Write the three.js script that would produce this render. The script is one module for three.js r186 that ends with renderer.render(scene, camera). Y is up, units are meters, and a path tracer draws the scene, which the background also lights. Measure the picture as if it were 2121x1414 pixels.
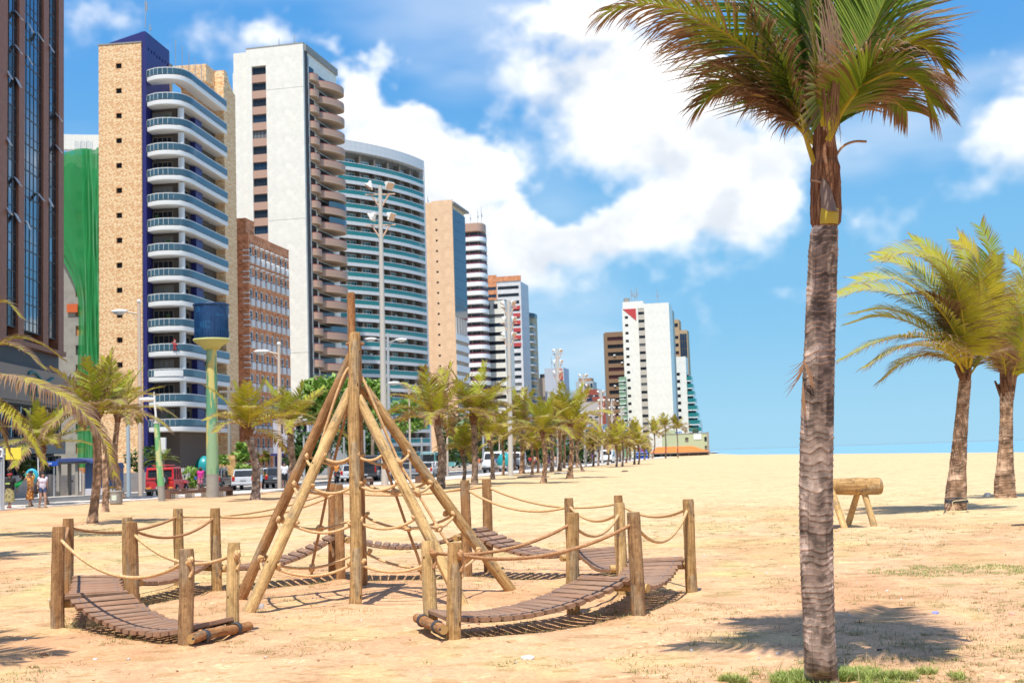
import * as THREE from 'three';
import { mergeGeometries, mergeVertices } from 'three/addons/utils/BufferGeometryUtils.js';
import { RoundedBoxGeometry } from 'three/addons/geometries/RoundedBoxGeometry.js';
import { MarchingCubes } from 'three/addons/objects/MarchingCubes.js';

// ---------------------------------------------------------------- camera, sky, sun, exposure
const scene = new THREE.Scene();
const PW = 2121, PH = 1414, FOC = 2600, EYE = 1.6;
const camera = new THREE.PerspectiveCamera(2 * Math.atan(PH / 2 / FOC) * 180 / Math.PI, PW / PH, 0.1, 40000);
camera.position.set(0, EYE, 0);
camera.rotation.order = 'YXZ';
camera.rotation.set(THREE.MathUtils.degToRad(5.24), 0, THREE.MathUtils.degToRad(-1.85));
camera.updateMatrixWorld(true);
camera.focus = 13.5; camera.userData.fStop = 4;
const renderer = new THREE.WebGLRenderer({ antialias: true });
renderer.setSize(1024, 682);
renderer.toneMapping = THREE.LinearToneMapping;
renderer.toneMappingExposure = 1.25;
renderer.shadowMap.enabled = true;

const SUN_EL = 65, SUN_AZ = 14;      // shadows fall away from the camera, SUN_AZ degrees to the right
{
  const el = SUN_EL * Math.PI / 180, az = SUN_AZ * Math.PI / 180;
  const sun = new THREE.DirectionalLight(new THREE.Color(1, 0.955, 0.87), 4.6);
  sun.position.set(-Math.sin(az) * Math.cos(el) * 300, Math.sin(el) * 300, Math.cos(az) * Math.cos(el) * 300);
  sun.target.position.set(0, 0, -15);
  sun.position.z -= 15;
  sun.castShadow = true; sun.shadow.mapSize.set(4096, 4096);
  Object.assign(sun.shadow.camera, { left: -120, right: 120, top: 160, bottom: -160, near: 1, far: 900 });
  sun.shadow.bias = -0.0004;
  scene.add(sun, sun.target);
}

// ---------------------------------------------------------------- numbers
function rng(seed) { let s = seed >>> 0; return () => { s = (s + 0x6D2B79F5) | 0; let t = Math.imul(s ^ (s >>> 15), 1 | s); t = (t + Math.imul(t ^ (t >>> 7), 61 | t)) ^ t; return ((t ^ (t >>> 14)) >>> 0) / 4294967296; }; }
const hash3 = (x, y, z) => { let h = Math.imul(x, 374761393) ^ Math.imul(y, 668265263) ^ Math.imul(z, 2147483647 ^ 1274126177); h = Math.imul(h ^ (h >>> 13), 1274126177); return ((h ^ (h >>> 16)) >>> 0) / 4294967296; };
function vnoise(x, y, z = 0) {
  const ix = Math.floor(x), iy = Math.floor(y), iz = Math.floor(z); let fx = x - ix, fy = y - iy, fz = z - iz;
  fx = fx * fx * (3 - 2 * fx); fy = fy * fy * (3 - 2 * fy); fz = fz * fz * (3 - 2 * fz);
  const l = (a, b, t) => a + (b - a) * t;
  const c = (dx, dy, dz) => hash3(ix + dx, iy + dy, iz + dz);
  const a = l(l(c(0, 0, 0), c(1, 0, 0), fx), l(c(0, 1, 0), c(1, 1, 0), fx), fy);
  if (fz === 0) return a;
  return l(a, l(l(c(0, 0, 1), c(1, 0, 1), fx), l(c(0, 1, 1), c(1, 1, 1), fx), fy), fz);
}
function fbm(x, y, z = 0, oct = 4) { let s = 0, a = 0.5, n = 0; for (let i = 0; i < oct; i++) { s += a * vnoise(x, y, z); n += a; a *= 0.5; x = x * 2.03 + 17.3; y = y * 2.03 + 9.1; z = z * 2.03 + 4.7; } return s / n; }
const sstep = (a, b, x) => { const t = Math.min(1, Math.max(0, (x - a) / (b - a))); return t * t * (3 - 2 * t); };
const lerp = (a, b, t) => a + (b - a) * t, clamp = (x, a, b) => Math.min(b, Math.max(a, x));
const V = (x, y, z) => new THREE.Vector3(x, y, z);
const RAD = Math.PI / 180;

// where things stand, read off the photograph (pixels of the 2121 x 1414 original)
const ray = (px, py) => V((px - PW / 2) / FOC, -(py - PH / 2) / FOC, -1).applyQuaternion(camera.quaternion);
const at = (px, py, depth) => { const d = ray(px, py); return V(0, EYE, 0).addScaledVector(d, -depth / d.z); };
const gp = (px, py, y = 0) => { const d = ray(px, py); return V(0, EYE, 0).addScaledVector(d, (y - EYE) / d.y); };
const toPx = (p) => { const q = p.clone().sub(camera.position).applyQuaternion(camera.quaternion.clone().invert()); return [PW / 2 - q.x / q.z * FOC, PH / 2 + q.y / q.z * FOC, -q.z]; };

// ---------------------------------------------------------------- the sky: air and fair-weather clouds
{
  const W = 4096, H = 2048, data = new Float32Array(W * H * 4), R = rng(77);
  const blobs = [];                                   // direction, size (radians), weight
  const B = (px, py, rx, ry, k, s = 0) => { const d = ray(px, py).normalize(); blobs.push({ az: Math.atan2(d.x, -d.z), el: Math.asin(d.y), rx: rx / FOC, ry: ry / FOC, k, s }); };
  // the big bank and its stair of heads
  B(745, 250, 75, 105, 1.1); B(850, 330, 110, 110, 1.1); B(960, 440, 130, 115, 1.05); B(1090, 520, 130, 75, .95); B(890, 250, 60, 45, .6); B(1010, 345, 60, 50, .6);
  B(1200, 520, 110, 60, .8);
  B(1050, 60, 120, 110, .72, 1); B(1110, 190, 100, 80, .66, 1); B(1230, 130, 130, 110, .9, .6); B(1180, 300, 80, 40, .35, 1); B(1370, 190, 190, 120, 1.05); B(1330, 310, 140, 65, .9); B(1500, 300, 130, 90, .95); B(1640, 330, 60, 50, .7);
  B(1400, 440, 140, 65, 1.05); B(1530, 460, 95, 80, 1.05); B(1290, 480, 90, 50, .75); B(1600, 420, 60, 60, .7);
  B(1170, 640, 110, 45, .72, 1); B(1060, 560, 60, 50, .6); B(1450, 630, 38, 75, .72, 1); B(1500, 545, 50, 25, .5, 1); B(1330, 600, 80, 40, .45, 1);
  B(2085, 290, 85, 80, .82, .8); B(2150, 250, 120, 110, .95, .4); B(2070, 390, 60, 30, .5, 1); B(1790, 500, 90, 50, .66, 1); B(1880, 430, 100, 45, .55, 1); B(1960, 170, 70, 30, .3, 1);
  B(250, 40, 130, 60, .62, 1); B(410, 80, 110, 70, .66, 1); B(560, 75, 75, 34, .8, .5); B(170, 60, 50, 60, .6, 1); B(1740, 300, 70, 30, .6, 1); B(1240, 20, 90, 50, .6, 1);
  B(1640, 610, 45, 22, .55, 1); B(1800, 600, 140, 40, .45, 1); B(1950, 560, 90, 30, .42, 1); B(1560, 690, 90, 30, .42, 1); B(1880, 310, 110, 40, .45, 1); B(480, 200, 70, 90, .62, 1);
  const placed = blobs.length;
  for (let i = 0; i < 210; i++) {                      // the same weather all round
    const az = (R() * 2 - 1) * Math.PI, el = 0.05 + Math.pow(R(), 1.3) * 1.35, s = 0.6 + R() * 0.9;
    if (Math.abs(az) < 0.52 && el < 0.42) continue;
    blobs.push({ az, el, rx: 0.055 * s / Math.max(.25, Math.cos(el)), ry: 0.035 * s, k: .55 + R() * .5 });
  }
  const buckets = Array.from({ length: 64 }, () => []);
  blobs.forEach((b) => { for (let i = 0; i < 64; i++) { let d = Math.abs(((i + .5) / 64 * 2 - 1) * Math.PI - b.az); d = Math.min(d, 2 * Math.PI - d); if (d < b.rx * 2.6 + .06) buckets[i].push(b); } });
  const lin = (r, g, b) => new THREE.Color().setRGB(r / 255, g / 255, b / 255, THREE.SRGBColorSpace);
  const zen = lin(44, 100, 180), high = lin(82, 150, 214), mid = lin(122, 181, 220), low = lin(152, 198, 222);
  for (let row = 0; row < H; row++) {
    const el = ((row + .5) / H - .5) * Math.PI, cy = Math.cos(el), sy = Math.sin(el);
    for (let col = 0; col < W; col++) {
      const lon = ((col + .5) / W - .5) * 2 * Math.PI, x = Math.cos(lon) * cy, z = Math.sin(lon) * cy, o = (row * W + col) * 4;
      let r, g, b;
      if (sy < -0.02) { r = .30; g = .42; b = .5; }
      else {
        const e = Math.max(0, sy), t1 = sstep(0, .13, e), t2 = sstep(.1, .36, e), t3 = sstep(.34, 1, e);
        r = lerp(lerp(lerp(low.r, mid.r, t1), high.r, t2), zen.r, t3);
        g = lerp(lerp(lerp(low.g, mid.g, t1), high.g, t2), zen.g, t3);
        b = lerp(lerp(lerp(low.b, mid.b, t1), high.b, t2), zen.b, t3);
        if (sy > 0.008) {
          { const ci = sstep(.46, .78, fbm(x * 4.2 + 2, sy * 13, z * 4.2, 5)) * .4 * sstep(.0, .09, sy); r = lerp(r, .82, ci); g = lerp(g, .86, ci); b = lerp(b, .9, ci); }
          const az = Math.atan2(x, -z), list = buckets[Math.min(63, Math.floor((az / Math.PI + 1) * 32))];
          let f = 0, top = 0, sf = 0;
          for (const c of list) {
            let da = az - c.az; if (da > Math.PI) da -= 2 * Math.PI; else if (da < -Math.PI) da += 2 * Math.PI;
            const u = da / c.rx, v = (el - c.el) / c.ry, q = u * u + v * v;
            if (q < 7) { const w = c.k * Math.exp(-q * .8); f += w; top += w * v; sf += w * (c.s ?? .3); }
          }
          if (f > 0.04) {
            const inView = Math.abs(az) < .55 && el < .45, oct = inView ? 6 : 3;
            const n1 = fbm(x * 24 + 5, sy * 32, z * 24, oct), n2 = inView ? fbm(x * 85, sy * 100 + 7, z * 85, 4) : .5;
            const rel = top / (f + .15);
            const dens = f + (n1 - .5) * 2.1 + (n2 - .5) * .65 - .6;
            const soft = lerp(.4, 1.25, sstep(.5, -.9, rel)) + .75 * sf / (f + .05);        // crisp heads, frayed bases
            let a = sstep(-.04, soft, dens) * Math.min(1, .42 + f * .75);
            a *= sstep(.01, .07, sy);
            const thick = sstep(.25, 1.2, dens), bump = (n2 - .5) * .22 + (n1 - .5) * .25;
            let lit = .96 - .22 * sstep(.4, -1.0, rel) * thick - .19 * sstep(.05, .7, dens) * sstep(.62, .32, n1) + bump * .5;
            const wr = lit * (.985 - (.93 - lit) * .25), wg = lit * (1 - (.93 - lit) * .06), wb = lit * (1.02 + (.93 - lit) * .22);
            r = lerp(r, wr, a); g = lerp(g, wg, a); b = lerp(b, wb, a);
          }
        }
      }
      data[o] = r; data[o + 1] = g; data[o + 2] = b; data[o + 3] = 1;
    }
  }
  const sky = new THREE.DataTexture(data, W, H, THREE.RGBAFormat, THREE.FloatType);
  sky.mapping = THREE.EquirectangularReflectionMapping; sky.magFilter = sky.minFilter = THREE.LinearFilter; sky.wrapS = THREE.RepeatWrapping; sky.needsUpdate = true;
  scene.background = sky; scene.environment = sky;
}

// ---------------------------------------------------------------- helpers for meshes
const used = {};
const numbered = (n) => { const k = used[n] = (used[n] ?? -1) + 1; return k ? n + '_' + String(k).padStart(3, '0') : n; };
function tag(o, label, category, group, kind) {
  if (label) o.userData.label = label; if (category) o.userData.category = category; if (group) o.userData.group = group; if (kind) o.userData.kind = kind; return o;
}
function thing(name, label, category, pos = V(0, 0, 0), turn = 0, group) {
  const g = new THREE.Group(); g.name = numbered(name); g.position.copy(pos); g.rotation.y = turn; scene.add(g); return tag(g, label, category, group);
}
function mesh(name, geo, m, parent, pos, rot) {
  const o = new THREE.Mesh(geo, m); o.name = parent ? name : numbered(name); o.castShadow = o.receiveShadow = true;
  if (pos) o.position.copy(pos); if (rot) o.rotation.set(rot[0], rot[1], rot[2]);
  (parent ?? scene).add(o); return o;
}
const struct = (name, geo, m) => tag(mesh(name, geo, m), null, null, null, 'structure');
function copyOf(o, label, pos, turn, group) { const c = o.clone(); c.name = numbered(o.name.replace(/_\d{3}$/, '')); c.userData = { ...o.userData }; if (label) c.userData.label = label; if (group) c.userData.group = group; if (pos) c.position.copy(pos); if (turn !== undefined) c.rotation.y = turn; scene.add(c); return c; }
function merge(list) {
  list = list.flat(9).map((g) => (g.index ? g.toNonIndexed() : g));
  for (const g of list) for (const k of Object.keys(g.attributes)) if (!['position', 'normal', 'uv', 'color'].includes(k)) g.deleteAttribute(k);
  const withColor = list.some((g) => g.attributes.color);
  for (const g of list) if (withColor && !g.attributes.color) g.setAttribute('color', new THREE.BufferAttribute(new Float32Array(g.attributes.position.count * 3).fill(1), 3));
  return list.length === 1 ? list[0] : mergeGeometries(list);
}
const bx = (w, h, d, x = 0, y = 0, z = 0) => new THREE.BoxGeometry(w, h, d).translate(x, y, z);           // centred
const b0 = (x0, x1, y0, y1, z0, z1) => bx(Math.abs(x1 - x0), Math.abs(y1 - y0), Math.abs(z1 - z0), (x0 + x1) / 2, (y0 + y1) / 2, (z0 + z1) / 2);
const rb = (w, h, d, r, x = 0, y = 0, z = 0, s = 2) => new RoundedBoxGeometry(w, h, d, s, r).translate(x, y, z);
const cy = (r0, r1, h, n, x = 0, y = 0, z = 0) => new THREE.CylinderGeometry(r0, r1, h, n).translate(x, y, z); // top, bottom radius
function boxUV(geo, s = 1) {                           // uv in metres from the face each vertex lies on
  if (geo.index) geo = geo.toNonIndexed();
  const p = geo.attributes.position, n = geo.attributes.normal, uv = new Float32Array(p.count * 2);
  for (let i = 0; i < p.count; i += 3) {
    const nx = Math.abs(n.getX(i) + n.getX(i + 1) + n.getX(i + 2)), ny = Math.abs(n.getY(i) + n.getY(i + 1) + n.getY(i + 2)), nz = Math.abs(n.getZ(i) + n.getZ(i + 1) + n.getZ(i + 2));
    for (let k = i; k < i + 3; k++) {
      const [a, b] = ny > nx && ny > nz ? [p.getX(k), p.getZ(k)] : nx > nz ? [p.getZ(k), p.getY(k)] : [p.getX(k), p.getY(k)];
      uv[k * 2] = a * s; uv[k * 2 + 1] = b * s;
    }
  }
  geo.setAttribute('uv', new THREE.BufferAttribute(uv, 2)); return geo;
}
function rod(a, b, r0, r1 = r0, n = 8) {               // a bar between two points
  const d = b.clone().sub(a), L = d.length(), g = new THREE.CylinderGeometry(r1, r0, L, n);
  g.applyQuaternion(new THREE.Quaternion().setFromUnitVectors(V(0, 1, 0), d.normalize())); return g.translate((a.x + b.x) / 2, (a.y + b.y) / 2, (a.z + b.z) / 2);
}
function gridWall(x0, x1, y0, y1, z0, z1, cols, rows) { // a wall in the xy plane with openings
  const g = []; let x = x0;
  for (const [a, b] of cols) { if (a > x + 1e-3) g.push(b0(x, a, y0, y1, z0, z1)); let y = y0; for (const [c, d] of rows) { if (c > y + 1e-3) g.push(b0(a, b, y, c, z0, z1)); y = d; } if (y < y1 - 1e-3) g.push(b0(a, b, y, y1, z0, z1)); x = b; }
  if (x < x1 - 1e-3) g.push(b0(x, x1, y0, y1, z0, z1)); return g;
}
const frameGeo = (w, h, t, d, x = 0, y = 0, z = 0) => [bx(w, t, d, x, y + h / 2 - t / 2, z), bx(w, t, d, x, y - h / 2 + t / 2, z), bx(t, h - 2 * t, d, x - w / 2 + t / 2, y, z), bx(t, h - 2 * t, d, x + w / 2 - t / 2, y, z)];
function tex(w, h, fn, rep) {
  const d = new Uint8Array(w * h * 4); for (let y = 0; y < h; y++) for (let x = 0; x < w; x++) { const c = fn(x / w, y / h, x, y), o = (y * w + x) * 4; d[o] = clamp(c[0], 0, 255); d[o + 1] = clamp(c[1], 0, 255); d[o + 2] = clamp(c[2], 0, 255); d[o + 3] = 255; }
  const t = new THREE.DataTexture(d, w, h); t.wrapS = t.wrapT = THREE.RepeatWrapping; t.magFilter = THREE.LinearFilter; t.minFilter = THREE.LinearMipmapLinearFilter; t.generateMipmaps = true; t.colorSpace = THREE.SRGBColorSpace; t.needsUpdate = true; if (rep) t.repeat.set(rep, rep); return t;
}
const grey = (t) => { t.colorSpace = THREE.NoColorSpace; return t; };
// noise that wraps at n cells
const wnoise = (u, v, n, s = 0) => { const x = u * n, y = v * n, ix = Math.floor(x), iy = Math.floor(y); let fx = x - ix, fy = y - iy; fx = fx * fx * (3 - 2 * fx); fy = fy * fy * (3 - 2 * fy); const c = (a, b) => hash3(((ix + a) % n + n) % n, ((iy + b) % n + n) % n, s); return lerp(lerp(c(0, 0), c(1, 0), fx), lerp(c(0, 1), c(1, 1), fx), fy); };
const wfbm = (u, v, n, oct, s = 0) => { let r = 0, a = .5, t = 0; for (let i = 0; i < oct; i++) { r += a * wnoise(u, v, n, s + i); t += a; a *= .55; n *= 2; } return r / t; };
const mat = (color, rough = .8, o = {}) => new THREE.MeshStandardMaterial({ color: Array.isArray(color) ? new THREE.Color().setRGB(...color) : color, roughness: rough, ...o });
// ---------------------------------------------------------------- ground: sand, promenade, road, sea
const edgeCurve = new THREE.CatmullRomCurve3([[-34, 10], [-29, 30], [-22.6, 53.5], [-17.6, 67], [-12.2, 77], [-7.6, 87.5], [-2.2, 109], [14, 190], [33, 300], [52, 410], [120, 800], [260, 1600]].map(([x, d]) => V(x, 0, -d)), false, 'centripetal');
const EDGE = edgeCurve.getPoints(240);
const edgeX = (d) => { for (let i = 1; i < EDGE.length; i++) if (-EDGE[i].z >= d) { const a = EDGE[i - 1], b = EDGE[i], t = (d + a.z) / (-b.z + a.z); return lerp(a.x, b.x, t); } return EDGE[EDGE.length - 1].x; };
const SHORE = 66;
const mounds = [];                                     // little heaps of sand against the posts: x, z, radius, height
function sandH(x, z) {
  const d = -z;
  let h = (fbm(x * .55, z * .55, 0, 3) - .5) * .07 + (fbm(x * 2.1 + 9, z * 2.1, 0, 3) - .5) * .02;
  const near = sstep(60, 12, Math.hypot(x, d));
  if (near > 0) {                                      // trodden sand: footprints run together
    const cx = x * 3.1, cz = z * 2.6, ix = Math.floor(cx), iz = Math.floor(cz);
    for (let a = -1; a <= 1; a++) for (let b = -1; b <= 1; b++) {
      const k = hash3(ix + a, iz + b, 3); if (k < .45) continue;
      const u = cx - ix - a - hash3(ix + a, iz + b, 5), v = cz - iz - b - hash3(ix + a, iz + b, 8), q = u * u * 2.2 + v * v * 1.1;
      if (q < 1.2) h += near * (k - .3) * (-.017 * Math.exp(-q * 6) + .009 * Math.exp(-22 * (q - .35) ** 2));
    }
    h += near * (fbm(x * 7, z * 7, 0, 2) - .5) * .013;
  }
  h *= lerp(.6, 1, near);
  for (const m of mounds) { const q = ((x - m[0]) ** 2 + (z - m[1]) ** 2) / (m[2] * m[2]); if (q < 4) h += m[3] * Math.exp(-q * 1.6); }
  h += .1 * sstep(45, 62, x) * sstep(40, 140, d);
  if (x > SHORE - 3) h -= 2.6 * sstep(SHORE - 3, SHORE + 16, x) ;
  const e = d > 4 ? x - edgeX(d) : 9;                  // to the left of the promenade's edge the sand lies under the paving
  h *= sstep(-.2, 1.6, e); h -= .14 * sstep(.05, -.35, e);
  return h;
}
function buildGround() {
  const line = (stops) => { const out = []; for (let i = 0; i < stops.length - 1; i++) { const [a, n] = stops[i], b = stops[i + 1][0]; for (let k = 0; k < n; k++) out.push(a + (b - a) * k / n); } out.push(stops[stops.length - 1][0]); return out; };
  const xs = line([[-3000, 4], [-400, 12], [-100, 30], [-32, 60], [-8, 150], [6, 50], [14, 50], [40, 44], [62, 26], [86, 6], [140, 0]]);
  const zs = line([[60, 6], [6, 8], [-4, 30], [-8, 150], [-21, 70], [-34, 80], [-66, 70], [-120, 50], [-260, 40], [-620, 12], [-3000, 0]]);
  const nx = xs.length, nz = zs.length, pos = new Float32Array(nx * nz * 3), col = new Float32Array(nx * nz * 3), uv = new Float32Array(nx * nz * 2), idx = [];
  const A = [.74, .45, .26], Bc = [.77, .585, .345], Cc = [.66, .5, .23], Dk = [.66, .37, .195];
  for (let j = 0; j < nz; j++) for (let i = 0; i < nx; i++) {
    const x = xs[i], z = zs[j], o = j * nx + i, d = -z; pos[o * 3] = x; pos[o * 3 + 1] = sandH(x, z); pos[o * 3 + 2] = z; uv[o * 2] = x / 9; uv[o * 2 + 1] = z / 9;
    // reddish trodden sand by the playground, paler blown sand towards the sea, straw-coloured turf between
    const w = x * .09 + 3, n1 = fbm(x * .16, z * .1, 0, 4), n2 = fbm(x * .8 + 4, z * .5, 0, 4), pale = sstep(17, 40, d + (n1 - .5) * 18) * sstep(-14, 4, x + (n1 - .5) * 14);
    const straw = sstep(.47, .64, n2) * sstep(12, 18, d) * sstep(64, 30, d) * .85 + sstep(.55, .68, fbm(x * 1.7, z * 1.1, 0, 4)) * sstep(30, 17, d) * .5;
    const red = sstep(.52, .7, fbm(x * .5 + 40, z * .35, 0, 3)) * (1 - pale) * .85;
    for (let c = 0; c < 3; c++) { let v = lerp(A[c], Bc[c], clamp(pale + sstep(14, 30, d) * .45, 0, 1)); v = lerp(v, Cc[c], straw * (1 - pale * .8)); v = lerp(v, Dk[c], red); col[o * 3 + c] = v * (0.95 + .1 * n2); }
  }
  for (let j = 0; j < nz - 1; j++) for (let i = 0; i < nx - 1; i++) { const a = j * nx + i; idx.push(a, a + 1, a + nx, a + 1, a + nx + 1, a + nx); }
  const g = new THREE.BufferGeometry();
  g.setAttribute('position', new THREE.BufferAttribute(pos, 3)); g.setAttribute('color', new THREE.BufferAttribute(col, 3)); g.setAttribute('uv', new THREE.BufferAttribute(uv, 2)); g.setIndex(idx); g.computeVertexNormals();
  if (g.attributes.normal.getY(0) < 0) throw new Error('sand upside down');
  const N = 1536;
  const map = tex(N, N, (u, v, x, y) => {               // grains, shell bits, dry stalks
    const a = wfbm(u, v, 24, 5, 1), b = wnoise(u, v, 300, 7), c = hash3(x, y, 11), k = wfbm(u + .31, v * 1.6, 40, 3, 60);
    let t = 205 + (a - .5) * 46 + (b - .5) * 26 + (c - .5) * 34, r = t + 6, g2 = t + 2, bl = t - 4;
    const s = wnoise(u, v, 210, 21) * wnoise(u, v, 34, 5);
    if (s > .66) { r += 32; g2 += 32; bl += 34; }
    if (k > .63 && c > .5) { r -= 46; g2 -= 40; bl -= 60; }
    if (hash3(x >> 1, y >> 1, 90) > .9968) { r -= 80; g2 -= 84; bl -= 80; }
    return [r, g2, bl];
  });
  const bump = grey(tex(1024, 1024, (u, v, x, y) => { const t = (wfbm(u, v, 60, 4, 31) - .5) * 150 + (wnoise(u, v, 16, 44) - .5) * 70 + 128 + (hash3(x, y, 2) - .5) * 26; return [t, t, t]; }));
  const m = new THREE.MeshStandardMaterial({ color: new THREE.Color(1.36, 1.34, 1.3), vertexColors: true, map, roughness: .96, bumpMap: bump, bumpScale: .018 });
  tag(mesh('sand', g, m), null, null, null, 'structure');

  // strips that follow the promenade's edge
  const strip = (o0, o1, y, yb, u = 3) => {
    const P = EDGE, p = [], t = [], id = []; let s = 0;
    for (let i = 0; i < P.length; i++) {
      const a = P[Math.max(0, i - 1)], b = P[Math.min(P.length - 1, i + 1)], dx = b.x - a.x, dz = b.z - a.z, L = Math.hypot(dx, dz), nx2 = dz / L, nz2 = -dx / L;   // to the left of the way
      if (i) s += P[i].distanceTo(P[i - 1]);
      const A0 = [P[i].x + nx2 * o0, P[i].z + nz2 * o0], A1 = [P[i].x + nx2 * o1, P[i].z + nz2 * o1];
      p.push(A0[0], yb, A0[1], A0[0], y, A0[1], A1[0], y, A1[1], A1[0], yb, A1[1]);
      t.push(s, -.2, s, 0, s, o1 - o0, s, o1 - o0 + .2);
      if (i) { const k = (i - 1) * 4; for (let q = 0; q < 3; q++) id.push(k + q, k + q + 4, k + q + 1, k + q + 1, k + q + 4, k + q + 5); }
    }
    let g2 = new THREE.BufferGeometry(); g2.setAttribute('position', new THREE.Float32BufferAttribute(p, 3)); g2.setAttribute('uv', new THREE.Float32BufferAttribute(t, 2)); g2.setIndex(id);
    g2 = g2.toNonIndexed(); g2.computeVertexNormals(); if (g2.attributes.normal.getY(8) < 0) throw new Error("strip upside down"); return g2;
  };
  const conc = (r, g2, b, sd, joint) => { const tx = tex(512, 512, (u, v, x, y) => { const n = (wfbm(u, v, 8, 5, sd) - .5) * 44 + (hash3(x, y, sd) - .5) * 20 + (sstep(.6, .75, wfbm(u, v, 5, 4, sd + 9)) * -22); const j = joint && (x % 256 < 3 || y % 256 < 3) ? -50 : 0; return [r + n + j, g2 + n + j, b + n + j]; }); return tx; };
  const t1 = conc(222, 212, 200, 3, true); t1.repeat.set(.33, .33);
  struct('promenade', strip(0, 4.4, .04, -.3), new THREE.MeshStandardMaterial({ map: t1, roughness: .9 }));
  const t2 = conc(104, 102, 102, 5, false); t2.repeat.set(.2, .2);
  struct('road', strip(4.4, 12.2, -.07, -.3), new THREE.MeshStandardMaterial({ map: t2, roughness: .92 }));
  const t3 = conc(200, 190, 178, 9, true); t3.repeat.set(.4, .4);
  struct('pavement', strip(12.2, 15.2, .06, -.3), new THREE.MeshStandardMaterial({ map: t3, roughness: .9 }));
  const t4 = conc(176, 160, 140, 12, true); t4.repeat.set(.2, .2);
  struct('ground', strip(15.2, 190, .03, -.3), new THREE.MeshStandardMaterial({ map: t4, roughness: .9 }));
  struct('kerb', merge([strip(4.25, 4.4, .055, .02), strip(12.2, 12.36, .075, .02)]), mat([.62, .6, .56], .85));
  const paint = mat([.75, .74, .7], .7), dash = [];
  for (let i = 2; i < 150; i += 1) { const a = edgeCurve.getPointAt(clamp(i / 220, 0, 1)), t = edgeCurve.getTangentAt(i / 220), nx2 = t.z, nz2 = -t.x; const b = bx(.14, .006, 2.2); b.rotateY(Math.atan2(t.x, t.z)); b.translate(a.x + nx2 * 8.3, -.064, a.z + nz2 * 8.3); dash.push(b); }
  struct('road_marking', merge(dash), paint);
  // the sea beyond the beach
  const sea = new THREE.PlaneGeometry(30000, 40000, 1, 1).rotateX(-Math.PI / 2).translate(15000 + SHORE + 2, -1.5, -12000);
  { const u = sea.attributes.uv; for (let i = 0; i < u.count; i++) u.setXY(i, u.getX(i) * 500, u.getY(i) * 900); }
  const wave = grey(tex(512, 512, (u, v) => { const t = wfbm(u, v * 1, 6, 5, 71) * 255; return [t, t, t]; }));
  struct('sea', sea, new THREE.MeshStandardMaterial({ color: new THREE.Color(.19, .39, .52), roughness: .6, bumpMap: wave, bumpScale: 1.2 }));
}
// how far along and how far to the left of the promenade's edge a ground point of the photograph lies
function nearEdge(p) { let best = 1e9, bi = 0; for (let i = 0; i < EDGE.length; i++) { const q = EDGE[i].distanceToSquared(p); if (q < best) { best = q; bi = i; } } const a = EDGE[Math.max(0, bi - 1)], b = EDGE[Math.min(EDGE.length - 1, bi + 1)], t = b.clone().sub(a).normalize(); return { t, left: V(t.z, 0, -t.x), p: EDGE[bi] }; }
// ---------------------------------------------------------------- buildings
const Rb = rng(4242);
const plaster = (r, g, b, sd, tile = 0, grout = -26) => tex(512, 512, (u, v, x, y) => {
  const n = (wfbm(u, v, 5, 5, sd) - .5) * 26 + (hash3(x, y, sd) - .5) * 12 - sstep(.58, .85, wfbm(u, v, 6, 4, sd + 3)) * 9;
  const j = tile && (x % tile < 2 || y % tile < 2) ? grout : 0; return [r + n + j, g + n + j, b + n * .9 + j];
});
const TX = {
  white: plaster(230, 226, 214, 1), tiles: plaster(234, 229, 216, 2, 32, -20), cream: plaster(228, 190, 152, 3, 32, -22), grey: plaster(206, 206, 206, 4),
  mosaic: tex(512, 512, (u, v, x, y) => { const bw = 32, bh = 16, row = Math.floor(y / bh), ox = (row % 2) * 16, c = Math.floor(((x + ox) % 512) / bw), k = hash3(c, row, 5), k2 = hash3(c, row, 9), j = y % bh < 2 || (x + ox) % bw < 2 ? 1 : 0, n = (hash3(x, y, 1) - .5) * 14; const t = k < .25 ? [212, 146, 98] : k < .6 ? [234, 184, 132] : [244, 210, 166]; return t.map((q, i) => (j ? lerp(q, 214, .6) : q) + n + (k2 - .5) * 22 - (i === 2 && j ? 30 : 0)); }),
  brick: tex(512, 512, (u, v, x, y) => { const bw = 32, bh = 16, row = Math.floor(y / bh), ox = (row % 2) * 16, c = Math.floor(((x + ox) % 512) / bw), k = hash3(c, row, 15), j = y % bh < 2 || (x + ox) % bw < 2, n = (hash3(x, y, 1) - .5) * 16 + (wfbm(u, v, 6, 3, 8) - .5) * 20; const t = k < .3 ? [180, 112, 74] : k < .7 ? [208, 136, 92] : [222, 152, 106]; return t.map((q) => (j ? lerp(q, 176, .35) : q) + n); }),
  granite: tex(512, 512, (u, v, x, y) => { const n = (hash3(x, y, 5) - .5) * 46 + (wfbm(u, v, 10, 4, 6) - .5) * 26; return [142 + n, 88 + n * .8, 60 + n * .7]; }),
  stone: tex(512, 512, (u, v, x, y) => { const a = wnoise(u, v, 14, 2), b = wnoise(u + .3, v, 9, 4), e = Math.abs(a - b) < .05 ? -40 : 0, n = (hash3(x, y, 5) - .5) * 18 + (b - .5) * 60; return [205 + n + e, 166 + n + e, 112 + n * .8 + e]; }),
  concrete: plaster(150, 146, 138, 31),
};
const tm = (t, rough = .85, o = {}) => new THREE.MeshStandardMaterial({ map: t, roughness: rough, ...o });
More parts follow.
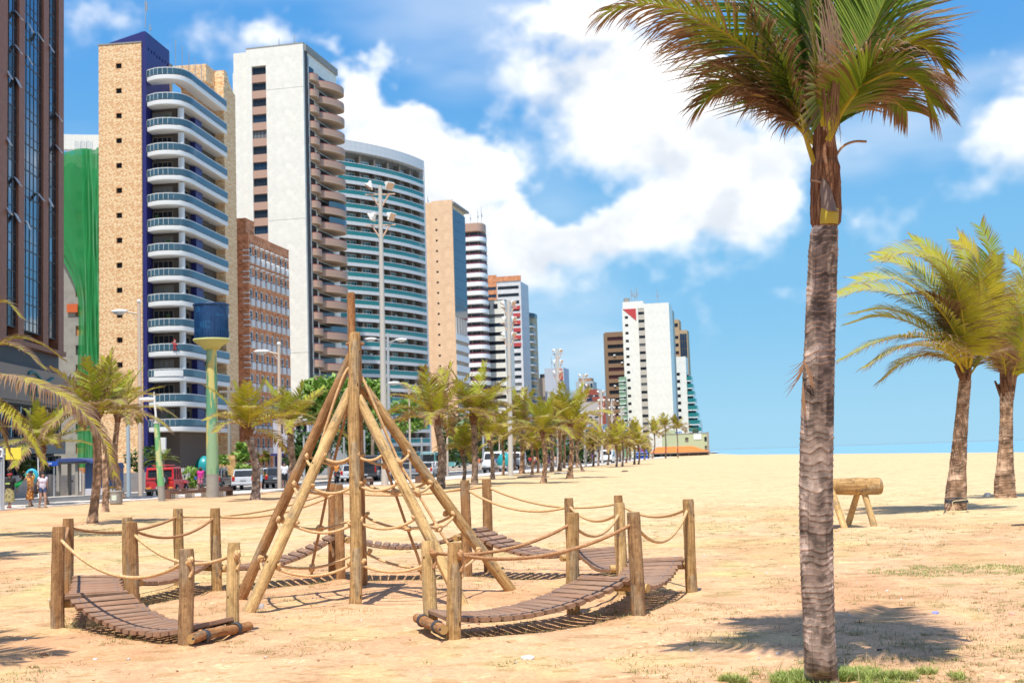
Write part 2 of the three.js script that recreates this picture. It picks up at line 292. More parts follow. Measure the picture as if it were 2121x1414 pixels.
const M = {
  white: tm(TX.white), tiles: tm(TX.tiles, .6), cream: tm(TX.cream, .75), mosaic: tm(TX.mosaic, .8), brick: tm(TX.brick, .9), granite: tm(TX.granite, .55), stone: tm(TX.stone, .9), grey: tm(TX.grey), concrete: tm(TX.concrete, .9),
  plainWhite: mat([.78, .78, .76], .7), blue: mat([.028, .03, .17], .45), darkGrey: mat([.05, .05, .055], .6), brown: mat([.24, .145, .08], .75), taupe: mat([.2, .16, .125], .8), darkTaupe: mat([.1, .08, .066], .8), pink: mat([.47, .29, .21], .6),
  glass: new THREE.MeshStandardMaterial({ color: new THREE.Color(.018, .022, .03), roughness: .09 }),
  glassBlue: new THREE.MeshStandardMaterial({ color: new THREE.Color(.03, .06, .1), roughness: .07, metalness: .35 }),
  curtain: new THREE.MeshStandardMaterial({ color: new THREE.Color(.2, .2, .19), roughness: .25 }),
  mirror: new THREE.MeshStandardMaterial({ color: new THREE.Color(.2, .26, .32), roughness: .06, metalness: .95 }),
  teal: new THREE.MeshPhysicalMaterial({ color: new THREE.Color(.05, .36, .36), roughness: .1, transmission: .45, thickness: 0 }),
  railBlue: new THREE.MeshPhysicalMaterial({ color: new THREE.Color(.1, .22, .3), roughness: .08, transmission: .45, thickness: 0 }),
  frame: mat([.7, .71, .7], .5), darkFrame: mat([.045, .04, .04], .5), metal: mat([.5, .5, .5], .4, { metalness: .6 }),
  red: mat([.45, .05, .05], .6), orangeTile: mat([.55, .22, .08], .85),
};
const WIN = [M.glass, M.glass, M.glassBlue, M.glass, M.curtain];
const pick = (a) => a[Math.floor(Rb() * a.length)];

function lot(xl, xc, xf, y, D, deg) {
  const C = at(xc, y, D), a = deg * RAD, s = Math.sin(a), c = Math.cos(a), q = (px, py = y) => at(px, py, 1).x;
  const w = (C.x - q(xl) * D) / (c + q(xl) * s), l = xf === null ? 0 : (q(xf) * D - C.x) / (s - q(xf) * c);
  const local = (x, z) => ({ X: C.x + x * c - z * s, D: D - x * s - z * c });           // local (x, -z along the street)
  return { pos: V(C.x, 0, C.z), turn: -a, w, l, k: D / FOC, H: (py, px = xc, depth = D) => at(px, py, depth).y,
    X: (px, py = y) => { const p = at(px, py, 1).x; return (p * D - C.x) / (c + p * s) ; },   // where a pixel column meets the front plane
    Z: (px, x0 = 0, py = y) => { const p = at(px, py, 1).x, cx = C.x + x0 * c, d0 = D - x0 * s; return -(p * d0 - cx) / (s - p * c); } };
}
const side = (list) => list.map((g) => g.rotateY(Math.PI / 2));
const shapeCache = new Map();
const shared = (key, make) => { if (!shapeCache.has(key)) shapeCache.set(key, make()); return shapeCache.get(key); };
// a facade with real openings; face 'f' looks to the camera (+z), 's' to the sea (+x)
function facade(g, face, a0, a1, y0, y1, cols, rows, wall, o = {}) {
  const t = o.t ?? .35, off = o.off ?? 0; let list = gridWall(a0, a1, y0, y1, -t, 0, cols, rows);
  if (face === 's') list = side(list);
  const geo = boxUV(merge(list), o.uv ?? .25); geo.translate(face === 'f' ? 0 : off, 0, face === 'f' ? off : 0);
  const wm = mesh(o.name ?? 'wall', geo, wall, g);
  for (const [c0, c1] of cols) for (const [r0, r1] of rows) {
    const w = c1 - c0, h = r1 - r0, key = 'w' + face + w.toFixed(2) + h.toFixed(2) + (o.style ?? ''), ft = o.frameT ?? .06;
    const fg = shared(key + 'f', () => { let l = frameGeo(w, h, ft, .08); const nv = o.bars ?? Math.max(0, Math.round(w / 1.1) - 1); for (let i = 1; i <= nv; i++) l.push(bx(ft * .8, h - 2 * ft, .06, -w / 2 + w * i / (nv + 1), 0, 0)); if (o.hbar) l.push(bx(w - 2 * ft, ft * .8, .055, 0, h * o.hbar, .004)); return face === 's' ? merge(l).rotateY(Math.PI / 2) : merge(l); });
    const pg = shared(key + 'p', () => { const b = bx(w - .01, h - .01, .03, 0, 0, -.05); return face === 's' ? b.rotateY(Math.PI / 2) : b; });
    const xm = (c0 + c1) / 2, ym = (r0 + r1) / 2, d = off - (o.recess ?? t * .7);
    const f = mesh('window', fg, o.frame ?? M.darkFrame, g, face === 'f' ? V(xm, ym, d) : V(d, ym, -xm));
    mesh('pane', pg, pick(o.glass ?? WIN), f);
  }
  return wm;
}
const rowsOf = (n, y, step, h) => Array.from({ length: n }, (_, i) => [y + i * step, y + i * step + h]);
const core = (g, x0, x1, y1, z0, z1, m, name = 'core') => mesh(name, boxUV(b0(x0, x1, 0, y1, z0, z1), .25), m, g);
function antenna(g, x, y, z, h, r = .06) { mesh('antenna', merge([cy(r, r, h, 6, x, y + h / 2, z), bx(r * 8, r, r, x, y + h * .8, z), bx(r * 8, r, r, x, y + h * .7, z), cy(r * 2, r * 2, h * .2, 6, x + r * 3, y + h * .5, z)]), M.metal, g); }
// slabs whose plan is an outline
function slab(pts, y, h, bevel = .05) {
  const s = new THREE.Shape(pts.map(([x, z]) => new THREE.Vector2(x, -z)));
  return new THREE.ExtrudeGeometry(s, { depth: h - 2 * bevel, bevelEnabled: bevel > 0, bevelThickness: bevel, bevelSize: bevel, bevelOffset: -bevel, bevelSegments: 2, curveSegments: 6 }).rotateX(-Math.PI / 2).translate(0, y + bevel, 0);
}
function ribbon(path, y0, y1, t) {                      // an upright band of thickness t along a plan path
  const L = [], n = path.length, off = path.map((p, i) => { const a = path[Math.max(0, i - 1)], b = path[Math.min(n - 1, i + 1)], dx = b[0] - a[0], dz = b[1] - a[1], l = Math.hypot(dx, dz); return [p[0] + dz / l * t, p[1] - dx / l * t]; });
  return slab([...path, ...off.reverse()], y0, y1 - y0, 0);
}
const smooth = (pts, n) => new THREE.CatmullRomCurve3(pts.map(([x, z]) => V(x, 0, z)), false, 'centripetal').getPoints(n).map((p) => [p.x, p.z]);

// --- dark glass tower at the left edge
{
  const a = -3 * RAD, F = at(128, 400, 110), u = V(Math.sin(a), 0, -Math.cos(a)), Lg = 62, pos = F.clone().addScaledVector(u, -Lg); pos.y = 0;
  const g = thing('office_tower', 'dark glass tower with brown granite piers at the left edge', 'building', pos, -a);
  const sAt = (px) => { const p = at(px, 400, 1).x; return (F.x - p * 110) / (u.x + p * u.z) ; };    // metres back from the far end
  const z = (px) => -(Lg - Math.abs(sAt(px))), top = 64, y0 = 13;
  core(g, -30, -.7, top, 0, -Lg, M.darkGrey);
  for (const [p0, p1] of [[117, 128], [86.5, 97.5], [35, 47], [-14, 10]]) mesh('pier', boxUV(b0(-.7, p0 < 20 || p0 > 100 ? .14 : .1, y0 - 1, top, z(p0), z(p1)), .5), M.granite, g);
  mesh('wall', boxUV(b0(-.7, .08, y0 - 1, top, 0, z(-14) + .01), .5), M.granite, g);
  const H = 2.2, rows = 23;
  for (const [p0, p1, n] of [[97.5, 117, 3], [47, 86.5, 5], [10, 35, 3]]) {
    const za = z(p0), zb = z(p1), w = Math.abs(zb - za) / n, L = [];
    for (let i = 0; i <= n; i++) L.push(b0(-.2, -.08, y0, top, za - i * w + .035 - (i === 0 ? .04 : i === n ? -.04 : 0), za - i * w - .035 - (i === 0 ? .04 : i === n ? -.04 : 0)));
    for (let r = 0; r <= rows; r++) L.push(b0(-.2, -.09, y0 + r * H - .05, y0 + r * H + .05, za, zb));
    for (let r = 0; r < rows; r++) L.push(b0(-.2, -.1, y0 + r * H + .72, y0 + r * H + .78, za, zb));
    mesh('mullion_grid', merge(L), M.darkFrame, g);
    for (let i = 0; i < n; i++) for (let r = 0; r < rows; r++) { const o = mesh('pane', shared('t1' + n, () => bx(.04, H - .1, w - .07)), p0 === 47 || Rb() < .25 ? M.mirror : M.glass, g, V(-.14, y0 + r * H + H / 2, za - (i + .5) * w)); o.rotation.y = (Rb() - .5) * .012; o.rotation.z = (Rb() - .5) * .008; }
  }
  const sashM = mat([.62, .64, .66], .3, { metalness: .4 });
  for (const [px, py] of [[57, 58], [77, 78], [55, 125], [31, 34], [31, 104], [100, 100], [12, 155], [32, 172], [116, 245], [11, 292], [116, 310], [31, 378], [78, 410], [100, 420], [11, 438], [31, 452], [54, 468]]) {
    const zz = z(px), yy = at(px, py, 110 - Math.abs(sAt(px))).y; const s = mesh('awning_window', shared('awn', () => merge([...frameGeo(.62, .8, .05, .05, 0, -.4, 0).map((q) => q.rotateY(Math.PI / 2)), bx(.02, .7, .52, 0, -.4, 0)])), sashM, g, V(.0, yy + .4, zz)); s.rotation.z = .42 + Rb() * .25;
  }
  // podium with its sign band
  const sk = mat([.33, .25, .19], .7);
  mesh('sill_band', boxUV(b0(-.7, .35, 11.6, y0 - 1, 0, -Lg), .5), M.granite, g);
  mesh('terrace_gap', b0(-.7, -.3, 9.9, 11.6, 0, -Lg), M.darkGrey, g);
  mesh('sign_wall', boxUV(b0(-.7, .5, 7.2, 9.9, 0, -Lg - 1), .5), sk, g);
  const tealM = mat([.02, .16, .16], .5), wv = []; const wz = -Lg + 10.6;
  for (let i = 0; i < 22; i++) { const t = i / 22, t2 = (i + 1) / 22, f = (q) => 9.35 + .28 * Math.sin(q * 7 + .2) - q * .15; wv.push(rod(V(.58, f(t), wz - t * 6.2), V(.58, f(t2), wz - t2 * 6.2), .13, .13, 6)); }
  mesh('sign_wave', merge(wv), tealM, g);
  for (let i = 0; i < 7; i++) { const zc = wz - .3 - i * .92; mesh('sign_letter', merge(i % 3 === 1 ? [b0(.5, .6, 7.7, 8.8, zc, zc - .16), b0(.5, .6, 7.7, 7.86, zc - .16, zc - .55)] : [b0(.5, .6, 7.7, 8.5, zc, zc - .14), b0(.5, .6, 7.7, 8.5, zc - .42, zc - .56), b0(.5, .6, 8.1, 8.22, zc - .14, zc - .42), b0(.5, .6, 8.38, 8.5, zc - .14, zc - .42)]), tealM, g); }
  for (let f = 0; f < 2; f++) for (let i = 0; i < 12; i++) { const zc = -Lg + 1.2 + i * 2.2; mesh('window', shared('podw', () => merge([...frameGeo(2.1, 2.7, .1, .12).map((q) => q.rotateY(Math.PI / 2)), b0(-.05, .05, -1.3, 1.3, .03, -.03)])), M.darkFrame, g, V(-.1, f ? 5.6 : 1.6, zc)); mesh('pane', shared('podp', () => bx(.04, 2.6, 2)), f ? M.mirror : M.glass, g, V(-.22, f ? 5.6 : 1.6, zc)); }
  mesh('beam', boxUV(merge([b0(-.4, .3, 6.98, 7.2, 0, -Lg), b0(-.4, .3, 3.1, 4.2, 0, -Lg), b0(-.4, .25, 0, .24, 0, -Lg)]), .5), M.concrete, g);
}
// --- unfinished block wrapped in green netting
{
  const L = lot(120, 214, null, 500, 185, 0), k = L.k, g = thing('unfinished_building', 'concrete block under green building netting behind the glass tower', 'building', L.pos, L.turn);
  const top = L.H(318), w = L.w + 6, fl = 2.9, n = Math.floor(top / fl);
  const cols = [[-4.2, -2.2], [-1.6, -.4]], rows = rowsOf(n - 1, 1.2, fl, 1.5);
  facade(g, 'f', -w, 0, 0, top, cols, rows, M.concrete, { glass: [M.darkGrey, M.darkGrey, M.orangeTile], frame: M.concrete });
  core(g, -w, 0, top - .1, -.36, -14, M.concrete);
  const nm = new THREE.MeshPhysicalMaterial({ color: new THREE.Color(.008, .42, .1), roughness: 1, transmission: .5, thickness: 0, side: THREE.DoubleSide, transparent: true, opacity: .82 });
  const net = (x0, x1, yb0, yb1, z, s) => { const q = new THREE.PlaneGeometry(1, 1, 40, 60), p = q.attributes.position; for (let i = 0; i < p.count; i++) { const u = p.getX(i) + .5, v = p.getY(i) + .5, xa = lerp(x0(v), x1, u), y = lerp(lerp(yb0, yb1, u), top + .35 + .25 * Math.sin(u * 9), v); p.setXYZ(i, xa, y, z + .1 * Math.sin(u * 26 + s + v * 3) + .22 * Math.sin(u * 7 + v * 6 + s) + (fbm(u * 9, v * 7, s, 4) - .5) * .9); } q.computeVertexNormals(); return q; };
  mesh('safety_net', net((v) => lerp(L.X(166), -w, sstep(.5, .96, v)), L.X(196), 2, 2, 1.0, 1), nm, g);
  mesh('safety_net', net((v) => lerp(L.X(192), L.X(176), v), .3, 4, 3, 1.5, 4), nm, g);
  mesh('orange_sheet', b0(-5.4, -3.8, L.H(645), L.H(628), .1, .35), mat([.6, .12, .03], .8), g);
  for (let i = 0; i < 3; i++) mesh('rebar', merge([0, 1, 2, 3].map((q) => cy(.04, .04, 2.4, 5, -4.6 + i * .9 + q * .16, top + 1.2, -1 - q * .3))), M.metal, g);
  mesh('parapet', boxUV(b0(-3.2, .2, top, top + 1.3, -3, -4)), M.white, g);
}
{ // pale curved building behind it, only its top shows
  const L = lot(100, 215, null, 300, 240, 0), g = thing('apartment_building', 'pale building with a curved parapet showing above the green netting', 'building', L.pos, L.turn), top = L.H(275);
  const arc = []; for (let i = 0; i <= 14; i++) { const t = i / 14; arc.push([-L.w + L.w * t, -2.2 * Math.sin(t * 1.4)]); }
  mesh('wall', slab([...arc, [0, -14], [-L.w, -14]], 0, top - 5.2, 0), M.white, g);
  mesh('parapet', slab([...arc.map(([x, z]) => [x, z + .8]), ...arc.map(([x, z]) => [x, z - .2]).reverse()], top - 3, 3, .05), M.white, g);
  for (let i = 0; i < 6; i++) mesh('parapet_column', cy(.25, .25, 2.3, 8, -L.w + 1.3 + i * (L.w / 6), top - 4.1, -1.4 - i * .3), M.white, g);
}
// --- brick mosaic tower with rounded white balconies
{
  const L = lot(208, 385, 472, 480, 145, 7), k = L.k, g = thing('apartment_tower', 'tan brick tower with rounded white balconies and a dark blue edge', 'building', L.pos, L.turn), fl = 51.8 * k;
  const x0 = L.X(208), x1 = L.X(297), xw = L.X(250), hb = L.H(84), l = L.l;
  const rows = Array.from({ length: 15 }, (_, i) => { const c = L.H(129 + 51.8 * (14 - i)); return [c - .32, c + .32]; });
  facade(g, 'f', x0, x1, 0, hb, [[xw - .36, xw + .36]], rows, M.mosaic, { off: .5, t: .4, bars: 1, hbar: .001, recess: .25, uv: .4, glass: [M.glass] });
  mesh('wall_return', boxUV(merge([b0(x1 - .01, x1 - .4, 0, hb, .1, -9), b0(x0, x0 + .4, 0, hb, .1, -9)]), .4), M.mosaic, g);
  mesh('coping', b0(x0 - .06, x1 + .06, hb, hb + .16, .56, -9), M.concrete, g);
  core(g, x0 + .4, x1 - .4, hb - .02, .09, -9, M.taupe);
  // blue wall along the street and its roof wedge
  const xb = L.X(305), zb = L.Z(352, xb, 110), h0 = L.H(60), h1 = L.H(104, 352, 145 - zb);
  const bw = new THREE.Shape([[0, 0], [-zb, 0], [-zb, h1], [0, h0]].map(([a, b]) => new THREE.Vector2(a, b)));
  for (let i = 0; i < 8; i++) { const s = (-zb) * (.1 + i * .115), h = lerp(h0, h1, s / -zb) - 2.1 - (i % 2) * .1; const ho = new THREE.Path([[s, h], [s + .3, h], [s + .3, h + .42], [s, h + .42]].map(([a, b]) => new THREE.Vector2(a, b))); bw.holes.push(ho); }
  mesh('blue_wall', new THREE.ExtrudeGeometry(bw, { depth: xb - x1 - .02, bevelEnabled: false }).rotateY(Math.PI / 2).translate(x1 + .02, 0, .3), M.blue, g);
  const xw0 = L.X(228), wd = new THREE.Shape([[xw0, hb + .16], [x1, hb + .16], [x1, h0], [xw0, hb + .35]].map(([a, b]) => new THREE.Vector2(a, b)));
  mesh('roof_wedge', new THREE.ExtrudeGeometry(wd, { depth: 8, bevelEnabled: false }).translate(0, 0, -7.8), M.blue, g);
  // the flats behind the balconies
  const bt = L.H(205);
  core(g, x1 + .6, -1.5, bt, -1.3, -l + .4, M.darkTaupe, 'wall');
  const be = L.H(146, 440, 145 + l); mesh('end_wall', boxUV(merge([b0(-6, -.25, 0, be - 2.2, -l + .4, -l - 4), b0(-6, -1.6, be - 2.2, be, -l + 3, -l - 4)]), .4), M.mosaic, g);
  { const s = new THREE.Shape(); s.moveTo(0, 0); s.lineTo(4, 0); s.quadraticCurveTo(2.2, .5, 1, 2.2); s.lineTo(0, 2.2); mesh('curved_parapet', boxUV(new THREE.ExtrudeGeometry(s, { depth: 1.3, bevelEnabled: false }).rotateY(Math.PI / 2).translate(-1.6, be - 2.2, -l), .16), M.mosaic, g); }
  const path = smooth([[x1 + .55, .1], [-3.3, .75], [-1.9, .72], [-.62, .02], [-.05, -1.5], [0, -4], [0, -l * .6], [0, -l]], 34), inner = [[-1.5, -l], [-1.5, -1.3], [x1 + .55, -1.3]];
  const slabG = slab([...path, ...inner], -.62, .57, .08), railG = ribbon(path.map(([x, z]) => [x, z]), -.02, .74, .05), handG = merge([ribbon(path, .76, .85, .12), ribbon(path, .0, .06, .1)]);
  const posts = merge(path.filter((_, i) => i % 2 === 0).map(([x, z]) => cy(.03, .03, .78, 5, x - .06, .38, z)));
  const plantM = mat([.07, .14, .03], .8), leafBall = merge(Array.from({ length: 34 }, (_, i) => new THREE.OctahedronGeometry(.16).scale(1, .25, .5).rotateZ(i * 1.7).rotateY(i * 2.4).translate(Math.sin(i * 2.4) * .32 * Rb(), -.3 + Rb() * .75, Math.cos(i * 2.4) * .3 * Rb())));
  const fw = merge([...frameGeo(2.5, 2.0, .1, .12), bx(.06, 1.8, .08), bx(.06, 1.8, .08, -.62), bx(.06, 1.8, .08, .62)]), fp = bx(2.4, 1.9, .05, 0, 0, -.06);
  const sw = merge([...frameGeo(2.0, 1.9, .1, .12), bx(.06, 1.7, .08)]).rotateY(Math.PI / 2), sp = bx(1.9, 1.8, .05, 0, 0, -.06).rotateY(Math.PI / 2);
  for (let i = 0; i < 16; i++) {
    const y = L.H(141 + 51.9 * i, 312) - .9; if (y < 3.5) continue;
    const b = mesh('balcony', slabG, M.plainWhite, g, V(0, y, 0)); mesh('guard_glass', railG, M.railBlue, b); mesh('handrail', handG, M.frame, b); mesh('railing_post', posts, M.frame, b);
    if (y + 2 > bt) continue;
    if (i % 4 === 2 || i === 7) { const pl = mesh('potted_plant', leafBall, plantM, b, V(i % 3 ? -2.3 : -3.6, .9, -.3)); mesh('pot', cy(.2, .16, .4, 10, 0, -.65, 0), M.taupe, pl); }
    mesh('column', cy(.36, .36, fl - .64, 14, -.85, y + (fl - .64) / 2, -.8), M.plainWhite, g);
    const w1 = mesh('window', fw, M.taupe, g, V(-3.35, y + 1.05, -1.26)); mesh('pane', fp, pick([M.glass, M.glass, M.curtain]), w1);
    for (const zz of [-3.4, -9.2]) if (zz > -l + 1) { const w2 = mesh('window', sw, M.taupe, g, V(-1.46, y + 1.0, zz)); mesh('pane', sp, M.glass, w2); }
    mesh('blue_pier', b0(-1.5, -.8, y - .02, y + fl - .64, -5.2, -7.4), M.blue, g);
  }
  const bl = mesh('balcony_banner', ribbon(path.slice(3, 16).map(([x, z]) => [x + .03, z + .06]), .1, .8, .02), mat([.8, .8, .78], .8), g); bl.position.y = L.H(141 + 51.9 * 12, 312) - 1.04;
  antenna(g, L.X(281), hb + 3, -3, 5.5); antenna(g, L.X(305), h0, -1, 1.4, .04);
  { const net = []; const y = L.H(141) - 1; for (let i = 0; i < 6; i++) net.push(cy(.05, .05, 5.4 - i * .25, 5, -2.2 + .2, y + 2.7, -2.2 - i * 2.1)); mesh('net_pole', merge(net), M.metal, g); }
  // person-sized doll hung on a rail: red and white cloth figure
  { const y = L.H(141 + 51.9 * 11, 312) - .35; const d = thing('cloth_doll', 'small red and white cloth figure hanging on a white balcony rail', 'doll', g.localToWorld(V(-1.25, y, .62)), L.turn); mesh('coat', merge([new THREE.SphereGeometry(.22, 8, 6).scale(.9, 1.3, .7).translate(0, .1, 0), rod(V(0, 0, 0), V(-.16, -.5, 0), .1, .07), rod(V(0, 0, 0), V(.16, -.5, 0), .1, .07), rod(V(0, .2, 0), V(-.35, .42, 0), .08, .06), rod(V(0, .2, 0), V(.35, .05, 0), .08, .06)]), M.red, d); mesh('head', merge([new THREE.SphereGeometry(.15, 8, 6).translate(0, .48, 0)]), mat([.7, .6, .5], .8), d); mesh('cap', new THREE.ConeGeometry(.15, .3, 8).translate(0, .68, 0), M.red, d); }
}
// --- white panel tower with bulging brown balconies
{
  const L = lot(484, 633, 690, 470, 226, 13), k = L.k, g = thing('apartment_tower', 'tall white panelled tower with bulging brown balconies on its sea side', 'building', L.pos, L.turn);
  const top = L.H(89), f = 33.3 * k, wingTop = L.H(132), c0 = -10.25, c1 = -7.4, e = -11.35, w = L.w, l = 17;
  const seams = []; for (let y = top - 8.2; y > 0; y -= 24.6) seams.push(y); let yT = top;
  for (const y of [...seams, 0]) { mesh('wall_panel', boxUV(b0(c1, 0, y + (y ? .06 : 0), yT, 0, -.6), .2), M.tiles, g); yT = y; }
  mesh('wall', boxUV(merge([b0(e, c0, 0, top, 0, -.6), b0(c0, c1, L.H(126), top, 0, -.6)]), .2), M.tiles, g);
  core(g, -w, -.02, top - .3, -.62, -l, M.tiles);
  for (let i = 0; i < 25; i++) {
    const yc = L.H(136 + 33.3 * i); if (yc < 1) break;
    mesh('spandrel', boxUV(b0(c0, c1, yc - .72 - (f - 1.44), yc - .72, -.1, -.6), .5), M.pink, g);
    const wd = mesh('window', shared('t4w', () => merge([...frameGeo(2.84, 1.42, .08, .1), bx(.05, 1.3, .07, -.7), bx(.05, 1.3, .07), bx(.05, 1.3, .07, .7)])), M.darkFrame, g, V((c0 + c1) / 2, yc, -.42)); mesh('pane', shared('t4p', () => bx(2.8, 1.4, .04, 0, 0, -.08)), pick(WIN), wd);
  }
  const wr = []; for (let i = 0; i < 23; i++) { const c = L.H(170 + 31.8 * i); if (c > 2) wr.unshift([c - .5, c + .5]); }
  facade(g, 'f', -w - .3, e, 0, wingTop, [[-12.35, -11.95]], wr, M.tiles, { off: -.9, t: .4, bars: 0, uv: .2 });
  core(g, -w - .3, e, wingTop - .05, -1.31, -8, M.tiles, 'wing');
  mesh('coping', b0(e, .05, top, top + .2, .05, -l), M.concrete, g);
  // sea side
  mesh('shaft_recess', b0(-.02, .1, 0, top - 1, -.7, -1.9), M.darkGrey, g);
  mesh('roof_edge', b0(-.02, .35, top - 1.2, top + .05, -.62, -l), M.concrete, g);
  mesh('drain_pipe', cy(.1, .1, top - 2, 6, .25, (top - 2) / 2, -1.9), M.metal, g);
  const A = smooth([[.0, -2.1], [.95, -2.5], [1.35, -3.6], [1.1, -4.9], [.45, -5.5]], 14), Bp = smooth([[.35, -5.5], [1.1, -5.8], [2.4, -7.6], [3.3, -10.2], [3.2, -12.6], [2.2, -14.2], [0, -14.8]], 22);
  const mk = (p) => [slab([...p, [-.05, p[p.length - 1][1]], [-.05, p[0][1]]], 0, .28, .06), ribbon(p, .22, 1.25, .14), ribbon(p.map(([x, z]) => [x - .03, z]), 1.27, 1.36, .06)];
  const [sa, pa, ra] = mk(A), [sb, pb, rb2] = mk(Bp), railM = mat([.3, .03, .04], .5);
  const underM = mat([.5, .36, .25], .8), glz = shared('t4g', () => b0(0, .05, 0, 1.5, -6, -13.6)), dA = b0(.0, .06, 0, 1.5, -2.6, -5);
  for (let i = 0; i < 24; i++) {
    const y = L.H(137 + 33.3 * i, 640) - 1.9; if (y < 3) break;
    const a = mesh('balcony', merge([sa.clone()]), underM, g, V(0, y, 0)); mesh('parapet', pa, M.pink, a); mesh('handrail', ra, railM, a); mesh('glazed_door', dA, M.glass, a, V(0, 1.3, 0));
    const y2 = y - .45, b = mesh('balcony', sb, underM, g, V(0, y2, 0)); mesh('parapet', pb, M.pink, b); mesh('handrail', rb2, railM, b); mesh('glazed_door', glz, M.glass, b, V(0, 1.3, 0));
    if ([8, 9, 16, 20].includes(i)) mesh('balcony_glazing', ribbon(Bp.slice(6, 20), 1.36, 2.4, .04), M.railBlue, b);
  }
  antenna(g, L.X(565), top, -4, 3, .05); antenna(g, L.X(598), top, -4, 3.4, .05);
}
// --- long convex white tower with teal glass balconies
{
  const pA = at(480, 265, 253.7), pB = at(717, 285, 264), pC = at(876, 332, 285), ax = pA.x, az = pA.z, bx2 = pB.x, bz = pB.z, cx2 = pC.x, cz = pC.z;
  const d = 2 * (ax * (bz - cz) + bx2 * (cz - az) + cx2 * (az - bz)), sa = ax * ax + az * az, sb = bx2 * bx2 + bz * bz, sc = cx2 * cx2 + cz * cz;
  const ox = (sa * (bz - cz) + sb * (cz - az) + sc * (az - bz)) / d, oz = (sa * (cx2 - bx2) + sb * (ax - cx2) + sc * (bx2 - ax)) / d, R0 = Math.hypot(ax - ox, az - oz);
  const ang = (p) => Math.atan2(p.x - ox, p.z - oz), a0 = ang(pA) - .02, a1 = ang(pC), top = pC.y, g = thing('apartment_tower', 'long curved white tower with teal glass balcony bands', 'building', V(ox, 0, oz), 0);
  const P = (r, a) => [r * Math.sin(a), r * Math.cos(a)];
  const arc = (r, f0 = a0, f1 = a1, n = 48) => Array.from({ length: n + 1 }, (_, i) => P(r, lerp(f0, f1, i / n)));
  const band = (r0, r1, y, h, f0, f1, n) => slab([...arc(r1, f0, f1, n), ...arc(r0, f0, f1, n).reverse()], y, h, 0);
  const back = M.taupe, fl = 2.96, y0 = top - 3.4;
  mesh('wall', band(R0 - 14, R0 - 1.7, 0, top - 1), back, g);
  mesh('roof_parapet', band(R0 - 1.9, R0, top - 2.3, 2.3), M.grey, g);
  mesh('roof_slab', band(R0 - 14, R0 - 1.91, top - 1, .4), M.grey, g);
  const ew = [P(R0 + .05, a1 - .001), P(R0 + .05, a1 + .5 / R0), P(R0 - 14, a1 + .5 / R0), P(R0 - 14, a1 - .001)];
  mesh('end_wall', slab(ew, 0, top, 0), M.grey, g);
  const slabG = band(R0 - 1.7, R0, -.32, .3), fas = band(R0 - .12, R0 + .03, -.75, .74), gl = band(R0 - .06, R0 - .02, .02, .86), hr = band(R0 - .12, R0 + .02, .9, .1);
  const fV = (ang(pB) - .012), nb = 13, step = (a1 - fV) / nb;
  const wf = merge([...frameGeo(1.5, 2.05, .11, .1), bx(.07, 1.9, .08)]), wp = bx(1.4, 1.95, .04, 0, 0, -.05), wt = new THREE.MeshStandardMaterial({ color: new THREE.Color(.03, .19, .22), roughness: .1 }), wt2 = new THREE.MeshStandardMaterial({ color: new THREE.Color(.22, .4, .36), roughness: .3 });
  const acs = rb(.7, .5, .4, .05);
  const parts7 = Array.from({ length: 7 }, (_, i) => { const a = fV + step * (i * 2 + .02); return bx(.3, fl - .3, 1.6).translate(0, (fl - .3) / 2 - .02, R0 - .95).rotateY(a); });
  for (let i = 0; i < 23; i++) {
    const y = y0 - fl * (i + 1) + .55; if (y < 2) break;
    const b = mesh('balcony', slabG, M.grey, g, V(0, y, 0)); mesh('fascia', fas, M.grey, b); mesh('guard_glass', gl, M.teal, b); mesh('handrail', hr, M.frame, b); for (const pg of parts7) mesh('party_wall', pg, M.taupe, b);
    if (i < 22) for (let j = 0; j < nb; j++) { if ((j + i * 5) % 11 === 7) { const a2 = fV + step * (j + .4), r2 = R0 - 1.35; mesh('air_conditioner', acs, M.plainWhite, g, V(r2 * Math.sin(a2), y + .3 + (i % 3) * .5, r2 * Math.cos(a2)), [0, a2, 0]); continue; } const a = fV + step * (j + .5 + (j % 2 ? -.08 : .1)), r = R0 - 1.66; const w = mesh('window', wf, M.frame, g, V(r * Math.sin(a), y + 1.05, r * Math.cos(a)), [0, a, 0]); mesh('pane', wp, Rb() < .35 ? wt2 : wt, w); }
  }
}
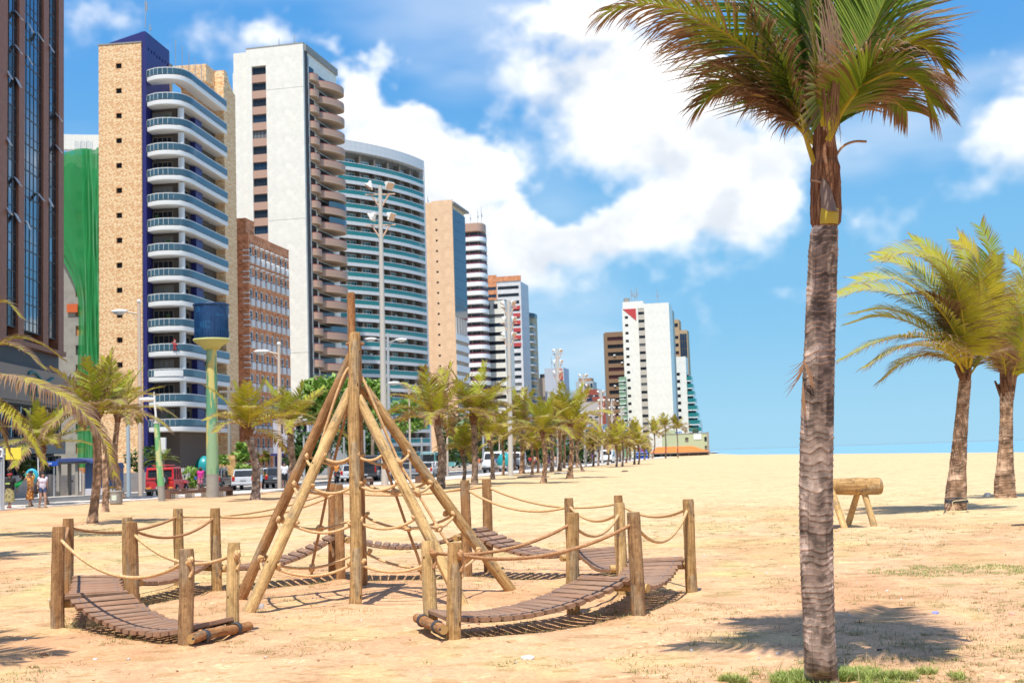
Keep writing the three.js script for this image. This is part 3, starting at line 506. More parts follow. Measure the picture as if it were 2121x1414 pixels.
// --- brick hotel with white window guards
{
  const L = lot(455, 515, 599, 620, 165, 10.5), k = L.k, g = thing('hotel', 'orange brick hotel with rows of tall windows and white guards', 'building', L.pos, L.turn), top = L.H(484), l = L.l, f = 44 * k;
  core(g, -L.w - 2, -.4, top - .4, -.4, -l, M.brick);
  mesh('wall', boxUV(b0(-L.w - 2, 0, 0, top, 0, -.4), .16), M.brick, g);
  const n = 8, pw = l / n, cols = Array.from({ length: n }, (_, i) => [.42 + i * pw * .985 + (i > 3 ? 0 : 0), .42 + i * pw * .985 + pw * .5]), rows = []; for (let i = 0; i < 11; i++) { const yt = L.H(507 + 44.2 * i, 530); if (yt - 2 > 0) rows.unshift([yt - 2.25, yt]); }
  facade(g, 's', .4, l, 0, top, cols, rows, M.brick, { t: .38, frame: M.frame, frameT: .13, bars: 0, hbar: .05, recess: .1, uv: .16, glass: [M.glass, M.glass, M.glassBlue, M.curtain] });
  const gd = merge([rb(.34, .95, pw * .56, .1, .16, 0, 0), ...[-.3, 0, .3].map((z) => bx(.38, 1.02, .05, .17, 0, z * pw * .6))]), cap = rb(.3, .2, pw * .6, .08, .1, 0, 0);
  for (const [c0, c1] of cols) rows.forEach(([r0, r1], i) => { mesh('window_guard', gd, M.plainWhite, g, V(0, r0 + .42, -(c0 + c1) / 2)); if (i > rows.length - 3) mesh('window_cap', cap, M.plainWhite, g, V(0, r1 + .1, -(c0 + c1) / 2)); });
  const q = []; rows.forEach(([r0]) => { for (let s = 0; s < 3; s++) q.push(b0(-.8, .06, r0 + .1 + s * .72, r0 + .26 + s * .72, .05, -.34)); });
  mesh('quoin', merge(q), M.plainWhite, g);
  mesh('penthouse', boxUV(b0(-L.w - 2, -.6, top - .1, L.H(451), -.6, -3.6), .16), M.brick, g);
  mesh('coping', merge([b0(-L.w - 2, .06, top, top + .14, .06, -l), b0(-L.w - 2, -.55, L.H(451), L.H(451) + .15, -.55, -3.65)]), M.brick, g);
}
// --- the block beyond the hotel, low white and blue front at street level
{
  const L = lot(565, 640, 690, 900, 158, 12), g = thing('shop_building', 'low white and blue shop front behind the palms', 'building', L.pos, L.turn), top = L.H(868), l = 14;
  facade(g, 'f', -L.w, 0, 0, top, [[-4.2, -3.5], [-3.0, -2.3], [-1.8, -1.1], [-.9, -.3]], [[.3, 2.4], [3.2, 4.6], [5.4, 6.6]].filter((r) => r[1] < top), mat([.5, .52, .6], .7), { glass: [M.glass] });
  core(g, -L.w, 0, top - .1, -.36, -l, M.white);
  mesh('canopy', b0(-L.w, .3, 2.7, 2.95, .9, -.1), M.blue, g); mesh('blue_panel', b0(-L.w + .3, -2.9, .01, 2.6, .02, .16), M.blue, g);
}
// --- beige tower with a blue glass flank
{
  const L = lot(898, 941, 968, 600, 340, 13), k = L.k, g = thing('apartment_tower', 'beige tiled tower with a blue glass flank and a white side strip', 'building', L.pos, L.turn), top = L.H(413), f = 21.7 * k, l = L.l, w = L.w;
  const rows = []; for (let i = 0; i < 22; i++) { const c = L.H(452 + 21.75 * i); if (c > 2) rows.unshift([c - .28, c + .28]); }
  facade(g, 'f', -w, 0, 0, top, [[-w + .95, -w + 1.55]], rows, M.cream, { t: .4, bars: 1, uv: .2, glass: [M.glass] });
  core(g, -w - 2.5, -.4, top - .3, -.41, -l, M.cream);
  const xs = L.X(881) - .3, r2 = []; for (let i = 0; i < 22; i++) { const c = L.H(452 + 22 * i); if (c > 2) r2.unshift([c - .55, c + .5]); }
  facade(g, 'f', xs, -w, 0, L.H(420), [[xs + .7, xs + 1.7]], r2, M.white, { off: -.8, t: .4, bars: 1, glass: [M.glass] });
  const yg = L.H(655), ys = L.H(690);
  for (let i = 0; i < 11; i++) for (let j = 0; j < 4; j++) { const h = (top - 2.4 - yg) / 11; mesh('glass_panel', shared('t7g', () => bx(.08, h - .08, l / 4 - .06)), M.glassBlue, g, V(-.1, yg + (i + .5) * h, -.3 - (j + .5) * (l - .5) / 4)); }
  mesh('glass_grid', b0(-.4, -.12, yg, top - 2.4, -.41, -l), M.blue, g);
  for (let i = 0; i < 8; i++) { const y1 = ys - i * f; if (y1 < 2) break; mesh('spandrel', b0(-.4, .1, y1 - 1.7, y1, -.41, -l), M.plainWhite, g); mesh('window', b0(-.4, -.2, y1 - f, y1 - 1.7, -.41, -l), M.glass, g); }
  mesh('fin', merge([0, 1, 2, 3, 4].map((i) => b0(-.4, .12, ys, yg, -.6 - i * l / 5, -.9 - i * l / 5))), M.plainWhite, g);
  mesh('roof_slab', b0(-1.2, .5, L.H(421), L.H(421) + .6, -.2, -l - 2.5), M.concrete, g);
  antenna(g, xs + 1, L.H(420), -2, 3);
}
// --- a tower of round white balconies
{
  const L = lot(962, 1003, 1006, 600, 400, 13), k = L.k, g = thing('apartment_tower', 'slim tower of round white balconies under a brown roof drum', 'building', L.pos, L.turn), f = 18.6 * k, w = L.w + 1;
  const path = smooth([[-w, .6], [-w * .5, .9], [-1.2, .8], [-.1, -.3], [.3, -2.2], [.1, -5]], 20), pl = [...path, [-w, -5]], top = L.H(461);
  core(g, -w, -1.3, top - 2, -1.2, -10, M.darkGrey, 'wall'); mesh('roof_drum', slab(pl.map(([x, z]) => [x - .2, z]), L.H(478), top - L.H(478), .1), M.pink, g);
  const s = slab(pl, 0, 1.35, .08), r = ribbon(path, 1.4, 1.75, .06), rm = mat([.2, .04, .06], .5), wg = b0(-w, -1.28, 1.4, f, -1.1, -1.2), pc = merge([cy(.2, .2, f - 1.3, 6, -1.6, f / 2 + .6, -.6), cy(.2, .2, f - 1.3, 6, -4.6, f / 2 + .6, -.6)]);
  for (let i = 0; i < 25; i++) { const y = L.H(497 + 18.65 * i) - .2; if (y < 1.5) break; const b = mesh('balcony', s, M.plainWhite, g, V(0, y, 0)); mesh('handrail', r, rm, b); mesh('window', wg, M.glass, b); mesh('column', pc, M.taupe, b); }
  antenna(g, -2, top, -2, 5); antenna(g, -4.5, top, -2, 4); antenna(g, -1, top, -3, 6);
}
// --- white and black banded block
{
  const L = lot(1004, 1049, 1052, 760, 410, 13), k = L.k, g = thing('apartment_tower', 'white block with continuous dark window bands', 'building', L.pos, L.turn), f = 18.7 * k, top = L.H(621), w = L.w, rows = [];
  for (let i = 0; i < 14; i++) { const c = L.H(653 + 18.7 * i); if (c > 1.5) rows.unshift([c - .62, c + .62]); }
  facade(g, 'f', -w, 0, 0, top, [[-w + .3, -.25]], rows, M.white, { t: .4, bars: 5, uv: .3 });
  core(g, -w, 0, top - .1, -.41, -12, M.white); mesh('coping', b0(-w - .1, .1, top, top + .25, .1, -12), M.concrete, g);
  mesh('window', b0(-w + 1.0, -w + 2.4, L.H(638), L.H(628), .03, -.2), M.glass, g); mesh('window', b0(-w + 3.6, -w + 5, L.H(638), L.H(628), .03, -.2), M.glass, g);
}
// --- brick and grey block with red spandrels behind it
{
  const L = lot(1004, 1084, 1088, 760, 490, 13), k = L.k, g = thing('apartment_tower', 'grey block with a brick crown and red spandrels', 'building', L.pos, L.turn), f = 15.5 * k, top = L.H(570, 1084), w = L.w, xb = L.X(1034), rows = [];
  for (let i = 0; i < 17; i++) { const c = L.H(594 + 15.5 * i); if (c > 1.5) rows.unshift([c - .62, c + .7]); }
  facade(g, 'f', xb, 0, 0, L.H(580), [[xb + .4, -.8]], rows, M.grey, { t: .4, bars: 5 });
  facade(g, 'f', -w, xb, L.H(622), top + .8, [[-w + .3, xb - .2]], rows.filter((r) => r[0] > L.H(620)).slice(0, 2), M.brick, { t: .4, bars: 4, off: .3, uv: .16 });
  mesh('crown_wall', boxUV(b0(xb, .1, L.H(580) - .01, top, .3, -.5), .16), M.brick, g);
  core(g, -w, 0, L.H(582), -.41, -14, M.grey);
  for (let i = 0; i < 6; i++) { const y = L.H(635 + 15.3 * i); mesh('red_spandrel', b0(xb + .9, -.5, y - 1.0, y + .45, .02, .25), M.red, g); }
}
// --- beige tower with a blue cap
{
  const L = lot(1087, 1098, 1113, 740, 520, 13), k = L.k, g = thing('apartment_tower', 'slender beige tower with stacked balconies and a blue cap', 'building', L.pos, L.turn), top = L.H(650), w = L.w + 1, f = 16 * k, bm = mat([.5, .38, .22], .8);
  const rows = []; for (let i = 0; i < 12; i++) { const c = L.H(668 + 16 * i); if (c > 2) rows.unshift([c - .5, c + .5]); }
  facade(g, 'f', -w, 0, 0, top, [[-w + 1.6, -w + 2.4]], rows, bm, { t: .4, bars: 0 });
  core(g, -w, -.2, top - .1, -.41, -L.l - 3, bm); mesh('penthouse', b0(-w, -1.2, top, L.H(637), -.3, -5), bm, g); mesh('cap_ring', slab([[-w, .4], [.6, .4], [1.9, -3], [1.9, -8], [-w, -8]], L.H(656), 1.7, .1), M.glassBlue, g);
  const p = smooth([[-.1, -.5], [1.2, -1.2], [1.6, -3.5], [1.4, -7], [-.1, -8.5]], 12), s = slab(p, 0, .5, .05), r = ribbon(p, .5, 1.4, .05);
  for (let i = 0; i < 13; i++) { const y = L.H(672 + 16 * i) - 1; if (y < 1) break; const b = mesh('balcony', s, M.grey, g, V(0, y, 0)); mesh('guard_glass', r, M.railBlue, b); }
}
// --- pale block with a red arch
{
  const L = lot(1113, 1170, 1171, 830, 540, 13), g = thing('office_block', 'pale blue grey block with a red arched panel', 'building', L.pos, L.turn), w = L.w, top = L.H(761), m1 = mat([.48, .52, .6], .8), xm = L.X(1130), bm = mat([.38, .32, .26], .8);
  core(g, xm, 0, top, 0, -12, m1, 'wall');
  const rows = rowsOf(7, 4, 3.2, 1); facade(g, 'f', -w, xm, 0, L.H(780), [[-w + .5, xm - .5]], rows.filter((r) => r[1] < L.H(782)), bm, { t: .4, off: -1, bars: 4 }); core(g, -w, xm, L.H(781), -1.41, -10, bm);
  mesh('roof_box', b0(xm - 2.4, xm - .1, L.H(780), L.H(772), -1.5, -6), M.darkGrey, g);
  const s = new THREE.Shape(); const x0 = L.X(1157), x1 = L.X(1168), yb = L.H(786), r = (x1 - x0) / 2; s.moveTo(x0, yb); s.lineTo(x1, yb); s.lineTo(x1, L.H(769)); s.absarc((x0 + x1) / 2, L.H(769), r, 0, Math.PI); s.lineTo(x0, yb);
  mesh('arch_panel', new THREE.ExtrudeGeometry(s, { depth: .3, bevelEnabled: false }).translate(0, 0, .02), mat([.5, .09, .05], .7), g); antenna(g, L.X(1142), top, -3, 5, .08);
}
// --- small blocks between: grey with brown top, red and white
{
  const L = lot(1187, 1244, 1246, 840, 640, 13), g = thing('office_block', 'grey block with a brown penthouse beyond the flood lights', 'building', L.pos, L.turn), w = L.w, t1 = L.H(806), gm = mat([.38, .4, .4], .85);
  facade(g, 'f', -w, 0, 0, t1, [[-w + 1.2, -w + 4.2], [-w + 6, -w + 10.5], [-w + 11.5, -w + 13.5]], rowsOf(9, 3, 3.4, 1.5).filter((r) => r[1] < t1), gm, { t: .4, glass: [M.glassBlue] }); core(g, -w, 0, t1 - .1, -.41, -14, gm);
  facade(g, 'f', L.X(1194), L.X(1230), t1, L.H(788), [[L.X(1202), L.X(1206)], [L.X(1210), L.X(1222)], [L.X(1224), L.X(1229)]], [[t1 + .6, t1 + 3.2]], gm, { t: .4, off: -.5, glass: [M.glassBlue] }); core(g, L.X(1194), L.X(1230), L.H(789), -.92, -12, gm, 'upper_core');
  mesh('penthouse', b0(L.X(1199), L.X(1226), L.H(788.2), L.H(781), -2, -9), mat([.35, .2, .12], .85), g);
}
{
  const L = lot(1186, 1255, 1257, 850, 560, 13), g = thing('apartment_building', 'red and pale block of stepped storeys with small windows', 'building', L.pos, L.turn), w = L.w, rm = mat([.3, .075, .05], .85), pm = mat([.5, .46, .43], .85), xa = L.X(1213), xr = L.X(1242);
  facade(g, 'f', xa, xr, 0, L.H(829), [[xa + 1.2, xa + 2.8], [xa + 4, xa + 5.6]], rowsOf(7, 2.5, 2.5, .8).filter((r) => r[1] < L.H(830)), pm, { t: .4, glass: [M.glassBlue] });
  mesh('red_wall', b0(xr, 0, 0, L.H(820), .4, -.4), rm, g); mesh('red_band', b0(L.X(1203), xr, L.H(817), L.H(805), .5, -.4), rm, g); mesh('red_band', b0(xa, L.X(1256), L.H(829), L.H(820.5), .2, -.4), rm, g); mesh('white_band', b0(xr, 0, L.H(829.5), L.H(827), .62, .3), M.plainWhite, g);
  core(g, -w, -.1, L.H(822), -.41, -14, pm); facade(g, 'f', -w, xa, 0, L.H(817), [[-w + 1, -w + 5]], rowsOf(6, 2.5, 3, 1.1), mat([.62, .6, .58], .8), { t: .4, off: .3, glass: [M.glassBlue] });
  mesh('ribbon_window', b0(xa + .4, xa + 3.2, L.H(828), L.H(822), .22, .32), M.glassBlue, g);
}
// --- brown banded tower beside the white one
{
  const L = lot(1257, 1300, null, 800, 470, 13), k = L.k, g = thing('apartment_tower', 'brown tower with dark loggia bands left of the white tower', 'building', L.pos, L.turn), top = L.H(686), w = L.w, f = 15.85 * k, rows = [];
  for (let i = 0; i < 14; i++) { const c = L.H(700 + 15.85 * i); if (c > 1.5) rows.unshift([c - .72, c + .72]); }
  facade(g, 'f', -w, 0, 0, top, [[-w + .9, -.3]], rows, M.brown, { t: .5, bars: 5, glass: [M.glass, mat([.08, .02, .02], .3), M.glass] });
  core(g, -w, 0, top - .1, -.51, -14, M.brown); mesh('side_fin', b0(-w - .6, -w, 0, top - .3, -.3, -14), M.taupe, g);
  for (let i = 0; i < 8; i++) { const r = rows[(i * 5) % rows.length]; mesh('air_conditioner', rb(.8, .5, .5, .05, -w + 1.6 + (i * 2.3) % (w - 3), r[0] + .26, .2), M.plainWhite, g); }
}
{ // green strip building
  const L = lot(1284, 1298, null, 840, 452, 13), g = thing('apartment_building', 'narrow green tiled building against the white tower', 'building', L.pos, L.turn), top = L.H(780), gm = mat([.2, .33, .2], .7), w = L.w;
  core(g, -w, 0, top, 0, -9, gm, 'wall'); for (let i = 0; i < 9; i++) { const y = top - 1.6 - i * 2.75; if (y < 1) break; mesh('ledge', merge([b0(-w, 0, y, y + .28, .02, .3), b0(-w, 0, y - 1.1, y - .9, .02, .25)]), M.plainWhite, g); mesh('window', b0(-.7, -.1, y - 1.2, y - .1, .03, .1), M.glass, g); }
}
// --- big white tower with the red triangle
{
  const L = lot(1293, 1391, 1395, 760, 450, 13), k = L.k, g = thing('apartment_tower', 'white tower with a red triangle at its top left corner', 'building', L.pos, L.turn), w = L.w, top = L.H(626), f = 16.45 * k, xs = -(1389 - 1320) * k, topL = L.H(633.5);
  const c0 = xs + .7, c1 = xs + 3.0, l0 = -w + .9, l1 = -w + 2.1;
  const rr = [], rl = []; for (let i = 0; i < 16; i++) { const c = L.H(645 + 16.45 * i); if (c > 1.5) rr.unshift([c - .52, c + .52]); } for (let i = 0; i < 15; i++) { const c = L.H(652 + 16.4 * i); if (c > 1.5) rl.unshift([c - .5, c + .5]); }
  facade(g, 'f', c1, 0, 0, top, [], [], M.tiles, { t: .6, uv: .2 }); facade(g, 'f', xs, c0, 0, top, [], [], M.tiles, { t: .6, uv: .2 });
  facade(g, 'f', c0, c1, 0, top - 1.5, [[c0 + .05, c1 - .05]], rr, mat([.5, .44, .36], .8), { t: .4, off: -.12, bars: 3, glass: [M.glass, M.glass, M.glass, M.curtain] }); mesh('head_panel', b0(c0, c1, top - 1.5, top, 0, -.6), M.tiles, g);
  facade(g, 'f', -w, xs, 0, topL, [[l0, l1]], rl, M.tiles, { t: .4, off: -.3, bars: 1, uv: .2, glass: [M.glass] });
  core(g, -w, -.02, topL - .1, -.71, -12, M.tiles);
  mesh('upper_core', b0(xs, -.02, topL - .1, top - .2, -.62, -12), M.tiles, g);
  const tri = new THREE.Shape([[-w + .25, topL - .15], [xs - .03, topL - .15], [xs - .03, L.H(660)]].map(([a, b]) => new THREE.Vector2(a, b)));
  mesh('red_triangle', new THREE.ExtrudeGeometry(tri, { depth: .1, bevelEnabled: false }).translate(0, 0, -.29), mat([.52, .05, .05], .6), g);
  mesh('roof_house', boxUV(b0(-w + .2, -w + 7.6, topL, L.H(619), -1, -8)), M.white, g); mesh('water_tank', cy(1.1, 1.1, 1.6, 12, -w + 1.5, L.H(619) + .7, -3), M.concrete, g);
  for (const [px, h] of [[1312, 5], [1318, 4], [1323, 5.5]]) antenna(g, L.X(px), L.H(619), -3, h, .12); antenna(g, L.X(1366), top, -3, 5.5, .1);
}
// --- beige balcony tower next to it
{
  const L = lot(1376, 1396, 1398, 760, 463, 13), k = L.k, g = thing('apartment_tower', 'beige tower of glazed balconies right of the white tower', 'building', L.pos, L.turn), w = L.w, top = L.H(639), f = 16.4 * k, bm = mat([.45, .38, .3], .8);
  const rows = []; for (let i = 0; i < 15; i++) { const c = L.H(651 + 16.4 * i); if (c > 2) rows.unshift([c - .75, c + .6]); }
  facade(g, 'f', -w, 0, 0, top, [[-w + .1, -.15]], rows, bm, { t: .7, bars: 3, recess: .5, glass: [M.glass, M.glassBlue] }); core(g, -w, 0, top - .1, -.71, -10, bm);
}
{
  const L = lot(1390, 1424, 1427, 700, 520, 13), k = L.k, g = thing('apartment_tower', 'ochre stepped tower with a dark glazed corner', 'building', L.pos, L.turn), w = L.w, t2 = L.H(683), om = mat([.46, .3, .16], .8), xs = L.X(1408);
  const rows = []; for (let i = 0; i < 14; i++) { const c = L.H(697 + 16 * i); if (c > 2) rows.unshift([c - .8, c + .6]); }
  facade(g, 'f', -w, xs, 0, L.H(660), [[-w + .6, xs - .5]], rows.concat([[L.H(676), L.H(668)]]), om, { t: .5, glass: [M.glass, mat([.1, .03, .03], .3)] }); core(g, -w, xs, L.H(661), -.51, -9, om);
  core(g, xs, 0, t2, -.3, -9, om, 'lower_core');
  for (let i = 0; i < 13; i++) { const y = t2 - 2.4 - i * 3.2; if (y < 2) break; for (let j = 0; j < 3; j++) mesh('glass_panel', shared('t16', () => bx(.9, 3.0, .1)), M.glassBlue, g, V(xs + .55 + j * .95, y - .6, -.22)); }
}
{ // white stepped block with teal balconies
  const L = lot(1397, 1424, 1440, 820, 500, 13), k = L.k, g = thing('apartment_tower', 'white sloping block with teal glass balconies nearest the sea', 'building', L.pos, L.turn), w = L.w, top = L.H(738), f = 15.1 * k, m1 = M.white;
  const rows = []; for (let i = 0; i < 9; i++) { const c = L.H(774 + 15 * i); if (c > 2) rows.unshift([c - .65, c + .65]); } const xw = -w + 1.1;
  facade(g, 'f', -w, 0, 0, top, [[xw, xw + 1.5]], rows, m1, { t: .5, bars: 1, hbar: .001, glass: [M.glass] }); core(g, -w, 0, top - .1, -.51, -9, m1);
  for (let i = 0; i < 9; i++) { const y = L.H(788 + 15.1 * i), x1 = 1.9 + i * .42, x0 = -.01; if (y < 2) break; const b = mesh('balcony', b0(x0, x1, y - .35, y, .2, -7), M.plainWhite, g); mesh('guard_glass', b0(x0 + .05, x1, y + .02, y + 1.6, .18, .1), M.teal, b); mesh('guard_glass', b0(x1 - .02, x1 + .06, y + .02, y + 1.6, .09, -7), M.teal, b); mesh('window', b0(x0, x1 - 1, y, y + 2.3, -1.4, -6.5), M.glass, b); }
}
// --- low green house, tiled beach kiosk, blue stand, hoardings, small water tower
{
  const L = lot(1372, 1468, 1472, 925, 430, 10), g = thing('beach_house', 'low pale green house behind the orange roofed kiosk', 'building', L.pos, L.turn), w = L.w, top = L.H(897), gm = mat([.47, .5, .3], .85), r = [[4.6, 6.2], [1.6, 3.2]].reverse();
  facade(g, 'f', -w, 0, 0, top, [[L.X(1420), L.X(1427)], [-1.3, -.5]], r, gm, { t: .4, glass: [M.glass, M.taupe] }); core(g, -w, 0, top - .1, -.41, -10, gm); facade(g, 'f', -w + .5, L.X(1400), top, top + 1.6, [], [], gm, { t: .3, off: -2 });
  mesh('white_board', b0(L.X(1438), L.X(1454), L.H(909), L.H(897.5), .03, .15), M.plainWhite, g); mesh('edge_trim', b0(-.4, .3, 0, top + .5, .03, .3), M.concrete, g); mesh('coping', b0(-w, .2, top, top + .25, .1, -.6), M.concrete, g);
  mesh('sign_board', b0(L.X(1388), L.X(1416), L.H(895), L.H(884), -2.5, -2.8), M.plainWhite, g); mesh('blue_lettering', merge([0, 1, 2, 3, 4, 5, 6].map((i) => b0(L.X(1389 + i * 3.6), L.X(1391.4 + i * 3.6), L.H(894), L.H(891), -2.49, -2.4))), mat([.03, .15, .5], .6), g); antenna(g, L.X(1455), top, -3, 5, .06);
  const bm = tag(mesh('seaside_bush', new THREE.IcosahedronGeometry(1.1, 2), mat([.04, .08, .05], .9)), 'dark bush on the roof edge of the green house', 'bush'); { const p = bm.geometry.attributes.position; for (let i = 0; i < p.count; i++) { const s = .75 + .5 * fbm(p.getX(i) * 2 + 5, p.getY(i) * 2 + 5, p.getZ(i) * 2 + 5, 3); p.setXYZ(i, p.getX(i) * s, p.getY(i) * s, p.getZ(i) * s); } bm.geometry.computeVertexNormals(); const q = g.localToWorld(V(L.X(1442), top + .9, -1)); bm.position.copy(q); }
}
{
  const L = lot(1346, 1470, null, 935, 400, 10), g = thing('beach_kiosk', 'open beach kiosk under a long hipped orange tile roof', 'kiosk', L.pos, L.turn), w = L.w, e = L.H(935.5, 1440), rdg = L.H(922), z1 = -8;
  const P = [[-w, e, 0], [0, e, 0], [0, e, z1], [-w, e, z1], [-w + 2.2, rdg, z1 / 2], [L.X(1434), rdg, z1 / 2]], F = [[0, 1, 5], [0, 5, 4], [1, 2, 5], [2, 3, 4], [2, 4, 5], [3, 0, 4]], pp = []; for (const f of F) for (const i of f) pp.push(...P[i]);
  const rg = new THREE.BufferGeometry(); rg.setAttribute('position', new THREE.Float32BufferAttribute(pp, 3)); rg.computeVertexNormals(); boxUV(rg, 1);
  const rt = tex(256, 256, (u, v, x, y) => { const n = (wfbm(u, v, 8, 4, 5) - .5) * 40 + (x % 32 < 6 ? -28 : 0) + (y % 42 < 5 ? -16 : 0); return [232 + n, 128 + n, 62 + n]; }); rt.repeat.set(.4, .4);
  mesh('roof', rg, tm(rt, .9), g); mesh('eave', b0(-w, 0, e - .3, e - .02, .02, z1 - .02), M.taupe, g);
  for (let i = 0; i < 7; i++) mesh('post', cy(.12, .12, e - .3, 8, -.6 - i * (w - 1.2) / 6, (e - .3) / 2, -.4), M.taupe, g);
  mesh('counter', b0(-w + 1, -.8, 0, e - .35, -4, -7.6), M.darkGrey, g); mesh('roller_shutter', b0(L.X(1408), -.3, 0, e - .32, -.55, -.75), mat([.06, .03, .025], .8), g);
}
{
  const p = gp(1332, 948); p.copy(at(1332, 946, 330)); p.y = 0; const k = 330 / FOC, g = thing('drinks_stand', 'bright blue drinks stand with red lettering below the palms', 'stand', p, 0), bl = mat([.015, .11, .52], .6), rd = mat([.6, .05, .12], .6), H = at(1332, 926, 330).y, w = 3.2;
  mesh('body', rb(w, H * .55, 2, .08, 0, H * .275, -1), bl, g); mesh('sign_board', rb(w * .95, H * .42, .2, .05, 0, H * .79, -.1), bl, g); mesh('hatch', b0(-1.1, 1.1, H * .25, H * .5, .02, -.05), M.darkGrey, g);
  mesh('lettering', merge([b0(-1.3, -1.16, H * .62, H * .95, .02, .06), b0(-.8, -.66, H * .62, H * .95, .02, .06), b0(-1.16, -.8, H * .76, H * .81, .02, .06), b0(-1.16, -.8, H * .9, H * .95, .02, .06), b0(-.4, -.26, H * .62, H * .95, .02, .06), b0(-.26, .1, H * .9, H * .95, .02, .06), b0(.0, .14, H * .78, H * .9, .02, .06), b0(-.26, .1, H * .74, H * .79, .02, .06), b0(.02, .16, H * .62, H * .74, .02, .06)]), rd, g);
  mesh('counter', b0(-w / 2 - .1, w / 2 + .1, .9, 1.0, .25, 0), M.plainWhite, g);
}
function hoarding(px0, px1, py0, py1, D, label, main, trims) {
  const a = at(px0, py1, D), b = at(px1, py0, D), w = b.x - a.x, h = b.y - a.y, g = thing('hoarding', label, 'billboard', V((a.x + b.x) / 2, 0, -D), 0), y = a.y + h / 2;
  mesh('board', bx(w, h, .2, 0, y, 0), main, g); mesh('frame', merge(frameGeo(w + .2, h + .2, .14, .26, 0, y, 0)), M.metal, g); mesh('post', merge([cy(.14, .14, a.y, 8, -w * .35, a.y / 2, -.1), cy(.14, .14, a.y, 8, w * .35, a.y / 2, -.1)]), M.metal, g);
  for (const [n, x0, x1, y0, y1, m] of trims) mesh(n, b0(-w / 2 + x0 * w, -w / 2 + x1 * w, a.y + y0 * h, a.y + y1 * h, .11, .14), m, g);
}
const inkGreen = mat([.04, .13, .09], .7), inkBlue = mat([.03, .07, .25], .7);
hoarding(1238, 1280, 889, 905, 380, 'white hoarding with green and blue print and a red line', M.plainWhite, [['print_mark', .3, .44, .25, .7, inkGreen], ...[.5, .57, .64, .71, .78, .85].map((x) => ['lettering', x, x + .05, .66, .8, inkGreen]), ...[.53, .6, .67, .74].map((x) => ['lettering', x, x + .05, .4, .52, inkBlue]), ['print_line', .5, .9, .16, .24, mat([.5, .05, .06], .7)]]);
hoarding(1218, 1237, 890, 906, 376, 'plain white hoarding with a slanted dark mark', M.plainWhite, [['print_mark', .5, .9, .2, .45, inkGreen]]);
hoarding(1220, 1257, 879, 889, 384, 'plain blue hoarding above the white ones', mat([.06, .2, .32], .7), []);
{
  const p = at(1315, 946, 340); p.y = 0; const g = thing('water_tower', 'small pale green water tower among the far palms', 'water tower', p, 0), gm = mat([.33, .55, .4], .7), h = at(1315, 893, 340).y;
  mesh('tank', merge([cy(.95, .95, 2.2, 20, 0, h - 1.1, 0), cy(.99, .99, .12, 20, 0, h, 0)]), gm, g); mesh('column', cy(.32, .36, h - 2.2, 14, 0, (h - 2.2) / 2, 0), gm, g);
}
// ---------------------------------------------------------------- the rope playground
const Rp = rng(991);
const woodTex = (r, g, b, sd) => tex(256, 512, (u, v, x, y) => {         // u round the log, v along it
  const ring = wfbm(u * .5, v, 26, 4, sd), grain = wnoise(u, v * .06, 90, sd + 3), blot = wfbm(u, v, 6, 4, sd + 7), n = (hash3(x, y, sd) - .5) * 12;
  let t = (ring - .5) * 84 + (grain - .5) * 46 + (blot - .5) * 66 + n; const gw = sstep(.52, .72, wfbm(u + .4, v * .5, 5, 4, sd + 40)); if (ring > .64) t -= 24; const k = wnoise(u, v, 9, sd + 20); if (k > .955) t -= 95;
  if (wnoise(u, v * .02, 120, sd + 31) > .93) t -= 58;
  return [lerp(r, 150, gw * .6) + t, lerp(g, 134, gw * .6) + t * .92, lerp(b, 112, gw * .6) + t * .75];
});
const wBump = grey(tex(256, 512, (u, v, x, y) => { const t = 128 + (wfbm(u * .5, v, 26, 3, 5) - .5) * 90 + (wnoise(u, v * .04, 100, 8) - .5) * 110; return [t, t, t]; }));
const WOOD = [woodTex(178, 140, 88, 1), woodTex(162, 120, 76, 2), woodTex(202, 166, 110, 3), woodTex(156, 120, 80, 4), woodTex(166, 116, 70, 9)].map((t) => new THREE.MeshStandardMaterial({ map: t, roughness: .82, bumpMap: wBump, bumpScale: .011 }));
const endGrain = new THREE.MeshStandardMaterial({ roughness: .9, map: tex(128, 128, (u, v, x, y) => { const d = Math.hypot(u - .5, v - .5) * 2, t = Math.sin(d * 34 + wfbm(u, v, 4, 3, 3) * 6) * 10 + (hash3(x, y, 4) - .5) * 22 - (d > .85 ? 14 : 0); return [176 + t, 138 + t, 84 + t]; }) });
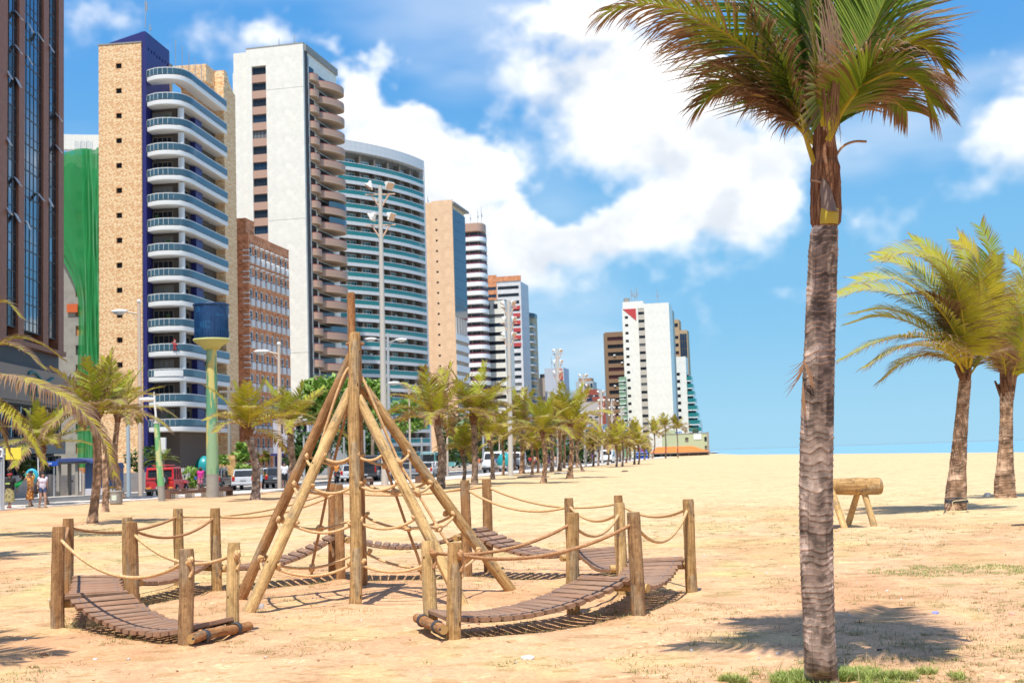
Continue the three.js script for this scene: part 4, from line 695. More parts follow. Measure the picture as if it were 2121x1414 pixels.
function logGeo(a, b, r0, r1, seed, o = {}) {          // an uneven round log with chamfered ends, knots and drying cracks
  const L = a.distanceTo(b), n = o.n ?? 20, m = Math.max(8, Math.round(L / .05)), p = [], uv = [], id = [];
  const bend = (o.bend ?? .012) * (hash3(seed, 1, 1) - .5) * 2, ba = hash3(seed, 2, 1) * 6.28, crack = hash3(seed, 5, 2) * 6.28;
  const knots = Array.from({ length: Math.round(L * 2) }, (_, i) => [hash3(seed, i, 7) * L, hash3(seed, i, 8) * 6.28]);
  for (let j = 0; j <= m; j++) for (let i = 0; i <= n; i++) {
    const t = j / m, th = i / n * 6.2832, c = Math.cos(th), s = Math.sin(th); let r = lerp(r0, r1, t) * (1 + (fbm(c * 1.4 + seed, s * 1.4, t * L * 3, 3) - .5) * .24);
    const e = Math.min(t, 1 - t) * L; if (e < .012) r *= .93;
    for (const [kh, ka] of knots) { let da = Math.abs(th - ka); da = Math.min(da, 6.2832 - da) * r0; const q = ((t * L - kh) ** 2 + da * da) / .0016; if (q < 4) r += .007 * Math.exp(-q * 2) - .008 * Math.exp(-q * 12); }
    let dc = Math.abs(th - crack - .15 * Math.sin(t * 7)); dc = Math.min(dc, 6.2832 - dc); if (dc < .16 && hash3(seed, 9, 9) > .2) r -= .014 * sstep(.16, .02, dc) * sstep(0, .1, t) * sstep(1, .7, t);
    const w = bend * Math.sin(t * Math.PI * (1 + hash3(seed, 4, 4)));
    p.push(r * c + w * Math.cos(ba), t * L, r * s + w * Math.sin(ba)); uv.push(i / n, t * L / 1.2 + hash3(seed, 3, 3));
  }
  for (let j = 0; j < m; j++) for (let i = 0; i < n; i++) { const k = j * (n + 1) + i; id.push(k, k + n + 1, k + 1, k + 1, k + n + 1, k + n + 2); }
  const g = new THREE.BufferGeometry(); g.setAttribute('position', new THREE.Float32BufferAttribute(p, 3)); g.setAttribute('uv', new THREE.Float32BufferAttribute(uv, 2)); g.setIndex(id); g.computeVertexNormals();
  const cap = (j, up) => { const q = [], u2 = [], base = j * (n + 1) * 3, cx = [0, 0, 0]; for (let i = 0; i < n; i++) for (let c = 0; c < 3; c++) cx[c] += p[base + i * 3 + c] / n; for (let i = 0; i < n; i++) { const A = p.slice(base + i * 3, base + i * 3 + 3), B2 = p.slice(base + i * 3 + 3, base + i * 3 + 6); for (const v of up ? [cx, B2, A] : [cx, A, B2]) { q.push(...v); u2.push(.5 + v[0] / r0 * .48, .5 + v[2] / r0 * .48); } } const f = new THREE.BufferGeometry(); f.setAttribute('position', new THREE.Float32BufferAttribute(q, 3)); f.setAttribute('uv', new THREE.Float32BufferAttribute(u2, 2)); f.computeVertexNormals(); return f; };
  const place = (x) => x.applyQuaternion(new THREE.Quaternion().setFromUnitVectors(V(0, 1, 0), b.clone().sub(a).normalize())).translate(a.x, a.y, a.z);
  return [place(g), place(merge([cap(0, false), cap(m, true)]))];
}
function log(name, a, b, r0, r1, seed, parent, m, o) { const [g, c] = logGeo(a, b, r0, r1, seed, o), q = mesh(name, g, m, parent); mesh('cut_end', c, endGrain, q); return q; }
const ropeM = new THREE.MeshStandardMaterial({ roughness: .9, map: tex(128, 128, (u, v, x, y) => { const t = (hash3(x, y, 3) - .5) * 40 + (wnoise(u * .2, v, 50, 4) - .5) * 44; return [212 + t, 172 + t, 122 + t]; }) });
const ropeDark = new THREE.MeshStandardMaterial({ roughness: .92, map: tex(128, 128, (u, v, x, y) => { const t = (hash3(x, y, 3) - .5) * 40 + (wnoise(u * .2, v, 50, 4) - .5) * 40; return [176 + t, 130 + t, 88 + t]; }) });
function ropeGeo(pts, R = .018, closed = false) {     // three laid strands
  const curve = new THREE.CatmullRomCurve3(pts, closed, 'centripetal'), L = curve.getLength(), m = Math.max(10, Math.round(L / .0105)), n = 12, P = curve.getSpacedPoints(m), fr = curve.computeFrenetFrames(m, closed), p = [], uv = [], id = [];
  let N = V(0, 1, 0); const T0 = fr.tangents[0]; if (Math.abs(T0.y) > .9) N.set(1, 0, 0);
  for (let j = 0; j <= m; j++) {
    const T = fr.tangents[j]; N = N.clone().addScaledVector(T, -N.dot(T)).normalize(); const Bn = T.clone().cross(N), ph = j / m * L / .075 * 6.2832;
    for (let i = 0; i <= n; i++) { const th = i / n * 6.2832, q = Math.abs(Math.cos(1.5 * (th - ph / 1))), r = R * (.66 + .42 * q); p.push(P[j].x + r * (Math.cos(th) * N.x + Math.sin(th) * Bn.x), P[j].y + r * (Math.cos(th) * N.y + Math.sin(th) * Bn.y), P[j].z + r * (Math.cos(th) * N.z + Math.sin(th) * Bn.z)); uv.push(i / n, j / m * L / .3); }
  }
  for (let j = 0; j < m; j++) for (let i = 0; i < n; i++) { const k = j * (n + 1) + i; id.push(k, k + 1, k + n + 1, k + 1, k + n + 2, k + n + 1); }
  const g = new THREE.BufferGeometry(); g.setAttribute('position', new THREE.Float32BufferAttribute(p, 3)); g.setAttribute('uv', new THREE.Float32BufferAttribute(uv, 2)); g.setIndex(id); g.computeVertexNormals(); return g;
}
const sag = (a, b, s, n = 8) => Array.from({ length: n + 1 }, (_, i) => { const t = i / n; return a.clone().lerp(b, t).add(V(0, -s * 4 * t * (1 - t), 0)); });
const knotBase = (() => { const k = new THREE.TorusKnotGeometry(.019, .0145, 60, 8, 2, 3); return k; })();
const knot = (p, s = 1, r = 0) => knotBase.clone().scale(s, s * .9, s).rotateY(r * 6).rotateX(r * 3).translate(p.x, p.y, p.z);

// pairs of posts round the ring, outer post first: [pixel of the foot or null, distance] give where they stand
const gx = (px, d) => (at(px, 1200, d).x);
const PAIR = [
  { o: [384.5, 11.46], i: [482, 12.14], h: [.865, .865], y: .15, name: 'at the entrance end of the left front bridge' },
  { o: [119, 12.88], i: [272.5, 13.25], h: [1.04, 1.05], y: .33, name: 'at the far left corner' },
  { o: [138.5, 15.0], i: [266, 14.75], h: [1.04, 1.04], y: .35, name: 'at the left rear corner behind the far left pair' },
  { o: [370, 17.0], i: [448, 16.4], h: [1.05, 1.06], y: .35, name: 'between the two left rear bridges' },
  { o: [690, 18.0], i: [706, 17.2], h: [1.3, 1.3], y: .62, name: 'at the back behind the climbing frame' },
  { o: [1013, 17.75], i: [967, 17.1], h: [1.3, 1.3], y: .61, name: 'at the back right of the climbing frame' },
  { o: [1288, 16.9], i: [1186, 16.5], h: [1.04, 1.04], y: .34, name: 'at the right rear corner' },
  { o: [1434, 14.5], i: [1287, 14.4], h: [1.05, 1.04], y: .37, name: 'at the far right corner' },
  { o: [1320, 12.45], i: [1187, 12.95], h: [1.02, 1.01], y: .35, name: 'at the near right corner' },
  { o: [934, 11.24], i: [889, 11.95], h: [.86, .835], y: .19, name: 'at the entrance end of the right front bridge' },
];
PAIR.forEach((p, k) => {
  p.P = [p.o, p.i].map(([px, d]) => V(gx(px, d), 0, -d)); p.P.forEach((q) => mounds.push([q.x, q.z, .2, .035]));
  const mid = p.P[0].clone().add(p.P[1]).multiplyScalar(.5), g = thing('post_pair', 'pair of round wooden posts ' + p.name, 'post', mid, 0, undefined);
  p.top = [];
  for (let s = 0; s < 2; s++) {
    const f = p.P[s].clone().sub(mid), lean = k === 9 && s === 0 ? V(.045, 0, 0) : V((hash3(k, s, 3) - .5) * .03, 0, (hash3(k, s, 4) - .5) * .03), r = .061 + hash3(k, s, 6) * .008;
    const a = f.clone().add(V(0, -.3, 0)), b = f.clone().add(V(0, p.h[s], 0)).add(lean); log('post', a, b, r + .003, r - .002, k * 2 + s + 11, g, WOOD[[3, 2, 1, 1, 1, 0, 0, 0, 4, 1, 1, 1, 1, 3, 0, 2, 3, 0, 0, 2, 0][k * 2 + s]]);
    p.top.push(p.P[s].clone().add(lean).add(V(0, p.h[s] - .1, 0)));
  }
  const d = p.P[1].clone().sub(p.P[0]).normalize(), out = k === 0 || k === 9 ? 1 : -1; let nrm = V(-d.z, 0, d.x); if (nrm.z * out < 0) nrm.negate(); p.d = d; p.nrm = nrm;
  const yb = p.y - .075, off = nrm.clone().multiplyScalar(.1), e = k === 0 || k === 9 ? .12 : .1;
  const A = p.P[0].clone().sub(mid).addScaledVector(d, -e * .6).add(off).setY(yb), B2 = p.P[1].clone().sub(mid).addScaledVector(d, e).add(off).setY(yb);
  log('cross_log', A, B2, .046, .044, k + 60, g, k === 0 || k === 9 ? WOOD[4] : WOOD[2], { n: 14 });
  if (k === 0 || k === 9) for (const t of [.22, .76]) { const c = A.clone().lerp(B2, t), q = new THREE.TorusGeometry(.05, .012, 6, 16).scale(1, 1, 2.4); q.rotateY(Math.atan2(d.x, d.z)); q.translate(c.x, c.y, c.z); mesh('clamp', q, M.darkGrey, g); }
  mesh('bolt', merge([A, B2].map((c, i) => cy(.012, .012, .012, 8).rotateX(Math.PI / 2).translate(c.x + (i ? -.09 : .09) * d.x, c.y + .01, c.z + .047))), M.darkGrey, g);
});
const slatTex = tex(256, 64, (u, v, x, y) => { const t = (wnoise(u * .1, v, 60, 3) - .5) * 26 + (hash3(x, y, 6) - .5) * 14 + (wfbm(u, v, 5, 3, 9) - .5) * 30; return [146 + t, 113 + t, 88 + t]; });
const slatMs = [[.92, .92, .95], [1, 1, 1], [1.1, 1.08, 1.06], [1.06, .98, .92]].map((c) => new THREE.MeshStandardMaterial({ map: slatTex, color: new THREE.Color(...c), roughness: .62 }));
const slatEnd = mat([.3, .13, .075], .8);
const slatGeo = (L, w, h) => { const c = .006, s = new THREE.Shape([[-w / 2 + c, -h / 2], [w / 2 - c, -h / 2], [w / 2, -h / 2 + c], [w / 2, h / 2 - c], [w / 2 - c, h / 2], [-w / 2 + c, h / 2], [-w / 2, h / 2 - c], [-w / 2, -h / 2 + c]].map(([a, b]) => new THREE.Vector2(a, b))); const g = new THREE.ExtrudeGeometry(s, { depth: L, bevelEnabled: false }).translate(0, 0, -L / 2); g.clearGroups(); const p = g.attributes.position, uv = g.attributes.uv; for (let i = 0; i < p.count; i++) uv.setXY(i, p.getZ(i) / .7, p.getX(i) * 5 + p.getY(i) * 5); return g; };
const beltM = mat([.022, .022, .024], .8), boltM = mat([.6, .6, .62], .3, { metalness: .8 });
const BR = ['left front', 'far left', 'left rear', 'back left', 'back middle', 'back right', 'right rear', 'far right', 'right front'];
const slatG = [.62, .63, .612].map((L) => slatGeo(L, .09, .042));
BR.forEach((nm, k) => {
  const A = PAIR[k], B2 = PAIR[k + 1], mA = A.P[0].clone().add(A.P[1]).multiplyScalar(.5), mB = B2.P[0].clone().add(B2.P[1]).multiplyScalar(.5);
  const g = thing('plank_bridge', 'sagging bridge of brown planks on dark belts, ' + nm + ' of the ring', 'bridge', mA.clone(), 0);
  for (const t of [.25, .5, .75]) { const q = mA.clone().lerp(mB, t); mounds.push([q.x, q.z, .45, -.045]); }
  const dir = mB.clone().sub(mA), L = dir.length(), s = [.17, .13, .15, .22, .2, .17, .17, .17, .13][k];
  const H = (t) => lerp(A.y, B2.y, t) - s * 4 * t * (1 - t); const n = Math.round((L + .16) / .117), C = [], bolts = [], belt = [[], []];
  for (let i = 0; i < n; i++) {
    const t = (i + .5) / n * (1 + .1 / L) - .05 / L, c = dir.clone().multiplyScalar(t).setY(H(clamp(t, 0, 1))), w = A.d.clone().lerp(B2.d, t).normalize(), t2 = t + .02, tg = dir.clone().multiplyScalar(.02).setY(H(clamp(t2, 0, 1)) - H(clamp(t, 0, 1))).normalize();
    const X = tg.clone().addScaledVector(w, -tg.dot(w)).normalize(), Z = w, Y = Z.clone().cross(X).normalize(); if (Y.y < 0) { Y.negate(); }
    const m4 = new THREE.Matrix4().makeBasis(X, Y, X.clone().cross(Y)); const sl = mesh('slat', slatG[Math.floor(Rp() * 3)], slatMs[Math.floor(Rp() * 4)], g); sl.position.copy(c).addScaledVector(w, (Rp() - .5) * .018); sl.quaternion.setFromRotationMatrix(m4); sl.rotateX((Rp() - .5) * .03); sl.rotateZ((Rp() - .5) * .05);
    for (const e of [-1, 1]) { const q = c.clone().addScaledVector(w, e * .225); belt[(e + 1) / 2].push(q.clone().addScaledVector(Y, -.027)); for (const f of [-.022, .022]) bolts.push(cy(.0075, .0075, .006, 6).applyMatrix4(m4).translate(q.x + X.x * f + Y.x * .024, q.y + X.y * f + Y.y * .024, q.z + X.z * f + Y.z * .024)); }
  }
  for (const b of belt) { const q = []; for (let i = 1; i < b.length; i++) { const a = b[i - 1], c = b[i], m = a.clone().add(c).multiplyScalar(.5), u = bx(a.distanceTo(c) + .01, .009, .055); const X = c.clone().sub(a).normalize(), Z = V(0, 1, 0).cross(X).normalize().negate(), Y = Z.clone().cross(X); u.applyMatrix4(new THREE.Matrix4().makeBasis(X, Y, Z)); q.push(u.translate(m.x, m.y, m.z)); } mesh('belt', merge(q), beltM, g); }
  tag(mesh('bolt', merge(bolts), boltM, g), null, null, null, 'stuff');
  for (let sd = 0; sd < 2; sd++) {                      // rope railings through the posts
    const a = A.top[sd], b = B2.top[sd], sg = [[.27, .2], [.1, .12], [.13, .2], [.12, .13], [.07, .07], [.16, .17], [.14, .15], [.28, .2], [.16, .13]][k][sd];
    const o = sag(a.clone().addScaledVector(b.clone().sub(a).normalize(), -.03), b.clone().addScaledVector(a.clone().sub(b).normalize(), -.03), sg);
    const where = (k > 2 && k < 6 ? ['far', 'near'] : ['outer', 'inner'])[sd];
    const list = [ropeGeo(o, .0175)]; if (k === 0 || k === 8) { const p = k === 0 ? a : b, off = V(.0, -.02, .078); list.push(knot(p.clone().add(V(sd ? .05 : .045, -.01, .05)), 1.25, Rp()), ropeGeo([p.clone().add(V(.05, -.02, .06)), p.clone().add(V(.07, -.09, .05)), p.clone().add(V(.045, -.15, .055))], .0145)); }
    tag(mesh('rope_railing', merge(list), k === 1 || k === 2 || k === 8 ? ropeDark : ropeM), `thick laid rope hanging along the ${where} side of the ${nm} plank bridge`, 'rope');
  }
});
// the climbing frame: six leaning logs round a mast, with a rope net
{
  const at0 = (px, d) => V(gx(px, d), 0, -d), C0 = V(gx(740, 14.65), 0, -14.65), g = thing('climbing_frame', 'tall tripod of leaning logs round a mast with a rope climbing net', 'climbing frame', C0);
  const P = (px, py, d) => at(px, py, d).sub(C0), foot = (px, d) => V(gx(px, d), 0, -d).sub(C0);
  const legs = { LB: [foot(497, 15.2), P(733, 722, 14.86)], LF: [foot(512, 13.72), P(727, 806, 14.46)], F: [foot(733, 13.9), P(735.5, 690, 14.54)], RF: [foot(958, 13.7), P(742, 822, 14.46)], RB: [foot(1062, 15.05), P(752, 800, 14.78)], K: [foot(751, 16.15), P(737, 705, 14.9)] };
  const lm = { LB: 1, LF: 2, F: 0, RF: 2, RB: 0, K: 1 }; let sd = 200;
  for (const k in legs) { const [a0, b] = legs[k], a = a0.clone().addScaledVector(b.clone().sub(a0), -.28 / b.y); legs[k][0] = a; log('leg', a, b, k === 'F' ? .071 : .068, k === 'F' ? .064 : .058, sd++, g, WOOD[lm[k]], { n: 24, bend: .03 }); mounds.push([a.x + C0.x, a.z + C0.z, .28, .05]); }
  log('mast', V(0, -.3, 0), P(726, 606, 14.66), .055, .047, 231, g, WOOD[4], { bend: .004 });
  const onLeg = (k, h) => { const [a, b] = legs[k], t = (h - a.y) / (b.y - a.y); return a.clone().lerp(b, t); }, ring = ['LB', 'LF', 'F', 'RF', 'RB', 'K'], Hs = [.5, .95, 1.36, 1.68], mids = {};
  for (let i = 0; i < 6; i++) { const k = ring[i], q = ring[(i + 1) % 6]; mids[k + q] = []; for (const h of Hs) { const dh = (Rp() - .5) * .06, a = onLeg(k, h), b = onLeg(q, h + dh), wide = a.distanceTo(b), pts = sag(a, b, .05 + wide * .085, 8); mesh('rope', ropeGeo(pts, .0165), ropeM, g); mids[k + q].push(pts[4].clone()); mesh('knot', merge([knot(a.clone().lerp(b, .1), 1.05, Rp()), knot(a.clone().lerp(b, .93), .95, Rp())]), ropeM, g); } }
  const apex = { LBLF: P(722, 762, 14.62), RFRB: P(741, 765, 14.6), RBK: P(745, 800, 14.85), KLB: P(730, 800, 14.85) };
  for (const k of ['LBLF', 'RFRB', 'RBK', 'KLB']) { const m = mids[k], pts = [P(735, 765, 14.7), apex[k], m[3], m[2], m[1], m[0], m[0].clone().add(V(0, -.12, .02))]; mesh('rope', ropeGeo(pts, .0175), k === 'LBLF' || k === 'RFRB' ? ropeM : ropeDark, g); mesh('knot', merge(m.map((q) => knot(q, 1.45, Rp()))), ropeM, g); }
  mesh('lashing', merge([0, 1, 2, 3].map((i) => { const c = P(735, 712 + i * 9, 14.62), t = new THREE.TorusGeometry(.1, .013, 6, 22).rotateX(Math.PI / 2); return t.translate(c.x, c.y, c.z); }).slice(0, 1)), ropeDark, g);
}
// the log horse by the near palm
{
  const D = 24.6, C0 = V(gx(1748, D), 0, -D), g = thing('log_horse', 'thick log on four splayed legs half hidden by the near palm trunk', 'play horse', C0), P = (px, py, d) => at(px, py, d).sub(C0);
  const [q, c] = logGeo(P(1664, 1008, 24.8), P(1824, 1006.5, 24.4), .158, .162, 300, { n: 28, bend: .01 }); const body = mesh('body_log', q, WOOD[0], g); mesh('cut_end', c, WOOD[0], body);
  mesh('end_dome', new THREE.SphereGeometry(.157, 24, 12).scale(.35, 1, 1).translate(P(1823, 1006.5, 24.4).x, P(1823, 1006.5, 24.4).y, P(1823, 1006.5, 24.4).z), WOOD[0], body);
  [[1722, 1012, 24.55, 1756, 1099, 24.1], [1779, 1014, 24.7, 1750, 1088, 25.2], [1789, 1014, 24.5, 1817, 1097, 24.25], [1712, 1014, 24.7, 1686, 1090, 25.2]].forEach(([a, b, d, e, f, h], i) => { log('leg', P(e, f, h).setY(-.15), P(a, b, d), .066, .058, 310 + i, g, WOOD[2]); mounds.push([P(e, f, h).x + C0.x, P(e, f, h).z + C0.z, .4, .06]); });
}
// ---------------------------------------------------------------- palms
const leafM = new THREE.MeshPhysicalMaterial({ vertexColors: true, roughness: .75, specularIntensity: .45, transmission: .42, thickness: 0, side: THREE.DoubleSide, color: 0xffffff });
const stalkM = new THREE.MeshStandardMaterial({ vertexColors: true, roughness: .6 });
const G1 = [.06, .155, .012], G2 = [.3, .42, .03], YEL = [.72, .54, .045], DRY = [.2, .1, .055], DRY2 = [.5, .33, .18];
const mixc = (a, b, t) => [lerp(a[0], b[0], t), lerp(a[1], b[1], t), lerp(a[2], b[2], t)];
// a frond: pts = the midrib in palm space; leaflets spread from it, hang with gravity and drift with the wind
function frond(pts, o = {}) {
  const R = rng(o.seed ?? 1), curve = new THREE.CatmullRomCurve3(pts, false, 'centripetal'), L = curve.getLength(), n = o.n ?? 60, segs = o.segs ?? 3, len = o.len ?? .75, wid = o.wid ?? .03, from = o.from ?? .16;
  const grav = o.grav ?? .5, wind = o.wind ?? V(0, 0, 0), dry = o.dry ?? .25, roll = o.roll ?? 0, green = o.green ?? .4, P = [], C = [], I = [];
  const q = (a) => { P.push(a.x, a.y, a.z); };
  // midrib
  const nr = o.ribSegs ?? 14, rr = o.rib ?? .02, k = 5, cs = curve.getSpacedPoints(nr), fr = curve.computeFrenetFrames(nr, false); let Nn = V(0, 1, 0); const ribC = mixc(mixc(G2, YEL, o.yellow ?? .55), DRY, dry * .3);
  for (let j = 0; j <= nr; j++) { const T = fr.tangents[j]; Nn = Nn.clone().addScaledVector(T, -Nn.dot(T)); if (Nn.lengthSq() < 1e-6) Nn.set(1, 0, 0); Nn.normalize(); const Bn = T.clone().cross(Nn), r = rr * lerp(1.25, .16, Math.pow(j / nr, .8)); for (let i = 0; i < k; i++) { const th = i / k * 6.283; q(cs[j].clone().addScaledVector(Nn, r * Math.cos(th) * .8).addScaledVector(Bn, r * Math.sin(th) * 1.15)); C.push(...ribC); } }
  for (let j = 0; j < nr; j++) for (let i = 0; i < k; i++) { const a = j * k + i, b = j * k + (i + 1) % k; I.push(a, b, a + k, b, b + k, a + k); }
  // leaflets
  for (let i = 0; i < n; i++) for (const s of [-1, 1]) {
    if (R() < (o.gaps ?? .04)) continue;
    const t = from + (1 - from) * (i + .5 + (R() - .5) * .5) / n, b = curve.getPointAt(Math.min(.995, t)), T = curve.getTangentAt(Math.min(.995, t));
    let S = T.clone().cross(V(0, 1, 0)); if (S.lengthSq() < .02) S = T.clone().cross(o.up ?? V(1, 0, 0)); S.normalize(); let U = S.clone().cross(T).normalize();
    if (roll) { const c = Math.cos(roll), sn = Math.sin(roll), S2 = S.clone().multiplyScalar(c).addScaledVector(U, sn); U = U.multiplyScalar(c).addScaledVector(S, -sn); S = S2; }
    const f = (t - from) / (1 - from), l = len * (.5 + .75 * Math.sin(Math.min(1, f * 1.15 + .12) * Math.PI * .86)) * (.85 + R() * .3) * lerp(1, .55, f * f), fwd = lerp(o.fwd ?? .42, (o.fwd ?? .42) + .65, f);
    let dir = S.clone().multiplyScalar(s).addScaledVector(T, fwd).addScaledVector(U, (o.lift ?? .22)).addScaledVector(V(R() - .5, R() - .5, R() - .5), o.mess ?? .18).normalize(), pos = b.clone();
    const dead = R() < (o.dead ?? dry * .35), c0 = dead ? mixc(DRY, DRY2, R()) : mixc(mixc(G1, G2, clamp(green + (R() - .5) * .5, 0, 1)), YEL, clamp((o.yl ?? .06) + (R() - .5) * .12, 0, 1)), c1 = mixc(DRY, DRY2, R() * .8), tip = clamp(1 - dry * (1.1 + R() * .7), .05, 1);
    const side = T.clone().addScaledVector(dir, -T.dot(dir)); if (side.lengthSq() < 1e-4) side.copy(U); side.normalize(); const base = P.length / 3, G = grav * (.75 + R() * .5) * (dead ? 1.5 : 1);
    for (let j = 0; j <= segs; j++) {
      const v = j / segs, w = wid * (j === 0 ? .45 : j === segs ? .06 : Math.sin(Math.PI * (.22 + .72 * v))) * .5, nrm = dir.clone().cross(side).normalize(), dcol = dead ? c1 : mixc(c0, c1, sstep(tip - .12, tip + .1, v));
      if (o.fold) { q(pos.clone().addScaledVector(side, w)); q(pos.clone().addScaledVector(nrm, w * .5)); q(pos.clone().addScaledVector(side, -w)); C.push(...dcol, ...dcol, ...dcol); } else { q(pos.clone().addScaledVector(side, w)); q(pos.clone().addScaledVector(side, -w)); C.push(...dcol, ...dcol); }
      const m = o.fold ? 3 : 2; if (j) for (let e = 0; e < m - 1; e++) { const a = base + (j - 1) * m + e; I.push(a, a + 1, a + m, a + 1, a + m + 1, a + m); }
      pos.addScaledVector(dir, l / segs); dir.addScaledVector(V(0, -1, 0), G / segs * (.5 + v)).addScaledVector(wind, (.5 + v) / segs).normalize();
    }
  }
  const g = new THREE.BufferGeometry(); g.setAttribute('position', new THREE.Float32BufferAttribute(P, 3)); g.setAttribute('color', new THREE.Float32BufferAttribute(C, 3)); g.setAttribute('uv', new THREE.Float32BufferAttribute(new Float32Array(P.length / 3 * 2), 2)); g.setIndex(I); const ng = g.toNonIndexed(); ng.computeVertexNormals(); return ng;
}
// the midrib of a frond that leaves the crown at an angle and bends down and down-wind
function ribPath(az, el, L, droop, wind = V(0, 0, 0), start = V(0, 0, 0)) {
  const d = V(Math.sin(az) * Math.cos(el), Math.sin(el), -Math.cos(az) * Math.cos(el)), p = start.clone(), out = [p.clone()], n = 9;
  for (let i = 0; i < n; i++) { p.addScaledVector(d, L / n); out.push(p.clone()); d.addScaledVector(V(0, -1, 0), droop / n * (.4 + i / n * 1.3)).addScaledVector(wind, 1 / n).normalize(); }
  return out;
}
const barkTex = (k, sd) => tex(512, 512, (u, v, x, y) => { const a = wfbm(u, v, 7, 5, sd), b = wnoise(u, v * .05, 80, sd + 3), st = wnoise(u, v * .12, 22, sd + 5), n = (hash3(x, y, sd) - .5) * 24; const t = (a - .5) * 96 + (b - .5) * 12 + n - (st > .76 ? 22 : 0) + (a > .62 ? 24 : 0); return [k[0] + t, k[1] + t * .96, k[2] + t * .92]; });
const bark = [barkTex([152, 132, 118], 3), barkTex([156, 124, 98], 13), barkTex([146, 124, 108], 23)].map((t) => new THREE.MeshStandardMaterial({ map: t, roughness: .92, vertexColors: true }));
const barkPlain = barkTex([146, 126, 112], 33); const barkWood = new THREE.MeshStandardMaterial({ map: barkPlain, roughness: .92 });
const fibreM = new THREE.MeshStandardMaterial({ roughness: .95, map: tex(256, 256, (u, v, x, y) => { const t = (wnoise(u + v * .12, v * .1, 90, 4) - .5) * 60 + (wnoise(u - v * .1, v * .1, 70, 9) - .5) * 40 + (hash3(x, y, 3) - .5) * 30; return [112 + t, 76 + t, 52 + t * .9]; }) });
// a trunk ringed by leaf scars; path points with radii
function trunkGeo(pts, rad, o = {}) {
  const curve = new THREE.CatmullRomCurve3(pts, false, 'centripetal'), L = curve.getLength(), m = o.m ?? 60, n = o.n ?? 14, step = o.step ?? .09, P = [], U = [], I = [], CC = [], C = curve.getSpacedPoints(m), sd = o.seed ?? 1;
  for (let j = 0; j <= m; j++) {
    const t = j / m; let r = 0; for (let i = 0; i < rad.length - 1; i++) if (t >= rad[i][0]) r = lerp(rad[i][1], rad[i + 1][1], sstep(rad[i][0], rad[i + 1][0], t));
    for (let i = 0; i <= n; i++) {
      const th = i / n * 6.2832, c = Math.cos(th), s = Math.sin(th), wob = (fbm(c * .9 + sd, s * .9, t * L * 2.6, 3) - .5) * 2.6 + (fbm(c * 2.4 + sd, s * 2.4, t * L * 8, 2) - .5) * .7, q = t * L / step + wob, fr = q - Math.floor(q), kk = hash3(Math.floor(q), sd, 2);
      const lip = fr < .16 ? sstep(0, .16, fr) : Math.exp(-(fr - .16) * 5), kn = fbm(c * 2.2 + sd, s * 2.2, Math.floor(q) * 1.7, 2);
      let rr = r * (1 + (o.amp ?? .05) * (.25 + kk + (kn - .5) * 1.6) * lip - (o.amp ?? .05) * .3 + (fbm(c * 4 + sd, s * 4, t * L * 12, 2) - .5) * .04);
      const st = sstep(.44, .62, fbm(c * 1.6 + sd, s * 1.6, t * L * (o.fine ? 11 : 5), 4)), sh = .95 + .3 * (kk - .5) - .5 * st + (fr > .02 && fr < .2 && kn > .38 ? .5 + .3 * kn : 0); CC.push(sh, sh, sh);
      P.push(C[j].x + rr * c, C[j].y, C[j].z + rr * s); U.push(i / n * (o.ur ?? 1), t * L / .9);
    }
  }
  for (let j = 0; j < m; j++) for (let i = 0; i < n; i++) { const k = j * (n + 1) + i; I.push(k, k + n + 1, k + 1, k + 1, k + n + 1, k + n + 2); }
  const g = new THREE.BufferGeometry(); g.setAttribute('position', new THREE.Float32BufferAttribute(P, 3)); g.setAttribute('uv', new THREE.Float32BufferAttribute(U, 2)); g.setAttribute('color', new THREE.Float32BufferAttribute(CC, 3)); g.setIndex(I); g.computeVertexNormals(); return g;
}
const baseMat = (g) => { g.setAttribute('color', new THREE.BufferAttribute(new Float32Array(g.attributes.position.count * 3).fill(1), 3)); return g; };
const boot = (r, h, sd) => { const l = []; const R = rng(sd); for (let i = 0; i < 9; i++) { const a = i * 2.4 + R(), e = .5 + R() * .6, b = V(Math.cos(a) * r * .8, R() * h * .6, Math.sin(a) * r * .8); l.push(rod(b, b.clone().add(V(Math.cos(a) * r * e, h * (.5 + R() * .5), Math.sin(a) * r * e)), r * .42, r * .16, 6)); } return merge([cy(r * .95, r * 1.12, h * 1.3, 10, 0, h * .55, 0), ...l]); };

